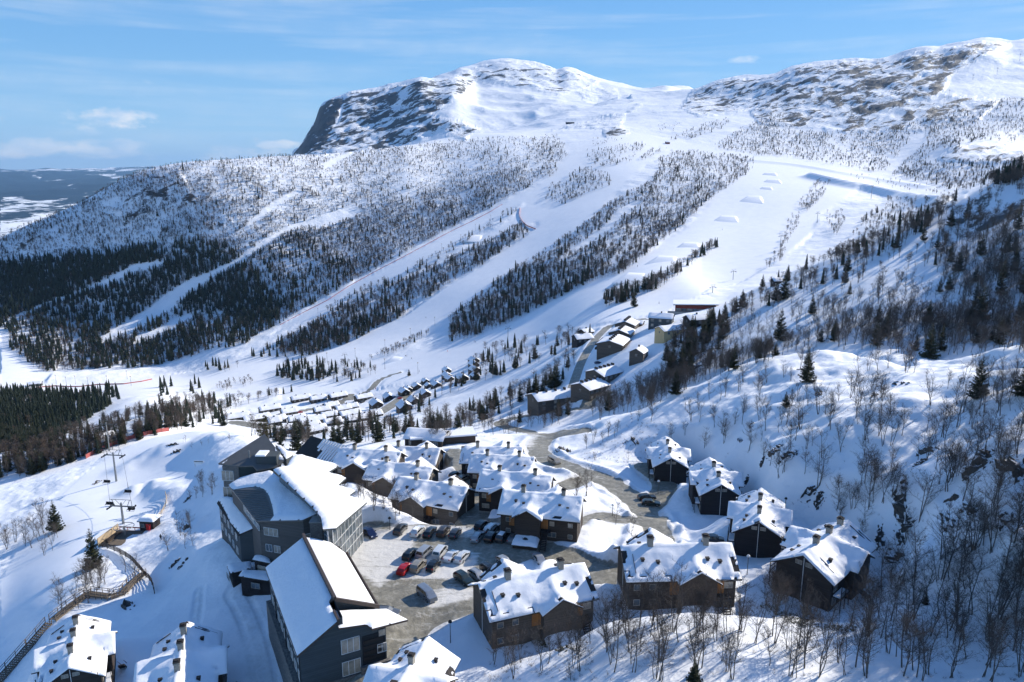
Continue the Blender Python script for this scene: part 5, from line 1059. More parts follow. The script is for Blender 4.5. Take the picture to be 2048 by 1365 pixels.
    for x, y in ((-5.6, -2.5), (-3.7, -2.9), (4.2, -2.6), (6.2, -3.0), (-5, 2.6), (5, 2.8)):
        obj('roof_vent', vm, rf, (x+rnd.uniform(-.3, .3), y, RID-abs(y)*SL+.12))
    # end walls: slit windows either side of a pale pole
    pole = MB().box(-.045, .045, -.05, .03, -3, RID-.6).mesh('downpipe', M['white'])
    for s in (-1, 1):
        o = obj('downpipe', pole, r, (s*(gx+.04), 0, 0), math.pi/2)
        for q in (-1, 1): window('gable', r, s*(gx+.02), q*.85, RID-2.0, 0 if s > 0 else math.pi, True)
    # long walls
    fw = -gy-.02; bw = gy+.02; fx, bxc = wings[0][0], wings[1][0]
    for x in ((-6.6, 2.9, 6.8) if fx < 0 else (-7.0, -4.6, 6.9)):
        for z in (.7, 3.25):
            if kind == 'G' and abs(x-fx) < 3.6: continue
            if abs(x-fx) < 3.0: continue
            window('wide' if rnd.random() < .45 else 'small', r, x, fw, z, -math.pi/2, rnd.random() < .35)
    for x in (-7, -4.5, 6.6):
        if abs(x-bxc) > 3.9: window('tall', r, x, bw, .7, math.pi/2); window('small', r, x, bw, 3.3, math.pi/2)
    dm = MB().box(-.75, .75, -.03, .05, 0, 2.1).mesh('entrance_panel', M['orange_wood'])
    if kind != 'G':
        for sx in (-1, 1): obj('entrance_panel', dm, r, (fx+sx*3.45, fw-.02, 2.35))
        st = MB(); x0, y0 = fx+3.9*(1 if fx > 0 else 1), fw-1.0
        st.box(x0-1.1, x0+1.1, fw-1.3, fw, 2.15, 2.3)
        for i in range(11): u = i/11; st.box(x0-.5, x0+.5, fw-1.3-(i+1)*.29, fw-1.3-i*.29+.02, 2.1-u*2.5, 2.17-u*2.5)
        for s in (-1, 1):
            st.beam((x0+s*.55, fw-1.3, 2.15), (x0+s*.55, fw-4.5, -.6), .08, .26); st.beam((x0+s*.55, fw-1.3, 3.15), (x0+s*.55, fw-4.5, .4), .07, .09)
            for i in range(5): u = i/4; st.box(x0+s*.55-.04, x0+s*.55+.04, fw-1.34-u*3.15, fw-1.26-u*3.15, 2.1-u*2.75, 3.1-u*2.75)
        obj('staircase', st.mesh('staircase', M['timber_black']), r)
    else:
        for s in (-1, 1):                # balconies on the short sides with their posts and rails
            b = MB(); y1 = s*(gy); x0, x1 = 4.0, 7.4; b.box(x0, x1, min(y1, y1+s*1.5), max(y1, y1+s*1.5), 2.2, 2.35)
            for x in (x0+.05, (x0+x1)/2, x1-.05): b.box(x-.06, x+.06, y1+s*1.4-.06, y1+s*1.4+.06, -3, 4.6)
            b.box(x0, x1, y1+s*1.4-.03, y1+s*1.4+.03, 3.2, 3.3)
            for i in range(16): x = x0+(x1-x0)*i/15; b.box(x-.02, x+.02, y1+s*1.4-.02, y1+s*1.4+.02, 2.35, 3.2)
            obj('balcony', b.mesh('balcony', M['timber_black']), r)
            sn = MB().box(x0+.1, x1-.1, min(y1+s*.1, y1+s*1.3), max(y1+s*.1, y1+s*1.3), 2.36, 2.65, .1); obj('balcony_snow', sn.mesh('balcony_snow', M['roof_snow']), r)
            window('tall', r, 6.4, s*(gy+.02), .5, s*math.pi/2); window('tall', r, 6.4, s*(gy+.02), 2.9, s*math.pi/2)
            if s > 0 and seed % 2 == 0:
                st = MB()
                for i in range(14): u = i/14; st.box(2.4-i*.3, 2.7-i*.3, s*(HW_+1.4), s*(HW_+2.4), 2.4-u*3.4, 2.48-u*3.4)
                for yy in (HW_+1.4, HW_+2.4): st.beam((2.7, yy, 2.4), (-1.8, yy, -1.2), .08, .25); st.beam((2.7, yy, 3.4), (-1.8, yy, -.2), .07, .08)
                obj('staircase', st.mesh('staircase', M['timber_black']), r)
    fo = MB().box(-gx-.03, gx+.03, -gy-.03, gy+.03, -5, -.25); obj('foundation', fo.mesh('foundation', M['concrete']), r)
    return r
PROTO = {}
def house_proto(kind, var, timber):
    k = (kind, var, timber)
    if k not in PROTO: PROTO[k] = make_house(kind, var, timber); note_kids(PROTO[k]); PROTO[k]['first'] = 1
    return PROTO[k]
gi_ = {'A': 0, 'B': 0, 'G': 0}
for n_, (kind, c, h, k, gzz, lab) in enumerate(HSPEC):
    v = {'A': (0, 3), 'B': (0, 1, 2, 4), 'G': (1, 5, 7, 2)}[kind]; v = v[gi_[kind] % len(v)]; gi_[kind] += 1
    if 'stairs-side' in lab or 'steep stairs' in lab: v = 3
    if 'lowest on the slope' in lab: v = 6
    if 'three chimneys' in lab: v = 4
    tm = 'timber_black' if (kind == 'G' and 'black' in lab) or n_ in (1, 2, 3) else 'timber_grey' if 'grey-brown' in lab or n_ in (4, 5, 7) else 'timber'
    p = house_proto(kind, v, tm)
    if p.get('first'): o = p; del p['first']
    else: o = copy_tree(p)
    o.location = (c.x, c.y, gzz); o.rotation_euler = (0, 0, h); o.scale = (k, k, k)
    o['label'] = lab; o['category'] = 'house'; o['group'] = 'timber apartment houses' if kind != 'G' else 'gable-fronted houses'
# ------------------------------------------------------------------ plain gabled buildings farther off
def snow_gable(L, Wd, e, r, th=.35, seed=0):   # snow blanket over a gable roof, ridge along x
    xs = grid_cuts([-L/2, L/2], 1.0); ys = grid_cuts([-Wd/2, 0, Wd/2], .6); X, Y = np.meshgrid(xs, ys); sl = (r-e)/(Wd/2)
    ed = np.minimum(L/2-np.abs(X), Wd/2-np.abs(Y)); Zs = r-np.abs(Y)*sl+.03+th*np.sqrt(np.clip(ed/.5, 0, 1))*(1+.25*fbm(X+seed*9, Y, 3, 2, seed)); ny_, nx_ = X.shape
    Zs = np.where(ed < .01, r-np.abs(Y)*sl+.03, Zs)
    m = MB(); m.add([(float(X[j, i]), float(Y[j, i]), float(Zs[j, i])) for j in range(ny_) for i in range(nx_)], [(j*nx_+i, j*nx_+i+1, (j+1)*nx_+i+1, (j+1)*nx_+i) for j in range(ny_-1) for i in range(nx_-1)]); return m
def plain_house(name, label, cat, group, L, Wd, e, r, wallm, seed=0, chim=1, wins=3, porch=False, snow=.35, balc=False):
    root = bpy.data.objects.new(name, None); COL.objects.link(root); root['label'] = label; root['category'] = cat
    if group: root['group'] = group
    ov = min(.5, Wd*.08); a, b = L/2-ov, Wd/2-ov; sl = (r-e)/(Wd/2); tp = lambda y: r-.15-abs(y)*sl
    pf = [(-b, -4), (b, -4), (b, tp(b)), (0, tp(0)), (-b, tp(b))]
    w = MB().add([(-a, y, z) for y, z in pf]+[(a, y, z) for y, z in pf], [(4, 3, 2, 1, 0), (5, 6, 7, 8, 9)]+[(i, (i+1) % 5, 5+(i+1) % 5, 5+i) for i in range(5)]); obj('wall', w.mesh('wall', wallm), root)
    rf = MB()
    for s in (-1, 1): rf.add([(-L/2, 0, r), (L/2, 0, r), (L/2, s*Wd/2, e), (-L/2, s*Wd/2, e), (-L/2, 0, r-.14), (L/2, 0, r-.14), (L/2, s*Wd/2, e-.14), (-L/2, s*Wd/2, e-.14)], [f if s < 0 else f[::-1] for f in ((0, 3, 2, 1), (4, 5, 6, 7), (0, 1, 5, 4), (1, 2, 6, 5), (2, 3, 7, 6), (3, 0, 4, 7))])
    ro = obj('roof', rf.mesh('roof', M['roof_felt']), root); obj('roof_snow', snow_gable(L+.1, Wd+.1, e, r, snow, seed).mesh('roof_snow', M['roof_snow'], True), ro)
    for i in range(chim):
        x = -L/2+L*(i+.6)/(chim+.2); obj('chimney', MB().box(x-.35, x+.35, -.35, .35, r-.4, r+1.1).mesh('chimney', M['roof_felt']), ro)
    for s in (-1, 1):
        for i in range(wins):
            x = -a+2*a*(i+.5)/wins; obj_w = window('tall' if L > 9 else 'small', root, x, s*(b+.01), max(e-1.9, .6), s*math.pi/2, (i+seed) % 3 == 0)
            if e > 4.5: window('tall', root, x, s*(b+.01), .6, s*math.pi/2, (i+seed) % 2 == 0)
        window('small', root, s*(a+.01), 0, max(e-1.6, .8), 0 if s > 0 else math.pi)
    if balc:
        for s in (-1, 1):
            for z in (1.6, 4.0): obj('balcony', MB().box(-a+.5, a-.5, min(s*b, s*(b+1.3)), max(s*b, s*(b+1.3)), z, z+.15).box(-a+.5, a-.5, s*(b+1.3)-.04, s*(b+1.3)+.04, z+.15, z+1.0).mesh('balcony', wallm), root)
    return root
def place(root, px, py, heading, z=None, sink=.3, dz=0.0):
    p = G(px, py); root.location = (p.x, p.y, (p.z if z is None else z)-sink+dz); root.rotation_euler = (0, 0, R_(heading)); return root
# valley cabins: seen centre of the roof, apparent width, kind
CABV = Z_(3.793, 420, 700, [(210,520),(355,530),(455,455),(690,375),(820,378),(970,357),(1165,368),(600,480),(850,465),(1065,440),(1060,495),(770,545),(720,600),(1130,530),(800,620),(530,540),(490,560),(905,505),(660,540),(920,430),(1010,455),(1240,500),(930,560),(560,620)])
CABW = [190,200,185,180,150,165,155,120,140,120,170,205,215,200,150,50,60,110,120,110,100,110,120,100]
rowp = [plain_house('row_cabin', 'x', 'cabin', 'row cabins in the valley', 17, 8.5, 3.0, 5.0, M['timber'], s, 2, 4, snow=.5) for s in (1, 2)]
for p in rowp: note_kids(p)
smallp = [plain_house('small_cabin', 'x', 'cabin', 'small cabins at the end of the valley', 8.5, 7.5, 3.2, 5.6, M[t_], s, 1, 2, snow=.6) for s, t_ in ((1, 'timber_black'), (2, 'timber'))]
for p in smallp: note_kids(p)
used_p = {}
def take(protos, i):
    p = protos[i % len(protos)]
    if p.name not in used_p: used_p[p.name] = 1; return p
    return copy_tree(p)
order = sorted(range(len(CABV)), key=lambda i: CABV[i][0])
for rank, i in enumerate(order):
    (px, py), wd = CABV[i], CABW[i]
    if wd > 90: o = take(rowp, i); lab = 'long snow-roofed row cabin in the valley, %s from the left of its cluster' % ordinal(rank)
    else: o = take(smallp, i); lab = 'small shed-like cabin between the valley row cabins, %s from the left of the cluster' % ordinal(rank)
    place(o, px, py+3, 32+((i*7) % 9-4)); o['label'] = lab
    if wd > 90: k = wd/190*1.0; o.scale = (max(k, .7), 1, 1)
CS = Z_(3.793, 420, 700, [(1355,375),(1260,430),(1470,330),(1565,285),(1500,305),(1475,455),(1545,400),(1630,345),(1632,240),(1655,275),(1715,275),(1795,165),(1795,205),(1815,225),(1912,230),(2000,92),(2000,122),(2005,165),(2010,205)])
for rank, i in enumerate(sorted(range(len(CS)), key=lambda i: CS[i][0])):
    o = take(smallp, i); place(o, CS[i][0], CS[i][1]+3, 118+((i*5) % 11-5)); k = [1.1, 1.2, 1.0, .9, .8, 1.3, 1.0, 1.0, .7, .7, .9, .9, .9, .8, 1.1, 1.0, 1.0, 1.0, .8][i]; o.scale = (k, k, k); o['label'] = 'small dark cabin under thick snow in the valley, %s from the left of its chain' % ordinal(rank)
# terraced holiday flats up the side road
TER = [((1227, 700), 68, 'terraced flats block with a row of roof vents, lowest unit of the upper three', 19, 15), ((1243, 680), 68, 'terraced flats block, middle unit of the upper three by the side road', 14, 13), ((1254, 662), 68, 'terraced flats block, farthest unit of the upper three by the side road', 14, 13),
       ((1208, 763), 42, 'terraced flats block at the bend of the side road, right one of the middle pair', 15, 13), ((1180, 790), 42, 'terraced flats block below the side road bend, left one of the middle pair', 15, 13), ((1110, 810), 24, 'long low terraced flats block nearest the lower road, snow roof sloping left', 25, 13)]
for n_, ((px, py), hd, lab, L, Wd) in enumerate(TER):
    o = plain_house('terraced_block', lab, 'apartment block', 'terraced holiday flats', L, Wd, 5.2, 7.4, M['timber_grey'], n_, 0, 4, snow=.35, balc=n_ == 0); place(o, px, py, hd)
    rr = [c for c in bpy.data.objects if c.parent == o and c.name.startswith('roof')][0] if False else None
    for i in range(5): x = -L/2+L*(i+.5)/5; obj('roof_vent', MB().box(x-.45, x+.45, -.8, .8, 7.2, 8.6).mesh('roof_vent', M['roof_felt']), o)
MISC = [
 ('detached_house', 'detached stone-coloured house alone right of the terraced flats', 'house', 1277, 722, 62, 9, 8, 5.2, 7.4, 'timber_grey', 1), ('detached_house', 'dark house with a snowy roof left of the side road, below the ski slope', 'house', 1165, 688, 18, 12, 10, 4.5, 6.6, 'timber_black', 1),
 ('detached_house', 'dark blue-grey chalet with a balcony left of the red lodge', 'house', 1322, 652, -20, 14, 10, 5.4, 7.6, 'slate', 1), ('detached_house', 'dark chalet with a white roof right below the red lodge', 'house', 1392, 652, 15, 12, 9, 4.2, 6.2, 'timber_black', 1),
 ('detached_house', 'long ochre-walled house with a white roof between the chalets and the flats', 'house', 1345, 672, 26, 18, 9, 4.2, 6.0, 'yellow_wall', 0), ('detached_house', 'low snow-covered building behind the terraced flats', 'house', 1262, 655, -22, 16, 8, 3.5, 5.0, 'timber', 0),
 ('piste_hut', 'small dark hut beside the tall spruces at the edge of the ski slope', 'hut', 1553, 570, 10, 6, 5, 2.6, 4.2, 'timber_black', 0), ('piste_hut', 'tiny dark hut among birches behind the sunlit run, its roof half bare', 'hut', 212, 888, 60, 9, 8, 3.2, 6.2, 'timber_black', 0),
 ('detached_house', 'small house half hidden above the side road, left of the terraced flats', 'house', 1172, 672, 40, 9, 8, 3.4, 5.2, 'timber', 1), ('piste_hut', 'small orange-tinted hut at the top hub where the pistes meet', 'hut', 1335, 288, 10, 9, 7, 3.2, 5.0, 'red_wood', 0),
 ('piste_hut', 'low dark mountain hut on the skyline shelf above the pistes', 'hut', 1140, 248, 5, 22, 10, 4, 5.5, 'timber_black', 0), ('piste_hut', 'little hut at the foot of the left forest beside the valley run', 'hut', 72, 772, 20, 12, 8, 3.2, 5, 'timber_black', 0),
 ('garage', 'dark garage with a small front gable behind the topmost apartment houses', 'garage', 855, 890, -12, 13, 9, 3.4, 5.4, 'timber_black', 0)]
for n_, (nm, lab, cat, px, py, hd, L, Wd, e, r, wm, ch) in enumerate(MISC):
    o = plain_house(nm, lab, cat, None, L, Wd, e, r, M[wm], n_, ch, 3, snow=.35); place(o, px, py, hd)
# long flat-roofed garage row
gr = thing('garage_row', 'long flat snow-roofed garage row behind the topmost apartment houses', 'garage'); place(gr, 885, 885, 12)
obj('wall', MB().box(-10, 10, -3.5, 3.5, -3, 2.9).mesh('wall', M['timber']), gr); g2 = obj('roof', MB().box(-10.5, 10.5, -4, 4, 2.9, 3.15).mesh('roof', M['roof_felt']), gr)
obj('roof_snow', MB().box(-10.4, 10.4, -3.9, 3.9, 3.16, 3.6, .12).mesh('roof_snow', M['roof_snow']), g2)
# dark-striped metal roof at the far left of the houses
sr = thing('striped_roof_house', 'long house whose dark roof shows bare stripes through the snow, left of the apartment houses', 'house')
A_, B_ = W(622, 872, -2.5), W(706, 897, -2.5); d_ = B_-A_; c_ = (A_+B_)/2; sr.location = (c_.x, c_.y, -2.5-7.6); sr.rotation_euler = (0, 0, math.atan2(d_.y, d_.x)); Ls = d_.length
for s in (1,):
    pf = [(-5, -5), (5, -5), (5, 4.4), (0, 7.4), (-5, 4.4)]; a = Ls/2-.5
    obj('wall', MB().add([(-a, y, z) for y, z in pf]+[(a, y, z) for y, z in pf], [(4, 3, 2, 1, 0), (5, 6, 7, 8, 9)]+[(i, (i+1) % 5, 5+(i+1) % 5, 5+i) for i in range(5)]).mesh('wall', M['timber_black']), sr)
rfm = MB()
for s in (-1, 1): rfm.add([(-Ls/2, 0, 7.6), (Ls/2, 0, 7.6), (Ls/2, s*5.7, 4.2), (-Ls/2, s*5.7, 4.2), (-Ls/2, 0, 7.4), (Ls/2, 0, 7.4), (Ls/2, s*5.7, 4.0), (-Ls/2, s*5.7, 4.0)], [f if s < 0 else f[::-1] for f in ((0, 3, 2, 1), (4, 5, 6, 7), (0, 1, 5, 4), (1, 2, 6, 5), (2, 3, 7, 6), (3, 0, 4, 7))])
r0_ = obj('roof', rfm.mesh('roof', M['roof_felt']), sr); rn_ = random.Random(3)
for i in range(11):
    x0 = -Ls/2+5.5+i*(Ls-6)/11; w_ = (Ls-6)/11-.35; y1 = 5.4 if i > 2 else rn_.uniform(2.0, 4.6)
    obj('snow_strip', MB().add([(x0, -.2, 7.66), (x0+w_, -.2, 7.66), (x0+w_, -y1, 7.66-y1*.596), (x0, -y1, 7.66-y1*.596), (x0, -.2, 7.95), (x0+w_, -.2, 7.95), (x0+w_, -y1+.1, 7.92-y1*.596), (x0, -y1+.1, 7.92-y1*.596)], [(0, 1, 2, 3), (7, 6, 5, 4), (0, 4, 5, 1), (1, 5, 6, 2), (2, 6, 7, 3), (3, 7, 4, 0)]).mesh('snow_strip', M['roof_snow']), r0_)
# the red lodge
lo = thing('ski_lodge', 'red timber ski lodge with a broad white roof beside the ski slope', 'lodge'); place(lo, 1390, 622, -12, sink=.5)
obj('wall', MB().box(-13, 13, -7, 7, -4, 5.2).mesh('wall', M['red_wood']), lo); obj('terrace', MB().box(-18, 12, -14, -7, -5, 1.0).box(-18, 12, -14, -13.8, 1.0, 2.0).mesh('terrace', M['concrete']), lo)
lr = obj('roof', MB().prism([(-14.5, -8.5), (14.5, -8.5), (14.5, 8), (-14.5, 8)], lambda x, y: 5.2+(x+14)*.03, lambda x, y: 5.5+(x+14)*.03+(1.6-abs(x)*.1)*(y > 0)).mesh('roof', M['roof_felt']), lo)
obj('roof_snow', MB().prism([(-14.6, -8.6), (14.6, -8.6), (14.6, 8.1), (-14.6, 8.1)], lambda x, y: 5.55+(x+14)*.03+(1.6-abs(x)*.1)*(y > 0), lambda x, y: 6.1+(x+14)*.03+(1.6-abs(x)*.1)*(y > 0)).mesh('roof_snow', M['roof_snow']), lr)
for i in range(7): window('band', lo, -11+i*3.6, -7.02, 1.4, -math.pi/2, i % 2 == 0)
# ------------------------------------------------------------------ the slate-grey hotel
def plane3(a, b, c):
    A = np.array([[1, p.x, p.y] for p in (a, b, c)]); k = np.linalg.solve(A, np.array([p.z for p in (a, b, c)])); return lambda x, y: k[0]+k[1]*x+k[2]*y, k
def onpl(px, py, k): s, t = ray(px, py); s, t = float(s), float(t); Y = (CH-k[0])/(t+k[1]*s+k[2]); return (s*Y, Y)
def ccw(P): a = sum(P[i][0]*P[(i+1) % len(P)][1]-P[(i+1) % len(P)][0]*P[i][1] for i in range(len(P))); return P if a > 0 else P[::-1]
def inset(P, d):
    P = ccw(P); n = len(P); out = []
    for i in range(n):
        p0, p1, p2 = Vector(P[i-1]), Vector(P[i]), Vector(P[(i+1) % n]); e1, e2 = (p1-p0).normalized(), (p2-p1).normalized()
        n1, n2 = Vector((-e1.y, e1.x)), Vector((-e2.y, e2.x)); m = n1+n2; m = m/max(m.length_squared, .9)*2; q = p1+m*d; out.append((q.x, q.y))
    return out
def solid(name, P, z0, z1, m, parent): return obj(name, MB().prism(ccw(P), z0, z1).mesh(name, m), parent)
def snow_cap(name, P, zf, th, m, parent, step=.7, seed=0):
    P = ccw(P); xs = [p[0] for p in P]; ys = [p[1] for p in P]; u = grid_cuts([min(xs), max(xs)], step); v = grid_cuts([min(ys), max(ys)], step); X, Y = np.meshgrid(u, v)
    pw_ = np.array([(x, y, 0) for x, y in P], float); sd = sd_poly(X, Y, pw_)
    # outline vertices sit exactly on the edge: pull the rim cells on to it
    ccx, ccy = (X[:-1, :-1]+X[1:, 1:])/2, (Y[:-1, :-1]+Y[1:, 1:])/2; okc = sd_poly(ccx, ccy, pw_) < step*.12; snap = (sd > -step*.42) & (sd < step*1.1)
    bx_, by_, bd_ = X.copy(), Y.copy(), np.full(X.shape, 1e9)
    for i in range(len(P)):
        (xa, ya), (xb, yb) = P[i], P[(i+1) % len(P)]; L2 = (xb-xa)**2+(yb-ya)**2+1e-9; u_ = np.clip(((X-xa)*(xb-xa)+(Y-ya)*(yb-ya))/L2, 0, 1); qx, qy = xa+u_*(xb-xa), ya+u_*(yb-ya); dd = np.hypot(X-qx, Y-qy); m_ = dd < bd_; bd_ = np.where(m_, dd, bd_); bx_ = np.where(m_, qx, bx_); by_ = np.where(m_, qy, by_)
    X = np.where(snap, bx_, X); Y = np.where(snap, by_, Y); sd = np.where(snap, 0, sd); F_ = []
    T_ = np.clip(1-(1-np.clip(-sd/.8, 0, 1))**2, 0, 1); Zs = zf(X, Y)+.03+th*T_*(1+.35*fbm(X, Y, 6, 3, seed)+.12*fbm(X, Y, 1.3, 2, seed+1)); ny_, nx_ = X.shape
    for j in range(ny_-1):
        for i in range(nx_-1):
            if okc[j, i]: F_.append((j*nx_+i, j*nx_+i+1, (j+1)*nx_+i+1, (j+1)*nx_+i))
    vv = [(float(X[j, i]), float(Y[j, i]), float(Zs[j, i])) for j in range(ny_) for i in range(nx_)]; us = sorted({k for f in F_ for k in f}); mp = {k: n for n, k in enumerate(us)}
    me = bpy.data.meshes.new(name); me.from_pydata([vv[k] for k in us], [], [tuple(mp[k] for k in f) for f in F_]); me.materials.append(m); me.polygons.foreach_set('use_smooth', [True]*len(F_)); me.update(); return obj(name, me, parent)
H = thing('hotel', 'slate-grey hotel with a pointed grey roof, half-bare striped roof and broad white roof', 'hotel')
# broad white roof over the glass hall
pf, pk = plane3(W(588, 912, 10.6), W(641.5, 1057, 10.2), W(734, 1004.6, 8.2))
OUT = [onpl(x, y, pk) for x, y in Z_(3.25, 420, 820, [(410,390),(500,372),(525,320),(548,300),(600,300),(720,335),(835,365),(760,410),(885,442),(830,492),(945,527),(900,560),(1020,600),(925,680),(820,770),(735,778),(722,700),(665,635),(540,515)])]
IN_ = inset(OUT, .9)
solid('hall_wall', IN_, -4, lambda x, y: pf(x, y)-.35, M['glass'], H)
rf = solid('hall_roof', OUT, lambda x, y: pf(x, y)-.34, lambda x, y: pf(x, y), M['grey_paint'], H); snow_cap('roof_snow', OUT, pf, .5, M['roof_snow'], rf, .6, 5)
mu = MB(); CI = ccw(IN_); n = len(CI)
def mullion(a, b, parent, step=1.5, zs=(2.2, 4.2, 6.2)):
    a, b = Vector(a), Vector(b); L = (b-a).length; d = (b-a)/L; nn = Vector((d.y, -d.x)); k = max(1, int(L/step))
    for i in range(k+1):
        p = a+d*L*i/k+nn*.05; zt = pf(p.x, p.y)-.4; obj('mullion', MB().box(p.x-.05, p.x+.05, p.y-.05, p.y+.05, -1, zt).mesh('mullion', M['white']), parent)
    for z in zs:
        obj('rail', MB().beam((a.x+nn.x*.06, a.y+nn.y*.06, z), (b.x+nn.x*.06, b.y+nn.y*.06, z), .07).mesh('rail', M['white']), parent)
hw_ = [c for c in H.children if c.name.startswith('hall_wall')][0]
for i in range(n):
    a, b = CI[i], CI[(i+1) % n]
    if min(a[0], b[0]) > -43.5 and (Vector(b)-Vector(a)).length > 1.2 and (a[0]+b[0])/2 > -38: mullion(a, b, hw_)
# ridge gutter between the striped roof and the white roof
# striped roof block
qf, qk = plane3(W(457, 971, 6.4), W(543, 943, 8.6), W(634, 1028, 8.6))
MO = [onpl(x, y, qk) for x, y in Z_(3.25, 420, 820, [(118,490),(200,440),(300,415),(400,398),(540,520),(660,630),(695,675),(600,718),(300,722),(200,590)])]
solid('facade_wall', inset(MO, .55), -9, lambda x, y: qf(x, y)-.3, M['grey_panel'], H)
mr = solid('striped_roof', MO, lambda x, y: qf(x, y)-.28, lambda x, y: qf(x, y), M['roof_metal'], H)
SN = [onpl(x, y, qk) for x, y in Z_(3.25, 420, 820, [(118,490),(200,440),(300,415),(400,398),(540,520),(660,630),(695,675),(600,718),(390,722),(415,690),(408,640),(385,560),(350,515),(300,500),(240,505),(150,520)])]
snow_cap('roof_snow', SN, qf, .42, M['loose_snow'], mr, .38, 8)
a0, a1 = Vector(onpl(420+150/3.25, 820+520/3.25, qk)), Vector(onpl(420+300/3.25, 820+722/3.25, qk)); b0, b1 = Vector(onpl(420+350/3.25, 820+515/3.25, qk)), Vector(onpl(420+415/3.25, 820+700/3.25, qk))
for i in range(17):
    u = (i+.5)/17; p, q_ = a0.lerp(a1, u), b0.lerp(b1, u); obj('standing_seam', MB().beam((p.x, p.y, qf(p.x, p.y)+.05), (q_.x, q_.y, qf(q_.x, q_.y)+.05), .06, .12).mesh('standing_seam', M['roof_metal']), mr)
fw1, fw2 = Vector((*onpl(512.3, 1042, qk), 0)), Vector((*onpl(604.6, 1041, qk), 0)); fd = (fw2-fw1); fd.z = 0; fa = math.atan2(fd.y, fd.x); fn = Vector((fd.y, -fd.x, 0)).normalized()
def fwin(kind, u, z, pale=True, off=.62): p = fw1+fd*u; window(kind, H, p.x-fn.x*off, p.y-fn.y*off, z, fa-math.pi/2, pale)
fwin('band', .27, 3.4, True, .50); fwin('hotel', .20, .1, False, .5); fwin('hotel', .38, .1, True, .5)
r1, r2 = Vector((*onpl(604.6, 1041, qk), 0)), Vector((*onpl(633.8, 1027.7, qk), 0)); rd = r2-r1; rd.z = 0; ra = math.atan2(rd.y, rd.x); rn2 = Vector((rd.y, -rd.x, 0)).normalized(); p = r1+rd*.5
window('hotelwide', H, p.x-rn2.x*.5, p.y-rn2.y*.5, 3.6, ra-math.pi/2, True)
st0 = Vector(W(636, 1040, 8.6)); solid('stone_pier', [(st0.x-1.3, st0.y-.9), (st0.x+.9, st0.y-.9), (st0.x+.9, st0.y+1.6), (st0.x-1.3, st0.y+1.6)], -4, 8.4, M['stonewall'], H)
solid('pier_cap', [(st0.x-1.4, st0.y-1), (st0.x+1, st0.y-1), (st0.x+1, st0.y+1.7), (st0.x-1.4, st0.y+1.7)], 8.41, 8.6, M['concrete'], H)
# left clerestory strip windows
c0, c1 = Vector((*onpl(420+200/3.25, 820+590/3.25, qk), 0)), Vector((*onpl(512.3, 1042, qk), 0)); cd = c1-c0; cd.z = 0; ca = math.atan2(cd.y, cd.x); cn = Vector((cd.y, -cd.x, 0)).normalized()
for i in range(6): p = c0+cd*(i+.5)/6; window('hotelwide', H, p.x-cn.x*.45, p.y-cn.y*.45, 4.1, ca-math.pi/2, i % 3 == 0)
# tower with the pointed roof
tf, tk = plane3(W(436.5, 927, 9.5), W(529.3, 868.2, 13.2), W(570.5, 920, 9.6))
TP = [onpl(x, y, tk) for x, y in [(436.5,927),(529.3,868.2),(570.5,920),(550,935.8),(513.4,940),(505.7,931.4),(473.8,932.5)]]
TI = inset(TP, .7)
solid('tower_wall', TI, -8, lambda x, y: min(tf(x, y)-.35, 12.5), M['teal'], H)
tr = solid('pointed_roof', TP, lambda x, y: tf(x, y)-.3, lambda x, y: tf(x, y), M['roof_metal'], H)
snow_cap('roof_snow', [onpl(x, y, tk) for x, y in Z_(9.1, 420, 860, [(1185,330),(1230,400),(1330,500),(1340,545),(1240,545),(1150,500),(1140,460),(1190,420)])], tf, .3, M['loose_snow'], tr, .35, 9)
snow_cap('roof_snow', [onpl(x, y, tk) for x, y in Z_(9.1, 420, 860, [(210,610),(325,540),(300,570),(240,615)])], tf, .2, M['loose_snow'], tr, .3, 10)
# back slope of the pointed roof with its snow strip
bf, bk = plane3(W(551, 889, 11.2), W(585, 909, 9.8), W(573, 920, 9.7))
BS = [onpl(x, y, bk) for x, y in Z_(9.1, 420, 860, [(1190,262),(1300,290),(1400,380),(1510,430),(1500,470),(1390,535),(1300,420)])]
solid('side_roof', BS, lambda x, y: bf(x, y)-2.2, lambda x, y: bf(x, y), M['grey_paint'], H); snow_cap('roof_snow', BS, bf, .3, M['loose_snow'], tr, .4, 12)
dr = Vector((*onpl(537, 918, tk), 0)); dr.z = tf(dr.x, dr.y); solid('roof_hatch', [(dr.x-2.2, dr.y-1.4), (dr.x+2.2, dr.y-1.4), (dr.x+2.2, dr.y+1.8), (dr.x-2.2, dr.y+1.8)], dr.z-1, dr.z+1.1, M['slate'], H)
solid('hatch_snow', [(dr.x-2.3, dr.y-1.5), (dr.x-.2, dr.y-1.5), (dr.x-.2, dr.y+1.5), (dr.x-2.3, dr.y+1.5)], dr.z+1.1, dr.z+1.4, M['roof_snow'], H)
fl = Vector((*onpl(499, 916, tk), 0)); fl.z = tf(fl.x, fl.y); obj('flue', MB().tube([(fl.x, fl.y, fl.z-.5), (fl.x, fl.y, fl.z+1.6)], .18, 8).mesh('flue', M['steel']), H)
s1, s2 = Vector((*onpl(441, 927.5, tk), 0)), Vector((*onpl(473.8, 932.5, tk), 0)); sd_ = s2-s1; sd_.z = 0; sa = math.atan2(sd_.y, sd_.x); sn_ = Vector((sd_.y, -sd_.x, 0)).normalized()
q0 = s1-sn_*.55; q1 = s2-sn_*.55; solid('stone_facing', [(q0.x, q0.y), (q1.x, q1.y), (q1.x-sn_.x*.8, q1.y-sn_.y*.8), (q0.x-sn_.x*.8, q0.y-sn_.y*.8)], -6, 8.7, M['stonewall'], H)
p = s1+sd_*.30-sn_*.53
for z in (5.4, 1.6): window('big', H, p.x, p.y, z, sa-math.pi/2, True)
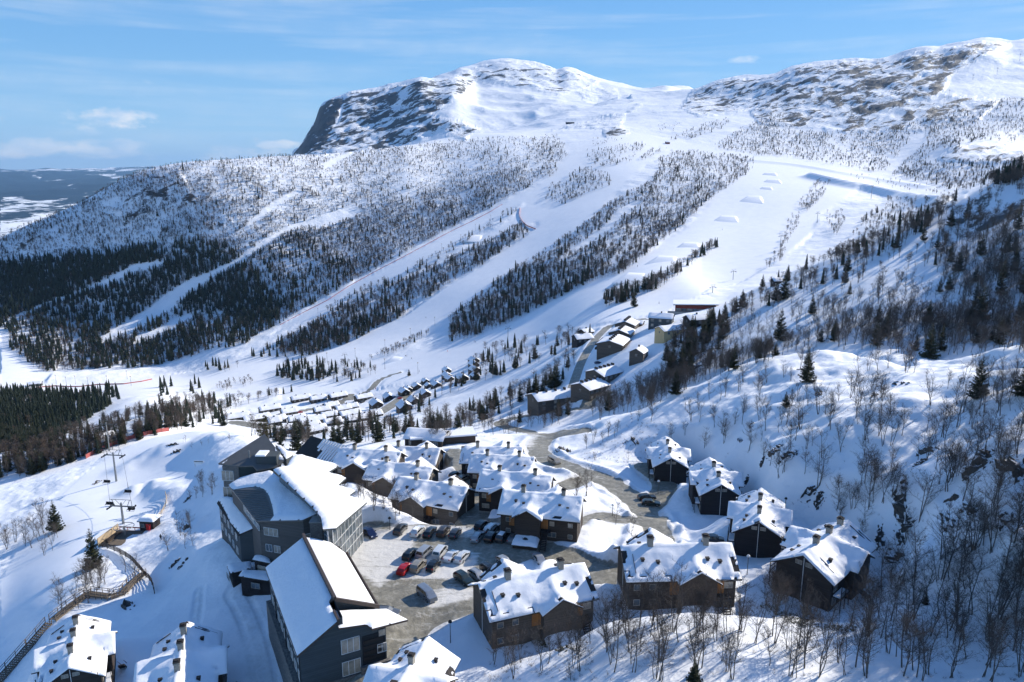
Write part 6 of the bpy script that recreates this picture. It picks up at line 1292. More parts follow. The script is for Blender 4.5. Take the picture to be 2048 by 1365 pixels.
# lower left wing
lf, lk = plane3(W(434, 1004.6, 0.8), W(463, 990, 2.6), W(511, 1055, 2.6))
LW = [onpl(x, y, lk) for x, y in Z_(3.25, 420, 820, [(45,605),(70,575),(105,560),(150,570),(295,765),(182,815)])]
solid('wing_wall', inset(LW, .35), -10, lambda x, y: lf(x, y)-.25, M['slate'], H); lr2 = solid('wing_roof', LW, lambda x, y: lf(x, y)-.24, lambda x, y: lf(x, y), M['roof_felt'], H)
snow_cap('roof_snow', [onpl(x, y, lk) for x, y in Z_(3.25, 420, 820, [(58,590),(80,572),(110,562),(150,572),(295,765),(195,808),(130,730),(105,670)])], lf, .45, M['roof_snow'], lr2, .4, 14)
w0, w1 = Vector((*onpl(420+45/3.25, 820+605/3.25, lk), 0)), Vector((*onpl(420+182/3.25, 820+815/3.25, lk), 0)); wd_ = w1-w0; wd_.z = 0; wa = math.atan2(wd_.y, wd_.x); wn_ = Vector((wd_.y, -wd_.x, 0)).normalized()
for z in (-1.7, -4.7):
    for i in range(5): p = w0+wd_*(i+.6)/5.6-wn_*.02; window('hotel', H, p.x-wn_.x*.28, p.y-wn_.y*.28, z, wa-math.pi/2, i % 2 == 0)
e0, e1 = Vector(W(477, 1074, .3)), Vector(W(510, 1058, 2)); 
# entrance porch of orange boards under its own snow
ec = Vector(W(683, 1084, 1.6)); ea = math.atan2(AN_V.y, AN_V.x)
def rot(cx, cy, a, P): return [(cx+x*math.cos(a)-y*math.sin(a), cy+x*math.sin(a)+y*math.cos(a)) for x, y in P]
solid('entrance_porch', rot(ec.x, ec.y, ea, [(-1.9,-1.5),(1.9,-1.5),(1.9,1.9),(-1.9,1.9)]), -1, 3.1, M['orange_wood'], H)
solid('porch_roof', rot(ec.x, ec.y, ea, [(-2.2,-1.8),(2.3,-1.8),(2.3,2.2),(-2.2,2.2)]), 3.1, 3.35, M['trim'], H); solid('porch_snow', rot(ec.x, ec.y, ea, [(-2.1,-1.7),(2.2,-1.7),(2.2,2.1),(-2.1,2.1)]), 3.36, 3.75, M['roof_snow'], H)
pw2 = rot(ec.x, ec.y, ea, [(1.95, -.6)])[0]; window('hotel', H, pw2[0], pw2[1], .8, ea, True); pw2 = rot(ec.x, ec.y, ea, [(1.95, 1.0)])[0]; window('hotel', H, pw2[0], pw2[1], .8, ea, True)
# sheds before the hotel's foot
for n_, (quad, z, base, lab) in enumerate([([(275,975),(292,945),(382,948),(397,1000)], -1.6, -9, 'small dark shed with a snow cap against the foot of the hotel facade'), ([(185,1082),(215,1038),(400,1050),(406,1118)], -3.4, -10, 'low dark service shed with a wide snow roof beside the long front block'), ([(108,1020),(120,1000),(265,985),(270,1030),(135,1065)], -4.2, -10, 'low dark snow-topped deck left of the service shed')]):
    P = [W(x, y, z) for x, y in Z_(3.25, 420, 820, quad)]; P2 = ccw([(q.x, q.y) for q in P]); t = thing('service_shed', lab, 'shed'); solid('wall', inset(P2, .3), base, z-.2, M['timber_black'], t); solid('roof', P2, z-.2, z, M['roof_felt'], t); snow_cap('roof_snow', P2, lambda x, y, z=z: z+0*x, .38, M['roof_snow'], t, .35, 20+n_)
    c = sum((Vector(q) for q in P), Vector())/4; f0, f1 = P[0], P[-1]; a = math.atan2(f1.y-f0.y, f1.x-f0.x); mid = (f0+f1)/2; window('wide', t, mid.x+.28*math.sin(a), mid.y+.28*-math.cos(a)*-1 if False else mid.y, z-1.9, a-math.pi/2, n_ == 0)
# ------------------------------------------------------------------ long front block (annex), in its own frame: x to the right of the ridge, y away along it
AX = thing('hotel_annex', 'long slate-clad front block of the hotel with a ridge roof beside the car park', 'building', (AN_O.x, AN_O.y, 0), math.atan2(AN_V.y, AN_V.x))
LR, LL, LEN = 6.4, -6.7, 21.0
def az_(x, y): return 9.0-(x*(3.1/6.4) if x > 0 else -x*(4.2/6.7))
walls = MB(); P = [(LL+.5, -5.0), (-.9, -5.0), (-.9, -.3), (LR-.4, -.3), (LR-.4, LEN-.5), (0, LEN-.5), (LL+.5, LEN-.5)]
walls.add([(x, y, -11) for x, y in [(LL+.5, -5), (LL+.5, LEN-.5), (LR-.4, LEN-.5), (LR-.4, -.3), (0, -.3), (0, -5)]]+[(LL+.5, -5, az_(LL+.5, 0)-.3), (LL+.5, LEN-.5, az_(LL+.5, 0)-.3), (LR-.4, LEN-.5, az_(LR-.4, 0)-.3), (LR-.4, -.3, az_(LR-.4, 0)-.3), (0, -.3, 8.7), (0, -5, 8.7), (0, LEN-.5, 8.7)],
          [(0, 6, 7, 1), (1, 7, 12, 8, 2), (2, 8, 9, 3), (3, 9, 10, 4), (4, 10, 11, 5), (5, 11, 6, 0)]); obj('wall', walls.mesh('annex_wall', M['slate']), AX)
R1 = MB(); R1.prism(ccw([(LL, -5.6), (-.75, -5.6), (-.75, -.4), (0, -.4), (0, LEN), (LL, LEN)]), lambda x, y: az_(x, y)-.28, lambda x, y: az_(x, y)); R1.prism(ccw([(0.0, -.7), (LR, -.7), (LR, LEN-3.4), (LR-1.6, LEN), (0.0, LEN)]), lambda x, y: az_(x, y)-.28, lambda x, y: az_(x, y)); ro = obj('roof', R1.mesh('annex_roof', M['trim']), AX)
azn = lambda x, y: 9.0-np.where(x > 0, x*(3.1/6.4), -x*(4.2/6.7))
snow_cap('roof_snow', [(LL+.05, -5.5), (-.8, -5.5), (-.8, -.2), (-.25, .2), (-.25, LEN-.2), (LL+.05, LEN-.2)], azn, .30, M['loose_snow'], ro, .42, 31)
snow_cap('roof_snow', [(.3, -.45), (LR-.25, -.45), (LR-.25, LEN-3.5), (LR-1.8, LEN-.3), (.3, LEN-.3)], azn, .30, M['roof_snow'], ro, .5, 32)
obj('ridge_board', MB().beam((0, -.9, 9.25), (0, LEN+.1, 9.25), .42, .5).mesh('ridge_board', M['trim']), ro); obj('verge_board', MB().beam((0, -.85, 9.1), (LR+.1, -.85, 6.05), .35, .5).mesh('verge_board', M['trim']), ro)
obj('eaves_board', MB().beam((LR+.1, -.9, 5.9), (LR+.1, LEN-3.4, 5.9), .2, .45).mesh('eaves_board', M['trim']), ro)
# lower front part
fz = lambda x, y: 7.2-np.maximum(x, -.7)*.24+y*0
FR = [(-.7, -5.6), (3.4, -5.0), (3.8, -6.3), (LR+3.4, -4.4), (LR+1.2, -1.0), (-.7, -.95)]
fb_ = obj('front_bay', MB().prism(ccw([(.0, -5.0), (6.2, -5.0), (6.2, -.35), (.0, -.35)]), -3, lambda x, y: fz(x, y)-.3).mesh('front_bay', M['slate']), AX)
fr = obj('front_roof', MB().prism(ccw(FR), lambda x, y: fz(x, y)-.28, lambda x, y: fz(x, y)).mesh('front_roof', M['trim']), AX); snow_cap('roof_snow', FR, fz, .32, M['roof_snow'], fr, .35, 33)
obj('verge_board', MB().beam((-.75, -5.7, 8.4), (-.75, -3.0, 8.4), .3, .9).mesh('verge_board', M['trim']), fr)
obj('recess', MB().box(2.6, 6.0, -5.05, -4.9, -.2, 4.6).mesh('recess', M['slate_dark']), AX)
for z in (.6, 1.5, 2.4, 3.3): obj('louvre', MB().box(2.8, 5.7, -5.12, -5.04, z, z+.55).mesh('louvre', M['black']), AX)
window('big', AX, .9, -5.03, 2.7, -math.pi/2, True); window('big', AX, .9, -5.03, -.9, -math.pi/2, True); window('small', AX, 5.6, -5.08, 4.0, -math.pi/2, True); window('hotel', AX, 5.5, -5.1, 1.3, -math.pi/2, True)
window('hotel', AX, LR-.38, 2.2, .8, 0); window('hotel', AX, LR-.38, 9, 1.0, 0, True); window('hotel', AX, LR-.38, 14, 1.0, 0)
obj('footing', MB().box(-7, 6.4, -5.1, LEN-.4, -11.5, -1.2).box(2.2, 6.6, -5.6, -5.0, -3, -.1).mesh('footing', M['stonewall']), AX)
for i in range(9):
    for z in (2.4, -.4, -3.2, -6.0): window('hotel', AX, LL+.48, -3.6+i*2.7, z, math.pi, (i*3+int(z)) % 4 == 0)
for y in (-5.03, 6, 14.5): obj('downpipe', MB().box(LL+.3, LL+.44, y, y+.12, -9, 4.5).mesh('downpipe', M['black']), AX)
# ------------------------------------------------------------------ cars
CARM = {}
def paint(name, col, metal=.35):
    if name not in CARM: CARM[name] = mat('car_paint_'+name, col, .28, metal, .06, 1.5, 0, .5, coat=.6)
    return CARM[name]
PAINT = {'black': (.012, .013, .015), 'dark grey': (.045, .047, .05), 'white': (.72, .72, .70), 'silver': (.36, .37, .38), 'red': (.50, .012, .012), 'dark blue': (.012, .022, .075), 'dark green': (.02, .035, .034), 'beige': (.33, .29, .23), 'grey': (.14, .145, .15), 'silver-blue': (.22, .25, .29), 'brown': (.06, .045, .035)}
def loft_car(L, W_, Hh, kind):
    # stations: x, roof height, shoulder height, half width, belt
    h = W_/2; S = {'estate': [(0, .55, .50), (.03, .78, .62), (.22, .90, .74), (.30, .96, .86), (.44, 1.42, .88), (.60, 1.46, .90), (.86, 1.40, .92), (.97, 1.02, .92), (1, .72, .62)],
                   'suv': [(0, .65, .58), (.03, .92, .72), (.22, 1.05, .86), (.29, 1.10, .98), (.41, 1.62, 1.0), (.60, 1.68, 1.02), (.88, 1.60, 1.04), (.98, 1.15, 1.04), (1, .80, .70)],
                   'hatch': [(0, .55, .50), (.03, .76, .62), (.20, .90, .76), (.28, .97, .88), (.44, 1.46, .90), (.64, 1.48, .92), (.86, 1.36, .94), (.97, .98, .90), (1, .70, .60)],
                   'van': [(0, .70, .62), (.03, .98, .80), (.14, 1.12, .95), (.18, 1.2, 1.08), (.30, 1.78, 1.10), (.60, 1.84, 1.12), (.93, 1.80, 1.14), (.99, 1.2, 1.1), (1, .8, .75)],
                   'sedan': [(0, .52, .48), (.03, .72, .60), (.24, .86, .72), (.31, .92, .84), (.46, 1.38, .86), (.62, 1.40, .88), (.78, 1.05, .90), (.97, .98, .86), (1, .70, .60)]}[kind]
    B, Gs = MB(), MB(); rings = []
    for u, top, belt in S:
        x = L*(.5-u); nose = 1-.16*max(0, (.1-u)/.1)-.10*max(0, (u-.93)/.07); w = h*nose; tw = w*.79 if top > belt+.25 else w*.92; bt = belt if top > belt+.05 else top-.06
        rings.append([(x, -w*.96, .22), (x, -w, .45), (x, -w*.98, bt), (x, -tw, top-.03), (x, -tw*.7, top), (x, tw*.7, top), (x, tw, top-.03), (x, w*.98, bt), (x, w, .45), (x, w*.96, .22)])
    for r in rings: B.v += r
    n = 10
    for i in range(len(rings)-1):
        for k in range(n): a, b = i*n+k, i*n+(k+1) % n; B.f.append((a, b, b+n, a+n))
    B.f.append(tuple(range(n))[::-1]); B.f.append(tuple((len(rings)-1)*n+k for k in range(n)))
    # glazing set just proud of the body
    def pane(pts, off): 
        v = [Vector(p) for p in pts]; nn = (v[1]-v[0]).cross(v[2]-v[0]).normalized(); o = len(Gs.v); Gs.v.extend(tuple(p+nn*off) for p in v); Gs.f.append(tuple(range(o, o+len(v))))
    for i in range(len(rings)-1):
        if S[i][1] > S[i][2]+.3 or S[i+1][1] > S[i+1][2]+.3:
            for s, (kb, kt) in ((-1, (2, 3)), (1, (7, 6))):
                a, b, c, d = Vector(rings[i][kb]), Vector(rings[i+1][kb]), Vector(rings[i+1][kt]), Vector(rings[i][kt]); g = lambda p, q_, t: p.lerp(q_, t)
                q = [a.lerp(d, .12).lerp(b.lerp(c, .12), .04), b.lerp(c, .12).lerp(a.lerp(d, .12), .04), b.lerp(c, .84).lerp(a.lerp(d, .84), .04), a.lerp(d, .84).lerp(b.lerp(c, .84), .04)]
                if (q[0]-q[3]).length < .1: q = q[:3] if (q[0]-q[3]).length < (q[1]-q[2]).length else q
                if s < 0: q = q[::-1]
                pane(q, .012)
    i = 3; a, b, c, d = [Vector(p) for p in (rings[3][3], rings[3][6], rings[4][6], rings[4][3])]; pane([a.lerp(c, .08), b.lerp(d, .08), c.lerp(a, .08), d.lerp(b, .08)], .014)
    j = 6; a, b, c, d = [Vector(p) for p in (rings[j+1][6], rings[j+1][3], rings[j][3], rings[j][6])]
    if kind == 'sedan': a, b, c, d = [Vector(p) for p in (rings[6][6], rings[6][3], rings[5][3], rings[5][6])]
    pane([a.lerp(c, .08), b.lerp(d, .08), c.lerp(a, .1), d.lerp(b, .1)], .014)
    return B, Gs, h
DIMS = {'estate': (4.75, 1.84), 'suv': (4.6, 1.9), 'hatch': (4.2, 1.78), 'van': (4.9, 1.95), 'sedan': (4.6, 1.82)}
wheel = MB().tube([(0, -.11, 0), (0, .11, 0)], .33, 14).mesh('wheel', M['tyre']); rimm = MB().tube([(0, -.125, 0), (0, .125, 0)], .20, 10).mesh('rim', M['rim'])
CB = {}
def car(kind, color, px, py, head, label, snow=False, z=None):
    L, W_ = DIMS[kind]
    if kind not in CB:
        B, Gs, h = loft_car(L, W_, 1.5, kind); CB[kind] = (B, Gs.mesh('windows', M['glass_dark']), h,
            MB().box(-.05, .06, -.2, .2, -.07, .08).mesh('headlight', M['headlamp']), MB().box(-.05, .05, -.13, .13, -.16, .14).mesh('taillight', M['taillamp']), MB().box(-.09, .09, -.1, .1, -.07, .08).mesh('mirror', M['black']))
    B, gm, h, hl, tl, mr_ = CB[kind]; key = (kind, color)
    if key not in CB:
        CB[key] = B.mesh('car_body', paint(color, PAINT[color]))
    p = G(px, py); t = thing('parked_car', label, 'car', (p.x, p.y, p.z+.03), head, 'cars parked around the hotel')
    t.scale = (.92, .92, .92); b = obj('body', CB[key], t); obj('windows', gm, b)
    for x in (L*.31, -L*.29):
        for s in (-1, 1): w = obj('wheel', wheel, t, (x, s*(h-.10), .33)); obj('rim', rimm, w)
    for s in (-1, 1):
        obj('headlight', hl, t, (L*.475, s*h*.62, .66)); obj('taillight', tl, t, (-L*.485, s*h*.72, .82)); obj('mirror', mr_, t, (L*.17, s*(h+.08), .98))
    if kind in ('estate', 'suv'):
        for s in (-1, 1): obj('roof_rail', MB().beam((L*.02, s*h*.62, 1.50 if kind == 'estate' else 1.70), (-L*.33, s*h*.62, 1.47 if kind == 'estate' else 1.66), .05).mesh('roof_rail', M['steel']), t)
    if snow: zt = 1.46 if kind != 'suv' else 1.66; obj('roof_snow', MB().box(-L*.34, L*.03, -h*.62, h*.62, zt-.02, zt+.14, .08).mesh('car_snow', M['roof_snow']), t)
    return t
def q5(x, y): return 700+x/3.657, 1020+y/3.657
CARS = [('suv','dark grey',370,160,72,'dark grey car at the left end of the upper row, apart from the rest'),('estate','white',495,172,70,'white car second in the upper row of parked cars'),('estate','black',585,180,72,'glossy black car right of the white one in the upper row'),
 ('suv','brown',685,175,70,'dark brown car fourth in the upper row'),('hatch','dark grey',770,188,70,'small dark car at the gap in the middle of the upper row'),('estate','silver',935,212,68,'silver car just right of the gap in the upper row'),('suv','black',1035,215,66,'big black car in front of another in the upper row'),
 ('estate','black',1048,160,66,'black car half hidden behind the big black one against the snow bank'),('suv','dark grey',1118,215,64,'charcoal car between the big black one and a grey car, upper row'),('estate','grey',1200,222,66,'grey dusty car last but one in the upper row'),('suv','dark grey',1293,240,70,'dark car at the right end of the upper row'),
 ('suv','black',445,345,66,'large black car at the left of the middle group'),('van','silver',548,330,64,'silver van beside the large black car, middle group'),('van','white',660,330,70,'white people carrier in the middle group'),('sedan','white',738,355,66,'white saloon with a dark sunroof, middle group'),('estate','white',822,360,64,'white estate car at the right of the middle group'),
 ('hatch','red',400,450,68,'bright red car at the lower left of the middle group'),('suv','beige',500,428,68,'beige silver car with roof rails beside the red one'),('hatch','black',612,425,68,'small black car right of the beige one'),
 ('suv','dark green',830,525,-50,'dark green car in the lower diagonal row'),('estate','silver',935,500,-50,'silver-white car second in the lower diagonal row'),('suv','black',1020,465,-52,'black car third in the lower diagonal row'),('hatch','silver',1130,400,-54,'silver car nearly hidden behind the snowy gable, lower row'),
 ('van','silver-blue',562,640,-52,'silver-blue van alone on the snow between the lot and the lower road'),('sedan','silver',1388,385,-70,'silver saloon with a dark roof parked above the brown gable roof'),('estate','grey',272,770,-8,'grey car beside the front corner of the hotel annex'),('sedan','dark blue',145,185,-52,'dark blue car on the paved turning circle by the hotel porch')]
for n_, (k, c, x, y, h, lab) in enumerate(CARS): px, py = q5(x, y); car(k, c, px, py, R_(h+3 if h > 0 else h), lab, n_ in (8, 1))
def q6(x, y): return 1040+x/3.531, 820+y/3.531
for k, c, x, y, h, lab in [('estate','black',895,632,10,'black car tucked behind another under the bank by the black houses'),('estate','dark green',925,672,-8,'dark green car in the shade under the bank by the black houses'),('hatch','dark grey',1370,930,-8,'dark car half hidden behind the brown house on the mound'),('van','beige',240,375,-58,'beige-topped dark car driving on the shaded road bend')]:
    px, py = q6(x, y); t = car(k, c, px, py, R_(h), lab)
for k, c, px, py, h, lab in [('suv','black',965,1056,60,'black car in the alley between the apartment houses above the lot'),('suv','white',984,1062,60,'white car in the alley between the apartment houses above the lot'),('hatch','dark grey',911,953,50,'dark car in the inner yard between the two house clusters'),('hatch','beige',929,960,50,'pale car in the inner yard between the two house clusters'),
    ('hatch','red',800,798,20,'red car by the valley cabins'),('estate','dark blue',790,796,20,'dark car next to the red one by the valley cabins'),('hatch','red',601,826,20,'small red car between the valley row cabins'),('estate','dark blue',1197,728,10,'blue car on the side road under the terraced flats'),('suv','black',725,806,60,'black car on the valley lane between the cabins')]:
    car(k, c, px, py, R_(h), lab)
# ------------------------------------------------------------------ chairlift by the hotel
def lift_tower(px, py, top, label, head, group=None, small=False, name='lift_tower'):
    p = G(px, py); h = max((CH-float(TT(top))*p.y)-p.z, 3); t = thing(name, label, 'lift tower', p, head, group); k = 1 if not small else .75
    obj('pole', MB().tube([(0, 0, -.6), (0, 0, h*.55), (0, 0, h)], [.36*k, .30*k, .24*k], 8).mesh('pole', M['steel']), t)
    a = MB(); w = 3.2*k; a.beam((-w, 0, h-1.0), (w, 0, h-1.0), .28*k); a.beam((-w*.55, 0, h-1.0), (-w*.8, 0, h+.9), .12*k); a.beam((w*.55, 0, h-1.0), (w*.8, 0, h+.9), .12*k); a.beam((-w*.95, 0, h+.9), (w*.95, 0, h+.9), .10*k); a.beam((0, 0, h-.9), (-w*.5, 0, h+.9), .08*k); a.beam((0, 0, h-.9), (w*.5, 0, h+.9), .08*k)
    obj('crossarm', a.mesh('crossarm', M['grey_paint']), t)
    for s in (-1, 1):
        b = MB().box(s*w-.12, s*w+.12, -1.6*k, 1.6*k, h-1.55, h-1.3)
        sb = obj('sheave_assembly', b.mesh('sheave_assembly', M['black']), t)
        if not small:
            for i in range(4): obj('sheave', MB().tube([(s*w-.1, -1.3+i*.87, h-1.25), (s*w+.1, -1.3+i*.87, h-1.25)], .22, 8).mesh('sheave', M['black']), sb)
    return t, p, h
LH = R_(-6)
T1, p1, h1 = lift_tower(233, 963, 905, 'steel chairlift tower on the sunlit run, farther of the two', LH)
T2, p2, h2 = lift_tower(247, 1048, 1006, 'steel chairlift tower beside the bullwheel of the lift station', LH)
T0, p0, h0 = lift_tower(219, 902, 845, 'lattice-topped chairlift tower behind the red net at the brow of the run', LH)
def cable(a, b, label, sag=1.2, n=12, r=.035):
    pts = [a.lerp(b, i/n)-Vector((0, 0, 4*sag*(i/n)*(1-i/n))) for i in range(n+1)]; o = obj('lift_cable', MB().tube(pts, r, 4).mesh('lift_cable', M['black'])); o['label'] = label; o['category'] = 'cable'; return pts
ends = []
for s, sd2 in ((-1, 'left'), (1, 'right')):
    q = [Vector((math.cos(LH)*s*3.2+p.x, math.sin(LH)*s*3.2+p.y, p.z+h-1.0)) for p, h in ((p2, h2), (p1, h1), (p0, h0))]
    c1 = cable(q[0], q[1], 'thin %s-hand cable of the chairlift between the two near towers' % sd2); c2 = cable(q[1], q[2], 'thin %s-hand cable of the chairlift going over the brow' % sd2); ends += [(c1, s), (c2, s)]
chm = MB(); chm.tube([(0, 0, 0), (0, 0, -2.1), (.0, -.5, -2.6)], .04, 5); chs = MB().box(-1.1, 1.1, -.75, -.2, -3.05, -2.95).box(-1.1, 1.1, -.2, -.12, -3.0, -2.35); chf = MB().tube([(-1.1, -.9, -3.4), (1.1, -.9, -3.4)], .04, 5).tube([(-1.1, -.9, -3.4), (-1.1, -.3, -2.9)], .04, 4).tube([(1.1, -.9, -3.4), (1.1, -.3, -2.9)], .04, 4)
hm, sm_, fm_ = chm.mesh('hanger', M['grey_paint']), chs.mesh('seat', M['black']), chf.mesh('footrest', M['grey_paint'])
for n_, (ci, k) in enumerate([(0, 3), (0, 8), (2, 2), (2, 6), (1, 5), (3, 4), (3, 9)]):
    pts = ends[ci][0]; lab = ['empty lift chair low over the run just above the lift station', 'empty lift chair on the left cable below the farther tower', 'empty lift chair above the lift hut on the right cable', 'empty lift chair mid-way on the right cable', 'empty lift chair on the left cable past the farther tower', 'empty lift chair on the right cable past the farther tower', 'empty lift chair near the brow of the run'][n_]
    t = thing('lift_chair', lab, 'lift chair', pts[k], LH, 'chairs of the near chairlift'); obj('hanger', hm, t); obj('seat', sm_, t); obj('footrest', fm_, t)
bw = G(250, 1072); BWt = thing('bullwheel', 'horizontal lift bullwheel on its stand over the boarded platform', 'bullwheel', bw, LH)
obj('wheel', MB().tube([(2.4*math.cos(a*math.pi/12), 2.4*math.sin(a*math.pi/12), 2.6) for a in range(25)], .09, 6, False).mesh('wheel', M['steel']), BWt)
for i in range(6): a = i*math.pi/3; obj('spoke', MB().beam((0, 0, 2.6), (2.4*math.cos(a), 2.4*math.sin(a), 2.6), .09).mesh('spoke', M['steel']), BWt)
obj('column', MB().tube([(0, 0, -.5), (0, 0, 2.6)], .3, 8).mesh('column', M['steel']), BWt)
pl = thing('lift_platform', 'boarded loading platform with a pale wooden side wall under the chairlift', 'platform', bw, LH)
for i in range(12): obj('plank', MB().box(-3.4+i*.55, -3.4+i*.55+.5, -5.2, 2.6, .05+.01*(i % 3), .22+.01*(i % 3)).mesh('plank', M['larch']), pl)
obj('side_wall', MB().box(-3.7, -3.5, -5.6, 2.8, -2.5, 1.9).mesh('side_wall', M['pale_wood']), pl); obj('bumper', MB().box(-2.2, -1.6, -4.6, 1.2, .25, 1.1).mesh('bumper', M['timber']), pl)
obj('red_rail', MB().box(-3.2, 3.6, 2.6, 2.75, .9, 1.15).mesh('red_rail', M['red']), pl)
for x in (-3.1, -1, 1.1, 3.5): obj('post', MB().box(x-.06, x+.06, 2.6, 2.72, -.5, 1.0).mesh('post', M['red']), pl)
hu = G(301, 1056); HU = thing('lift_hut', 'small dark lift attendant hut with a red front and thick snow cap', 'hut', hu, LH)
obj('wall', MB().box(-1.9, 1.9, -1.6, 1.6, -1.5, 2.5).mesh('wall', M['timber_black']), HU); obj('door', MB().box(-.1, 1.2, -1.68, -1.6, 0, 1.9).mesh('door', M['red']), HU); obj('roof', MB().box(-2.3, 2.3, -2.0, 2.0, 2.5, 2.68).mesh('roof', M['roof_felt']), HU)
sn = snow_cap('roof_snow', [(-2.3, -2), (2.3, -2), (2.3, 2), (-2.3, 2)], lambda x, y: 2.68+0*x, .6, M['roof_snow'], HU, .3, 41); window('small', HU, -1.1, -1.62, .9, -math.pi/2)
obj('deck', MB().box(-2.6, 2.6, -3.4, -1.6, -1.2, -.05).mesh('deck', M['larch']), HU)
# board fences, walkway and stairs
def fence(name, label, cat, pts, h=1.2, rails=3, m='larch', sp=2.0, netting=None, world_pts=None):
    P = world_pts or [G(*p) for p in pts]; t = thing(name, label, cat); D = densify([tuple(p) for p in P], 5); seg = []; acc = 0; posts = [Vector(D[0])]
    for i in range(1, len(D)):
        acc += (Vector(D[i])-Vector(D[i-1])).length
        if acc >= sp: posts.append(Vector(D[i])); acc = 0
    if world_pts is None:
        for p in posts: p.z = gz(p.x, p.y)
    for p in posts: obj('post', MB().box(p.x-.07, p.x+.07, p.y-.07, p.y+.07, p.z-.6, p.z+h).mesh('post', M[m if not netting else 'grey_paint']), t)
    for a, b in zip(posts[:-1], posts[1:]):
        if netting: obj('net', MB().beam(a+Vector((0, 0, h*.5)), b+Vector((0, 0, h*.5)), .05, h*.9).mesh('net', M[netting]), t)
        else:
            for r in range(rails): zz = h*(.25+.7*r/max(rails-1, 1)); obj('rail', MB().beam(a+Vector((0, 0, zz)), b+Vector((0, 0, zz)), .05, .16).mesh('rail', M[m]), t)
    return t
fence('board_fence', 'dark curved board fence running down from the lift platform', 'fence', [(205,1095),(235,1106),(262,1122),(284,1146),(302,1166),(309,1188)], 1.5, 5, 'timber', 2.2)
fence('board_fence', 'pale curved fence behind the lift hut', 'fence', [(318,1035),(328,1020),(333,1002),(330,985)], 1.0, 3, 'pale_wood', 2.2)
fence('net_fence', 'long red safety net along the brow behind the near ski run', 'fence', [(172,918),(200,903),(232,890),(262,879),(292,871),(330,864),(345,862)], 2.2, 1, 'red', 4.0, 'net')
def walkway(label, pts, w=1.6, stairs=False):
    P = [Vector(G(*p)) for p in pts]; t = thing('walkway' if not stairs else 'wooden_stairs', label, 'walkway' if not stairs else 'stairs')
    for p in P: p.z += .7
    for a, b in zip(P[:-1], P[1:]):
        d = b-a; L = d.length; sd2 = Vector((-d.y, d.x, 0)).normalized()*w/2; n = max(1, int(Vector((d.x, d.y, 0)).length/(.45 if stairs else .6)))
        for i in range(n):
            u0, u1 = i/n, (i+.86)/n; q0, q1 = a.lerp(b, u0), a.lerp(b, u1)
            if stairs: q1.z = q0.z = (q0.z+q1.z)/2
            v = [q0-sd2, q0+sd2, q1+sd2, q1-sd2]; dz = Vector((0, 0, -.07)); obj('tread' if stairs else 'plank', MB().add([*v, *[p+dz for p in v]], [(3, 2, 1, 0), (4, 5, 6, 7), (0, 1, 5, 4), (1, 2, 6, 5), (2, 3, 7, 6), (3, 0, 4, 7)]).mesh('plank', M['larch']), t)
        for s in (-1, 1):
            obj('stringer', MB().beam(a+sd2*s-Vector((0, 0, .18)), b+sd2*s-Vector((0, 0, .18)), .08, .28).mesh('stringer', M['larch']), t)
            for hgt in (.55, 1.05): obj('handrail', MB().beam(a+sd2*s+Vector((0, 0, hgt)), b+sd2*s+Vector((0, 0, hgt)), .06, .10).mesh('handrail', M['larch']), t)
            k = max(1, int(L/1.8))
            for i in range(k+1): q = a.lerp(b, i/k)+sd2*s; obj('post', MB().box(q.x-.05, q.x+.05, q.y-.05, q.y+.05, gz(q.x, q.y)-.4, q.z+1.1).mesh('post', M['larch']), t)
    return t
walkway('wooden walkway zigzagging down from the board fence to the stairs', [(286,1152),(262,1172),(248,1190),(222,1198),(176,1192),(140,1218),(106,1246)])
walkway('long straight flight of wooden stairs descending beside the three-chimney house', [(98,1252),(60,1296),(20,1342),(-10,1375)], 1.7, True)
# ------------------------------------------------------------------ lamps, poles, far lift towers
lampn = [(901, 1286, 1244, 'dark street lamp on the blue-shaded snow by the lower road'), (1316, 988, 963, 'white globe street lamp before the highest black house'), (1494, 1150, 1113, 'white globe street lamp beside the brown house on the mound'), (780, 1060, 1037, 'thin black lamp post at the corner of the upper car row'), (1570, 1020, 1006, 'short lamp post behind the third black house'), (1225, 1032, 1018, 'small white lamp on the snow island by the road')]
for px, py, top, lab in lampn:
    p = G(px, py); h = max((CH-float(TT(top))*p.y)-p.z, 2.5); t = thing('street_lamp', lab, 'street lamp', p); wh = 'globe' in lab or 'white' in lab
    obj('pole', MB().tube([(0, 0, -.5), (0, 0, h)], [.08, .055], 6).mesh('pole', M['black' if not wh else 'grey_paint']), t); obj('lamp_head', MB().tube([(0, 0, h-.05), (0, 0, h+.18), (0, 0, h+.34)], [.34, .26, .05], 8).mesh('lamp_head', M['white' if wh else 'black']), t)
FT = [(1466,560,541),(1425,586,572),(1634,446,425),(1560,500,470),(1016,675,655),(690,725,708),(1742,398,372),(1900,138,124),(1870,156,141),(1500+1665/3.737,160,150),(1897,198,180),(1887,212,194),(1500+2015/3.737,122,108),(1500+1845/3.737,150,136),(1850,275,255),(1255,658,643),(1343,318,300)]
for n_, (px, py, top) in enumerate(sorted(FT)): lift_tower(px, py, top, 'far steel lift tower on the ski slopes, %s of them from the left' % ordinal(n_), R_(20), 'far lift towers', True)
POLES = Z_(3.25, 560, 380, [(1370,200),(1270,260),(1175,330),(1050,390),(932,475),(667,610),(530,670),(400,750),(248,815),(1007,880),(848,955),(683,1030),(490,1085),(307,1115),(235,1080),(97,1170),(897,1190),(682,1160),(1800,370),(1710,430),(1612,490),(1515,560),(1408,620),(1185,780)])+[(372/3.3,766),(440/3.3,770),(500/3.3,768),(583/3.3,772),(708/3.3,768),(840/3.3,757),(866/3.3,770)]
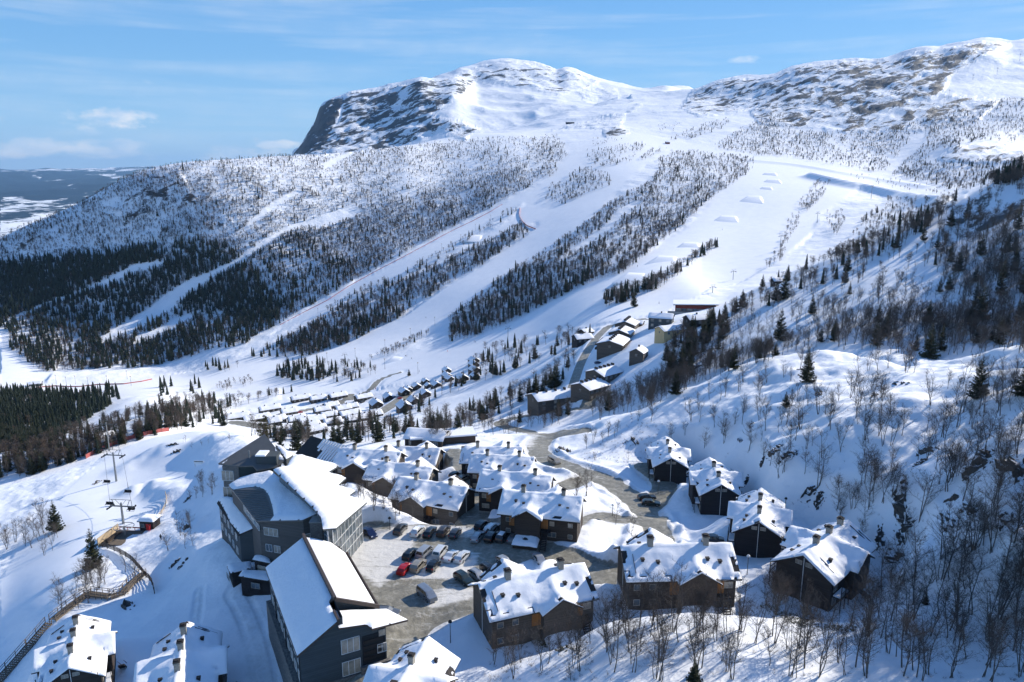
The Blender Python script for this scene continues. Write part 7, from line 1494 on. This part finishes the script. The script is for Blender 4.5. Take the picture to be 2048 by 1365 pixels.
for n_, (px, py) in enumerate(sorted(POLES)):
    p = G(px, py+2); t = thing('piste_light', 'slim floodlight mast along the pistes, %s from the left' % ordinal(n_), 'light mast', p, 0, 'piste floodlight masts')
    obj('pole', MB().tube([(0, 0, -.5), (0, 0, 9.5)], [.16, .10], 5).mesh('pole', M['grey_paint']), t); obj('floodlight', MB().box(-.6, .6, -.3, .3, 9.3, 9.8).mesh('floodlight', M['pale_wood']), t)
mp_ = G(902, 262); t = thing('radio_mast', 'thin radio mast on the snow shelf below the dome mountain', 'mast', mp_); obj('mast', MB().tube([(0, 0, 0), (0, 0, 34)], [.9, .4], 4).mesh('mast', M['grey_paint']), t); obj('hut', MB().box(-5, 5, -3, 3, -1, 4).box(-5.2, 5.2, -3.2, 3.2, 4, 4.4).mesh('hut', M['timber_black']), t)
# red net fences along the far pistes
fence('net_fence', 'thin red net fence along the upper edge of the narrow left piste', 'fence', Z_(3.25, 560, 380, [(0,880),(150,800),(350,695),(500,595),(700,490),(900,385),(1130,262),(1330,165),(1500,62)]), .8, 1, 'red', 30, 'net')
fence('net_fence', 'red net fence round the snow hollow between the two long pistes', 'fence', Z_(3.25, 560, 380, [(1560,120),(1555,170),(1590,225),(1640,250),(1670,262)]), 1.6, 1, 'red', 12, 'net')
fence('net_fence', 'faint red net fence across the valley run at the left', 'fence', [(75,776),(110,773),(150,775),(200,770),(260,768),(310,758)], 1.2, 1, 'red', 14, 'net')
# terrain-park jumps: shaded wedges of snow
JUMPS = Z_(3.593, 1140, 380, [(1310,45),(1130,185),(860,378),(680,480),(460,605)])+Z_(4.267, 1080, 100, [(1820,1240),(1930,1155),(1985,1095),(1960,1035)])+Z_(3.25, 560, 380, [(1270,290),(750,1085)])
JW = [40, 44, 44, 52, 54, 38, 26, 34, 30, 36, 34]
for n_, ((px, py), wpx) in enumerate(zip(JUMPS, JW)):
    p = G(px, py+7); dep = p.y*cp+(CH-p.z)*sp; w = wpx/FPX*dep; t = thing('snow_jump', ['largest upper snow jump of the park line', 'flat-topped snow jump in the middle of the park line', 'low pale snow jump above the tree strip tip', 'wide snow jump beside the lower tree strip', 'lowest wide snow jump of the park line', 'snow jump just above the largest one', 'small snow jump near the top of the park line', 'highest snow jump of the park line', 'flat snow bank at the very top of the park', 'snow kicker between the two long left pistes', 'snow mound by the slope at the foot of the long piste'][n_], 'snow jump', p, R_(-20), 'terrain park jumps')
    k = w; hh = w*.12; m = MB(); n = 8
    m.add([(-k*.75, -k*.75, -3.0), (k*.6, -k*.75, -3.0), (k*.5, k*.9, 0.5), (-k*.5, k*.9, 0.5), (-k*.32, -k*.10, hh+.6), (k*.36, -k*.10, hh+.6), (k*.36, k*.35, hh+1.6), (-k*.32, k*.35, hh+1.6)], [(0, 3, 2, 1), (4, 5, 6, 7), (0, 1, 5, 4), (1, 2, 6, 5), (2, 3, 7, 6), (3, 0, 4, 7)]); 
    me = m.mesh('snow_jump', M['roof_snow']); o = obj('ramp', me, t); bv = o.modifiers.new('round', 'BEVEL'); o.location = (0, 0, -1.3); bv.width = hh*.6; bv.segments = 4; me.polygons.foreach_set('use_smooth', [True]*len(me.polygons))
# ------------------------------------------------------------------ rock outcrops and scrub on the near slopes
def rock_mesh(seed):                 # ragged ledge: a crumpled patch whose low parts lie under the snow
    u = np.linspace(-1, 1, 17); v = np.linspace(-1, 1, 12); X, Y = np.meshgrid(u, v); R2 = X**2+Y**2
    N = fbm(X*3+seed*7, Y*3, 1.0, 4, 200+seed, ridge=True); zz = (np.clip(1-R2, -1, 1)*.9+N*1.5-.62)*.55; zz = np.round(zz*7)/7*.5+zz*.5
    Xj = X*1.7+.08*fbm(X*9, Y*9, 1.0, 2, seed); ny_, nx_ = X.shape
    m = MB().add([(float(Xj[j, i]), float(Y[j, i]), float(zz[j, i])) for j in range(ny_) for i in range(nx_)], [(j*nx_+i, j*nx_+i+1, (j+1)*nx_+i+1, (j+1)*nx_+i) for j in range(ny_-1) for i in range(nx_-1)])
    return m.mesh('rock_outcrop', M['rock'])
RM = [rock_mesh(s) for s in range(5)]
RK = [(1800,1000,3.2),(1850,905,2.4),(1842,925,1.6),(1895,1045,2.6),(1815,1052,2.0),(1792,1110,3.4),(1798,1075,2.2),(1760,1075,2.0),(1955,935,3.2),(1972,905,2.2),(2020,930,3.4),(2040,945,2.6),(1548,905,3.0),(1570,915,2.2),(1525,925,1.6),(1495,960,2.0),(1620,985,2.4),(1640,1000,2.0),(1480,880,1.2),(1505,848,1.3),(1640,788,2.0),(1800,768,2.4),(1750,792,1.8),(1267,880,1.6),(1252,885,1.2),(1120,898,2.4),(1135,902,2.0),(1395,735,2.2),(352,905,2.6),(345,890,1.8),(375,1000,1.6),(372,1055,2.2),(365,1130,1.8),(350,1128,1.6),(255,1212,2.6),(1940,1020,2.2),(1905,1000,1.6),(1560,1010,1.4),(1700,1080,1.6),(1705,1095,1.2),(2010,1040,2.0),(1600,740,1.4),(195,965,2.2)]
for n_, (px, py, s) in enumerate(sorted(RK)):
    p = G(px, py); t = thing('rock_outcrop', 'dark rock breaking through the snow, %s from the left of the outcrops' % ordinal(n_), 'rock', p, 0, 'rock outcrops on the near slopes', RM[n_ % 5]); t.scale = (s*.8, s*.62, s*.75)
    e_ = 1.5; nrm_ = Vector((gz(p.x-e_, p.y)-gz(p.x+e_, p.y), gz(p.x, p.y-e_)-gz(p.x, p.y+e_), 2*e_)).normalized(); t.location = p+nrm_*.02
    t.rotation_mode = 'QUATERNION'; t.rotation_quaternion = nrm_.to_track_quat('Z', 'Y') @ Matrix.Rotation(n_*1.7, 3, 'Z').to_quaternion()
# low scrub: too fine to count
def scrub(name, polys, n, H, label, m, tw):
    rnd = random.Random(9); vs, fs = [], []
    for poly in polys:
        x, y = sample_poly(poly, n); X, Y, Z3 = hit_grid(Z, x, y)
        for i in range(n):
            b = Vector((X[i], Y[i], Z3[i]-.1))
            for k in range(9): d = Vector((rnd.uniform(-1, 1), rnd.uniform(-1, 1), rnd.uniform(.5, 1.6))).normalized()*H*rnd.uniform(.4, 1.1); ribbon(vs, fs, b, b+d, tw, rnd); q = b+d*.5; ribbon(vs, fs, q, q+Vector((rnd.uniform(-1, 1), rnd.uniform(-1, 1), rnd.uniform(0, 1))).normalized()*H*.5, tw*.8, rnd)
    me = bpy.data.meshes.new(name); me.from_pydata(vs, [], fs); me.materials.append(m); me.update(); o = obj(name, me); o['kind'] = 'stuff'; o['label'] = label
scrub('undergrowth', [[(1180,1362),(1230,1240),(1500,1225),(1700,1250),(2048,1240),(2048,1362)], [(1350,1000),(1500,830),(2048,740),(2048,1200),(1800,1200),(1700,1050)], [(960,1362),(1000,1290),(1180,1285),(1190,1362)], [(640,985),(860,1050),(1000,1070),(900,1040),(720,980)], [(1150,920),(1250,850),(1330,840),(1290,930)]], 150, .75, 'thin bare twigs of birch scrub poking through the snow', M['twig'], .012)
scrub('heath', [[(1525,1205),(1640,1250),(1720,1255),(1705,1265),(1600,1255),(1520,1215)], [(985,1275),(1080,1270),(1150,1300),(1120,1305),(1060,1285),(1000,1285)], [(545,920),(600,915),(620,940),(560,930)]], 260, .5, 'brown-green heather and juniper on the bare strip below the houses', M['heath'], .03)
# ------------------------------------------------------------------ people
def person(px, py, pose, label, cloth, legs, head_rot=0.0):
    p = G(px, py); bm_ = bpy.data.meshes.new('person'); stride = .22 if pose != 'stand' else .10
    V_ = [(0, 0, .92), (0, .01, 1.18), (0, 0, 1.42), (0, .02, 1.54), (0, .03, 1.66), (.11, .02, .86), (.13, stride, .48), (.13, stride*.4, .08), (.13, stride*.4+.14, .03), (-.11, .02, .86), (-.13, -stride*.4, .48), (-.13, -stride, .09), (-.13, -stride+.14, .04), (.19, 0, 1.40), (.27, -.02, 1.14), (.27, .14, .94), (-.19, 0, 1.40), (-.27, .04, 1.14), (-.27, .2, .96)]
    E_ = [(0, 1), (1, 2), (2, 3), (3, 4), (0, 5), (5, 6), (6, 7), (7, 8), (0, 9), (9, 10), (10, 11), (11, 12), (2, 13), (13, 14), (14, 15), (2, 16), (16, 17), (17, 18)]
    bm_.from_pydata(V_, E_, []); o = bpy.data.objects.new('person', bm_); COL.objects.link(o); sk = o.modifiers.new('skin', 'SKIN'); rad = [.16, .15, .17, .065, .11, .11, .08, .06, .05, .11, .08, .06, .05, .075, .055, .045, .075, .055, .045]
    for v, r in zip(bm_.skin_vertices[0].data if bm_.skin_vertices else [], rad): v.radius = (r, r)
    bm_.materials.append(M[cloth]); sub = o.modifiers.new('sub', 'SUBSURF'); sub.levels = 1; sub.render_levels = 1
    o.location = p; o.rotation_euler = (0, 0, head_rot); o['label'] = label; o['category'] = 'person'
    obj('head', MB().tube([(0, .03, 1.60), (0, .03, 1.68), (0, .03, 1.77), (0, .03, 1.82)], [.07, .105, .10, .05], 8).mesh('head', M['black']), o)
    obj('face', MB().box(-.05, .05, .10, .145, 1.62, 1.72, .01).mesh('face', M['skin']), o)
    return o
for sfx in ('red', 'black', 'grey_paint'): pass
PEO = [(322,1082,'walk','person in black walking up beside the lift hut','black',0.3),(299,1063,'stand','person in red standing at the front of the lift hut','red',2.8)]+[(x, y, 'ski', l, c, h) for (x, y), l, c, h in zip(Z_(3.25, 560, 380, [(1088,1053),(905,1185),(815,1085),(825,1084),(855,1102),(948,835),(1262,990),(1270,993),(620,1298)])+Z_(3.593, 1140, 380, [(1095,290),(485,555),(395,540),(640,820),(1487,608)]),
  ['skier in red crossing the wide run above the cabins','dark-clad pair member by the tall mast on the wide run','skier beside the snow mound, left of two','skier beside the snow mound, right of two','skier below the snow mound','tiny skier high on the long middle piste','left of two skiers under the far lift tower','right of two skiers under the far lift tower','skier by the scrub above the row cabins','skier among the park jumps','skier on the lip of the lowest jump','skier left of the wide snow jump','skier on the run above the red lodge','skier near the small hut by the spruces'],
  ['red','black','black','grey_paint','black','black','grey_paint','black','red','black','black','red','black','black'], [1,2,3,1,2,3,1,2,3,1,2,3,1,2])]
for px, py, ps, lab, cl_, hr in PEO: person(px, py, ps, lab, cl_, None, hr)
# ski-school sign board on the near run
sg_ = G(398, 932); t = thing('sign_board', 'low white and green sign board on two legs on the run behind the hotel', 'sign', sg_, R_(-4)); obj('board', MB().box(-1.6, 1.6, -.04, .04, .7, 1.7).mesh('board', M['white']), t); obj('stripe', MB().box(-1.5, 1.5, -.06, -.045, 1.3, 1.55).mesh('stripe', M['teal']), t)
for s in (-1, 1): obj('leg', MB().box(s*1.3-.05, s*1.3+.05, -.05, .05, -.4, .7).mesh('leg', M['steel']), t)
# ------------------------------------------------------------------ thin air between here and the far hills
hm_ = MB().box(-40000, 40000, -60, 36500, -620, 760); hz_ = hm_.mesh('haze', M['white']); hz_.materials.clear()
mh = bpy.data.materials.new('haze'); mh.use_nodes = True; th = mh.node_tree; th.nodes.clear(); oh = NW(th, 'ShaderNodeOutputMaterial'); vh = NW(th, 'ShaderNodeVolumePrincipled')
vh.inputs['Color'].default_value = (0.36, 0.64, 1.0, 1); vh.inputs['Density'].default_value = 2.6e-5; vh.inputs['Anisotropy'].default_value = 0.2; LK(th, vh.outputs[0], oh.inputs['Volume']); hz_.materials.append(mh)
ho = obj('haze', hz_); ho['kind'] = 'stuff'
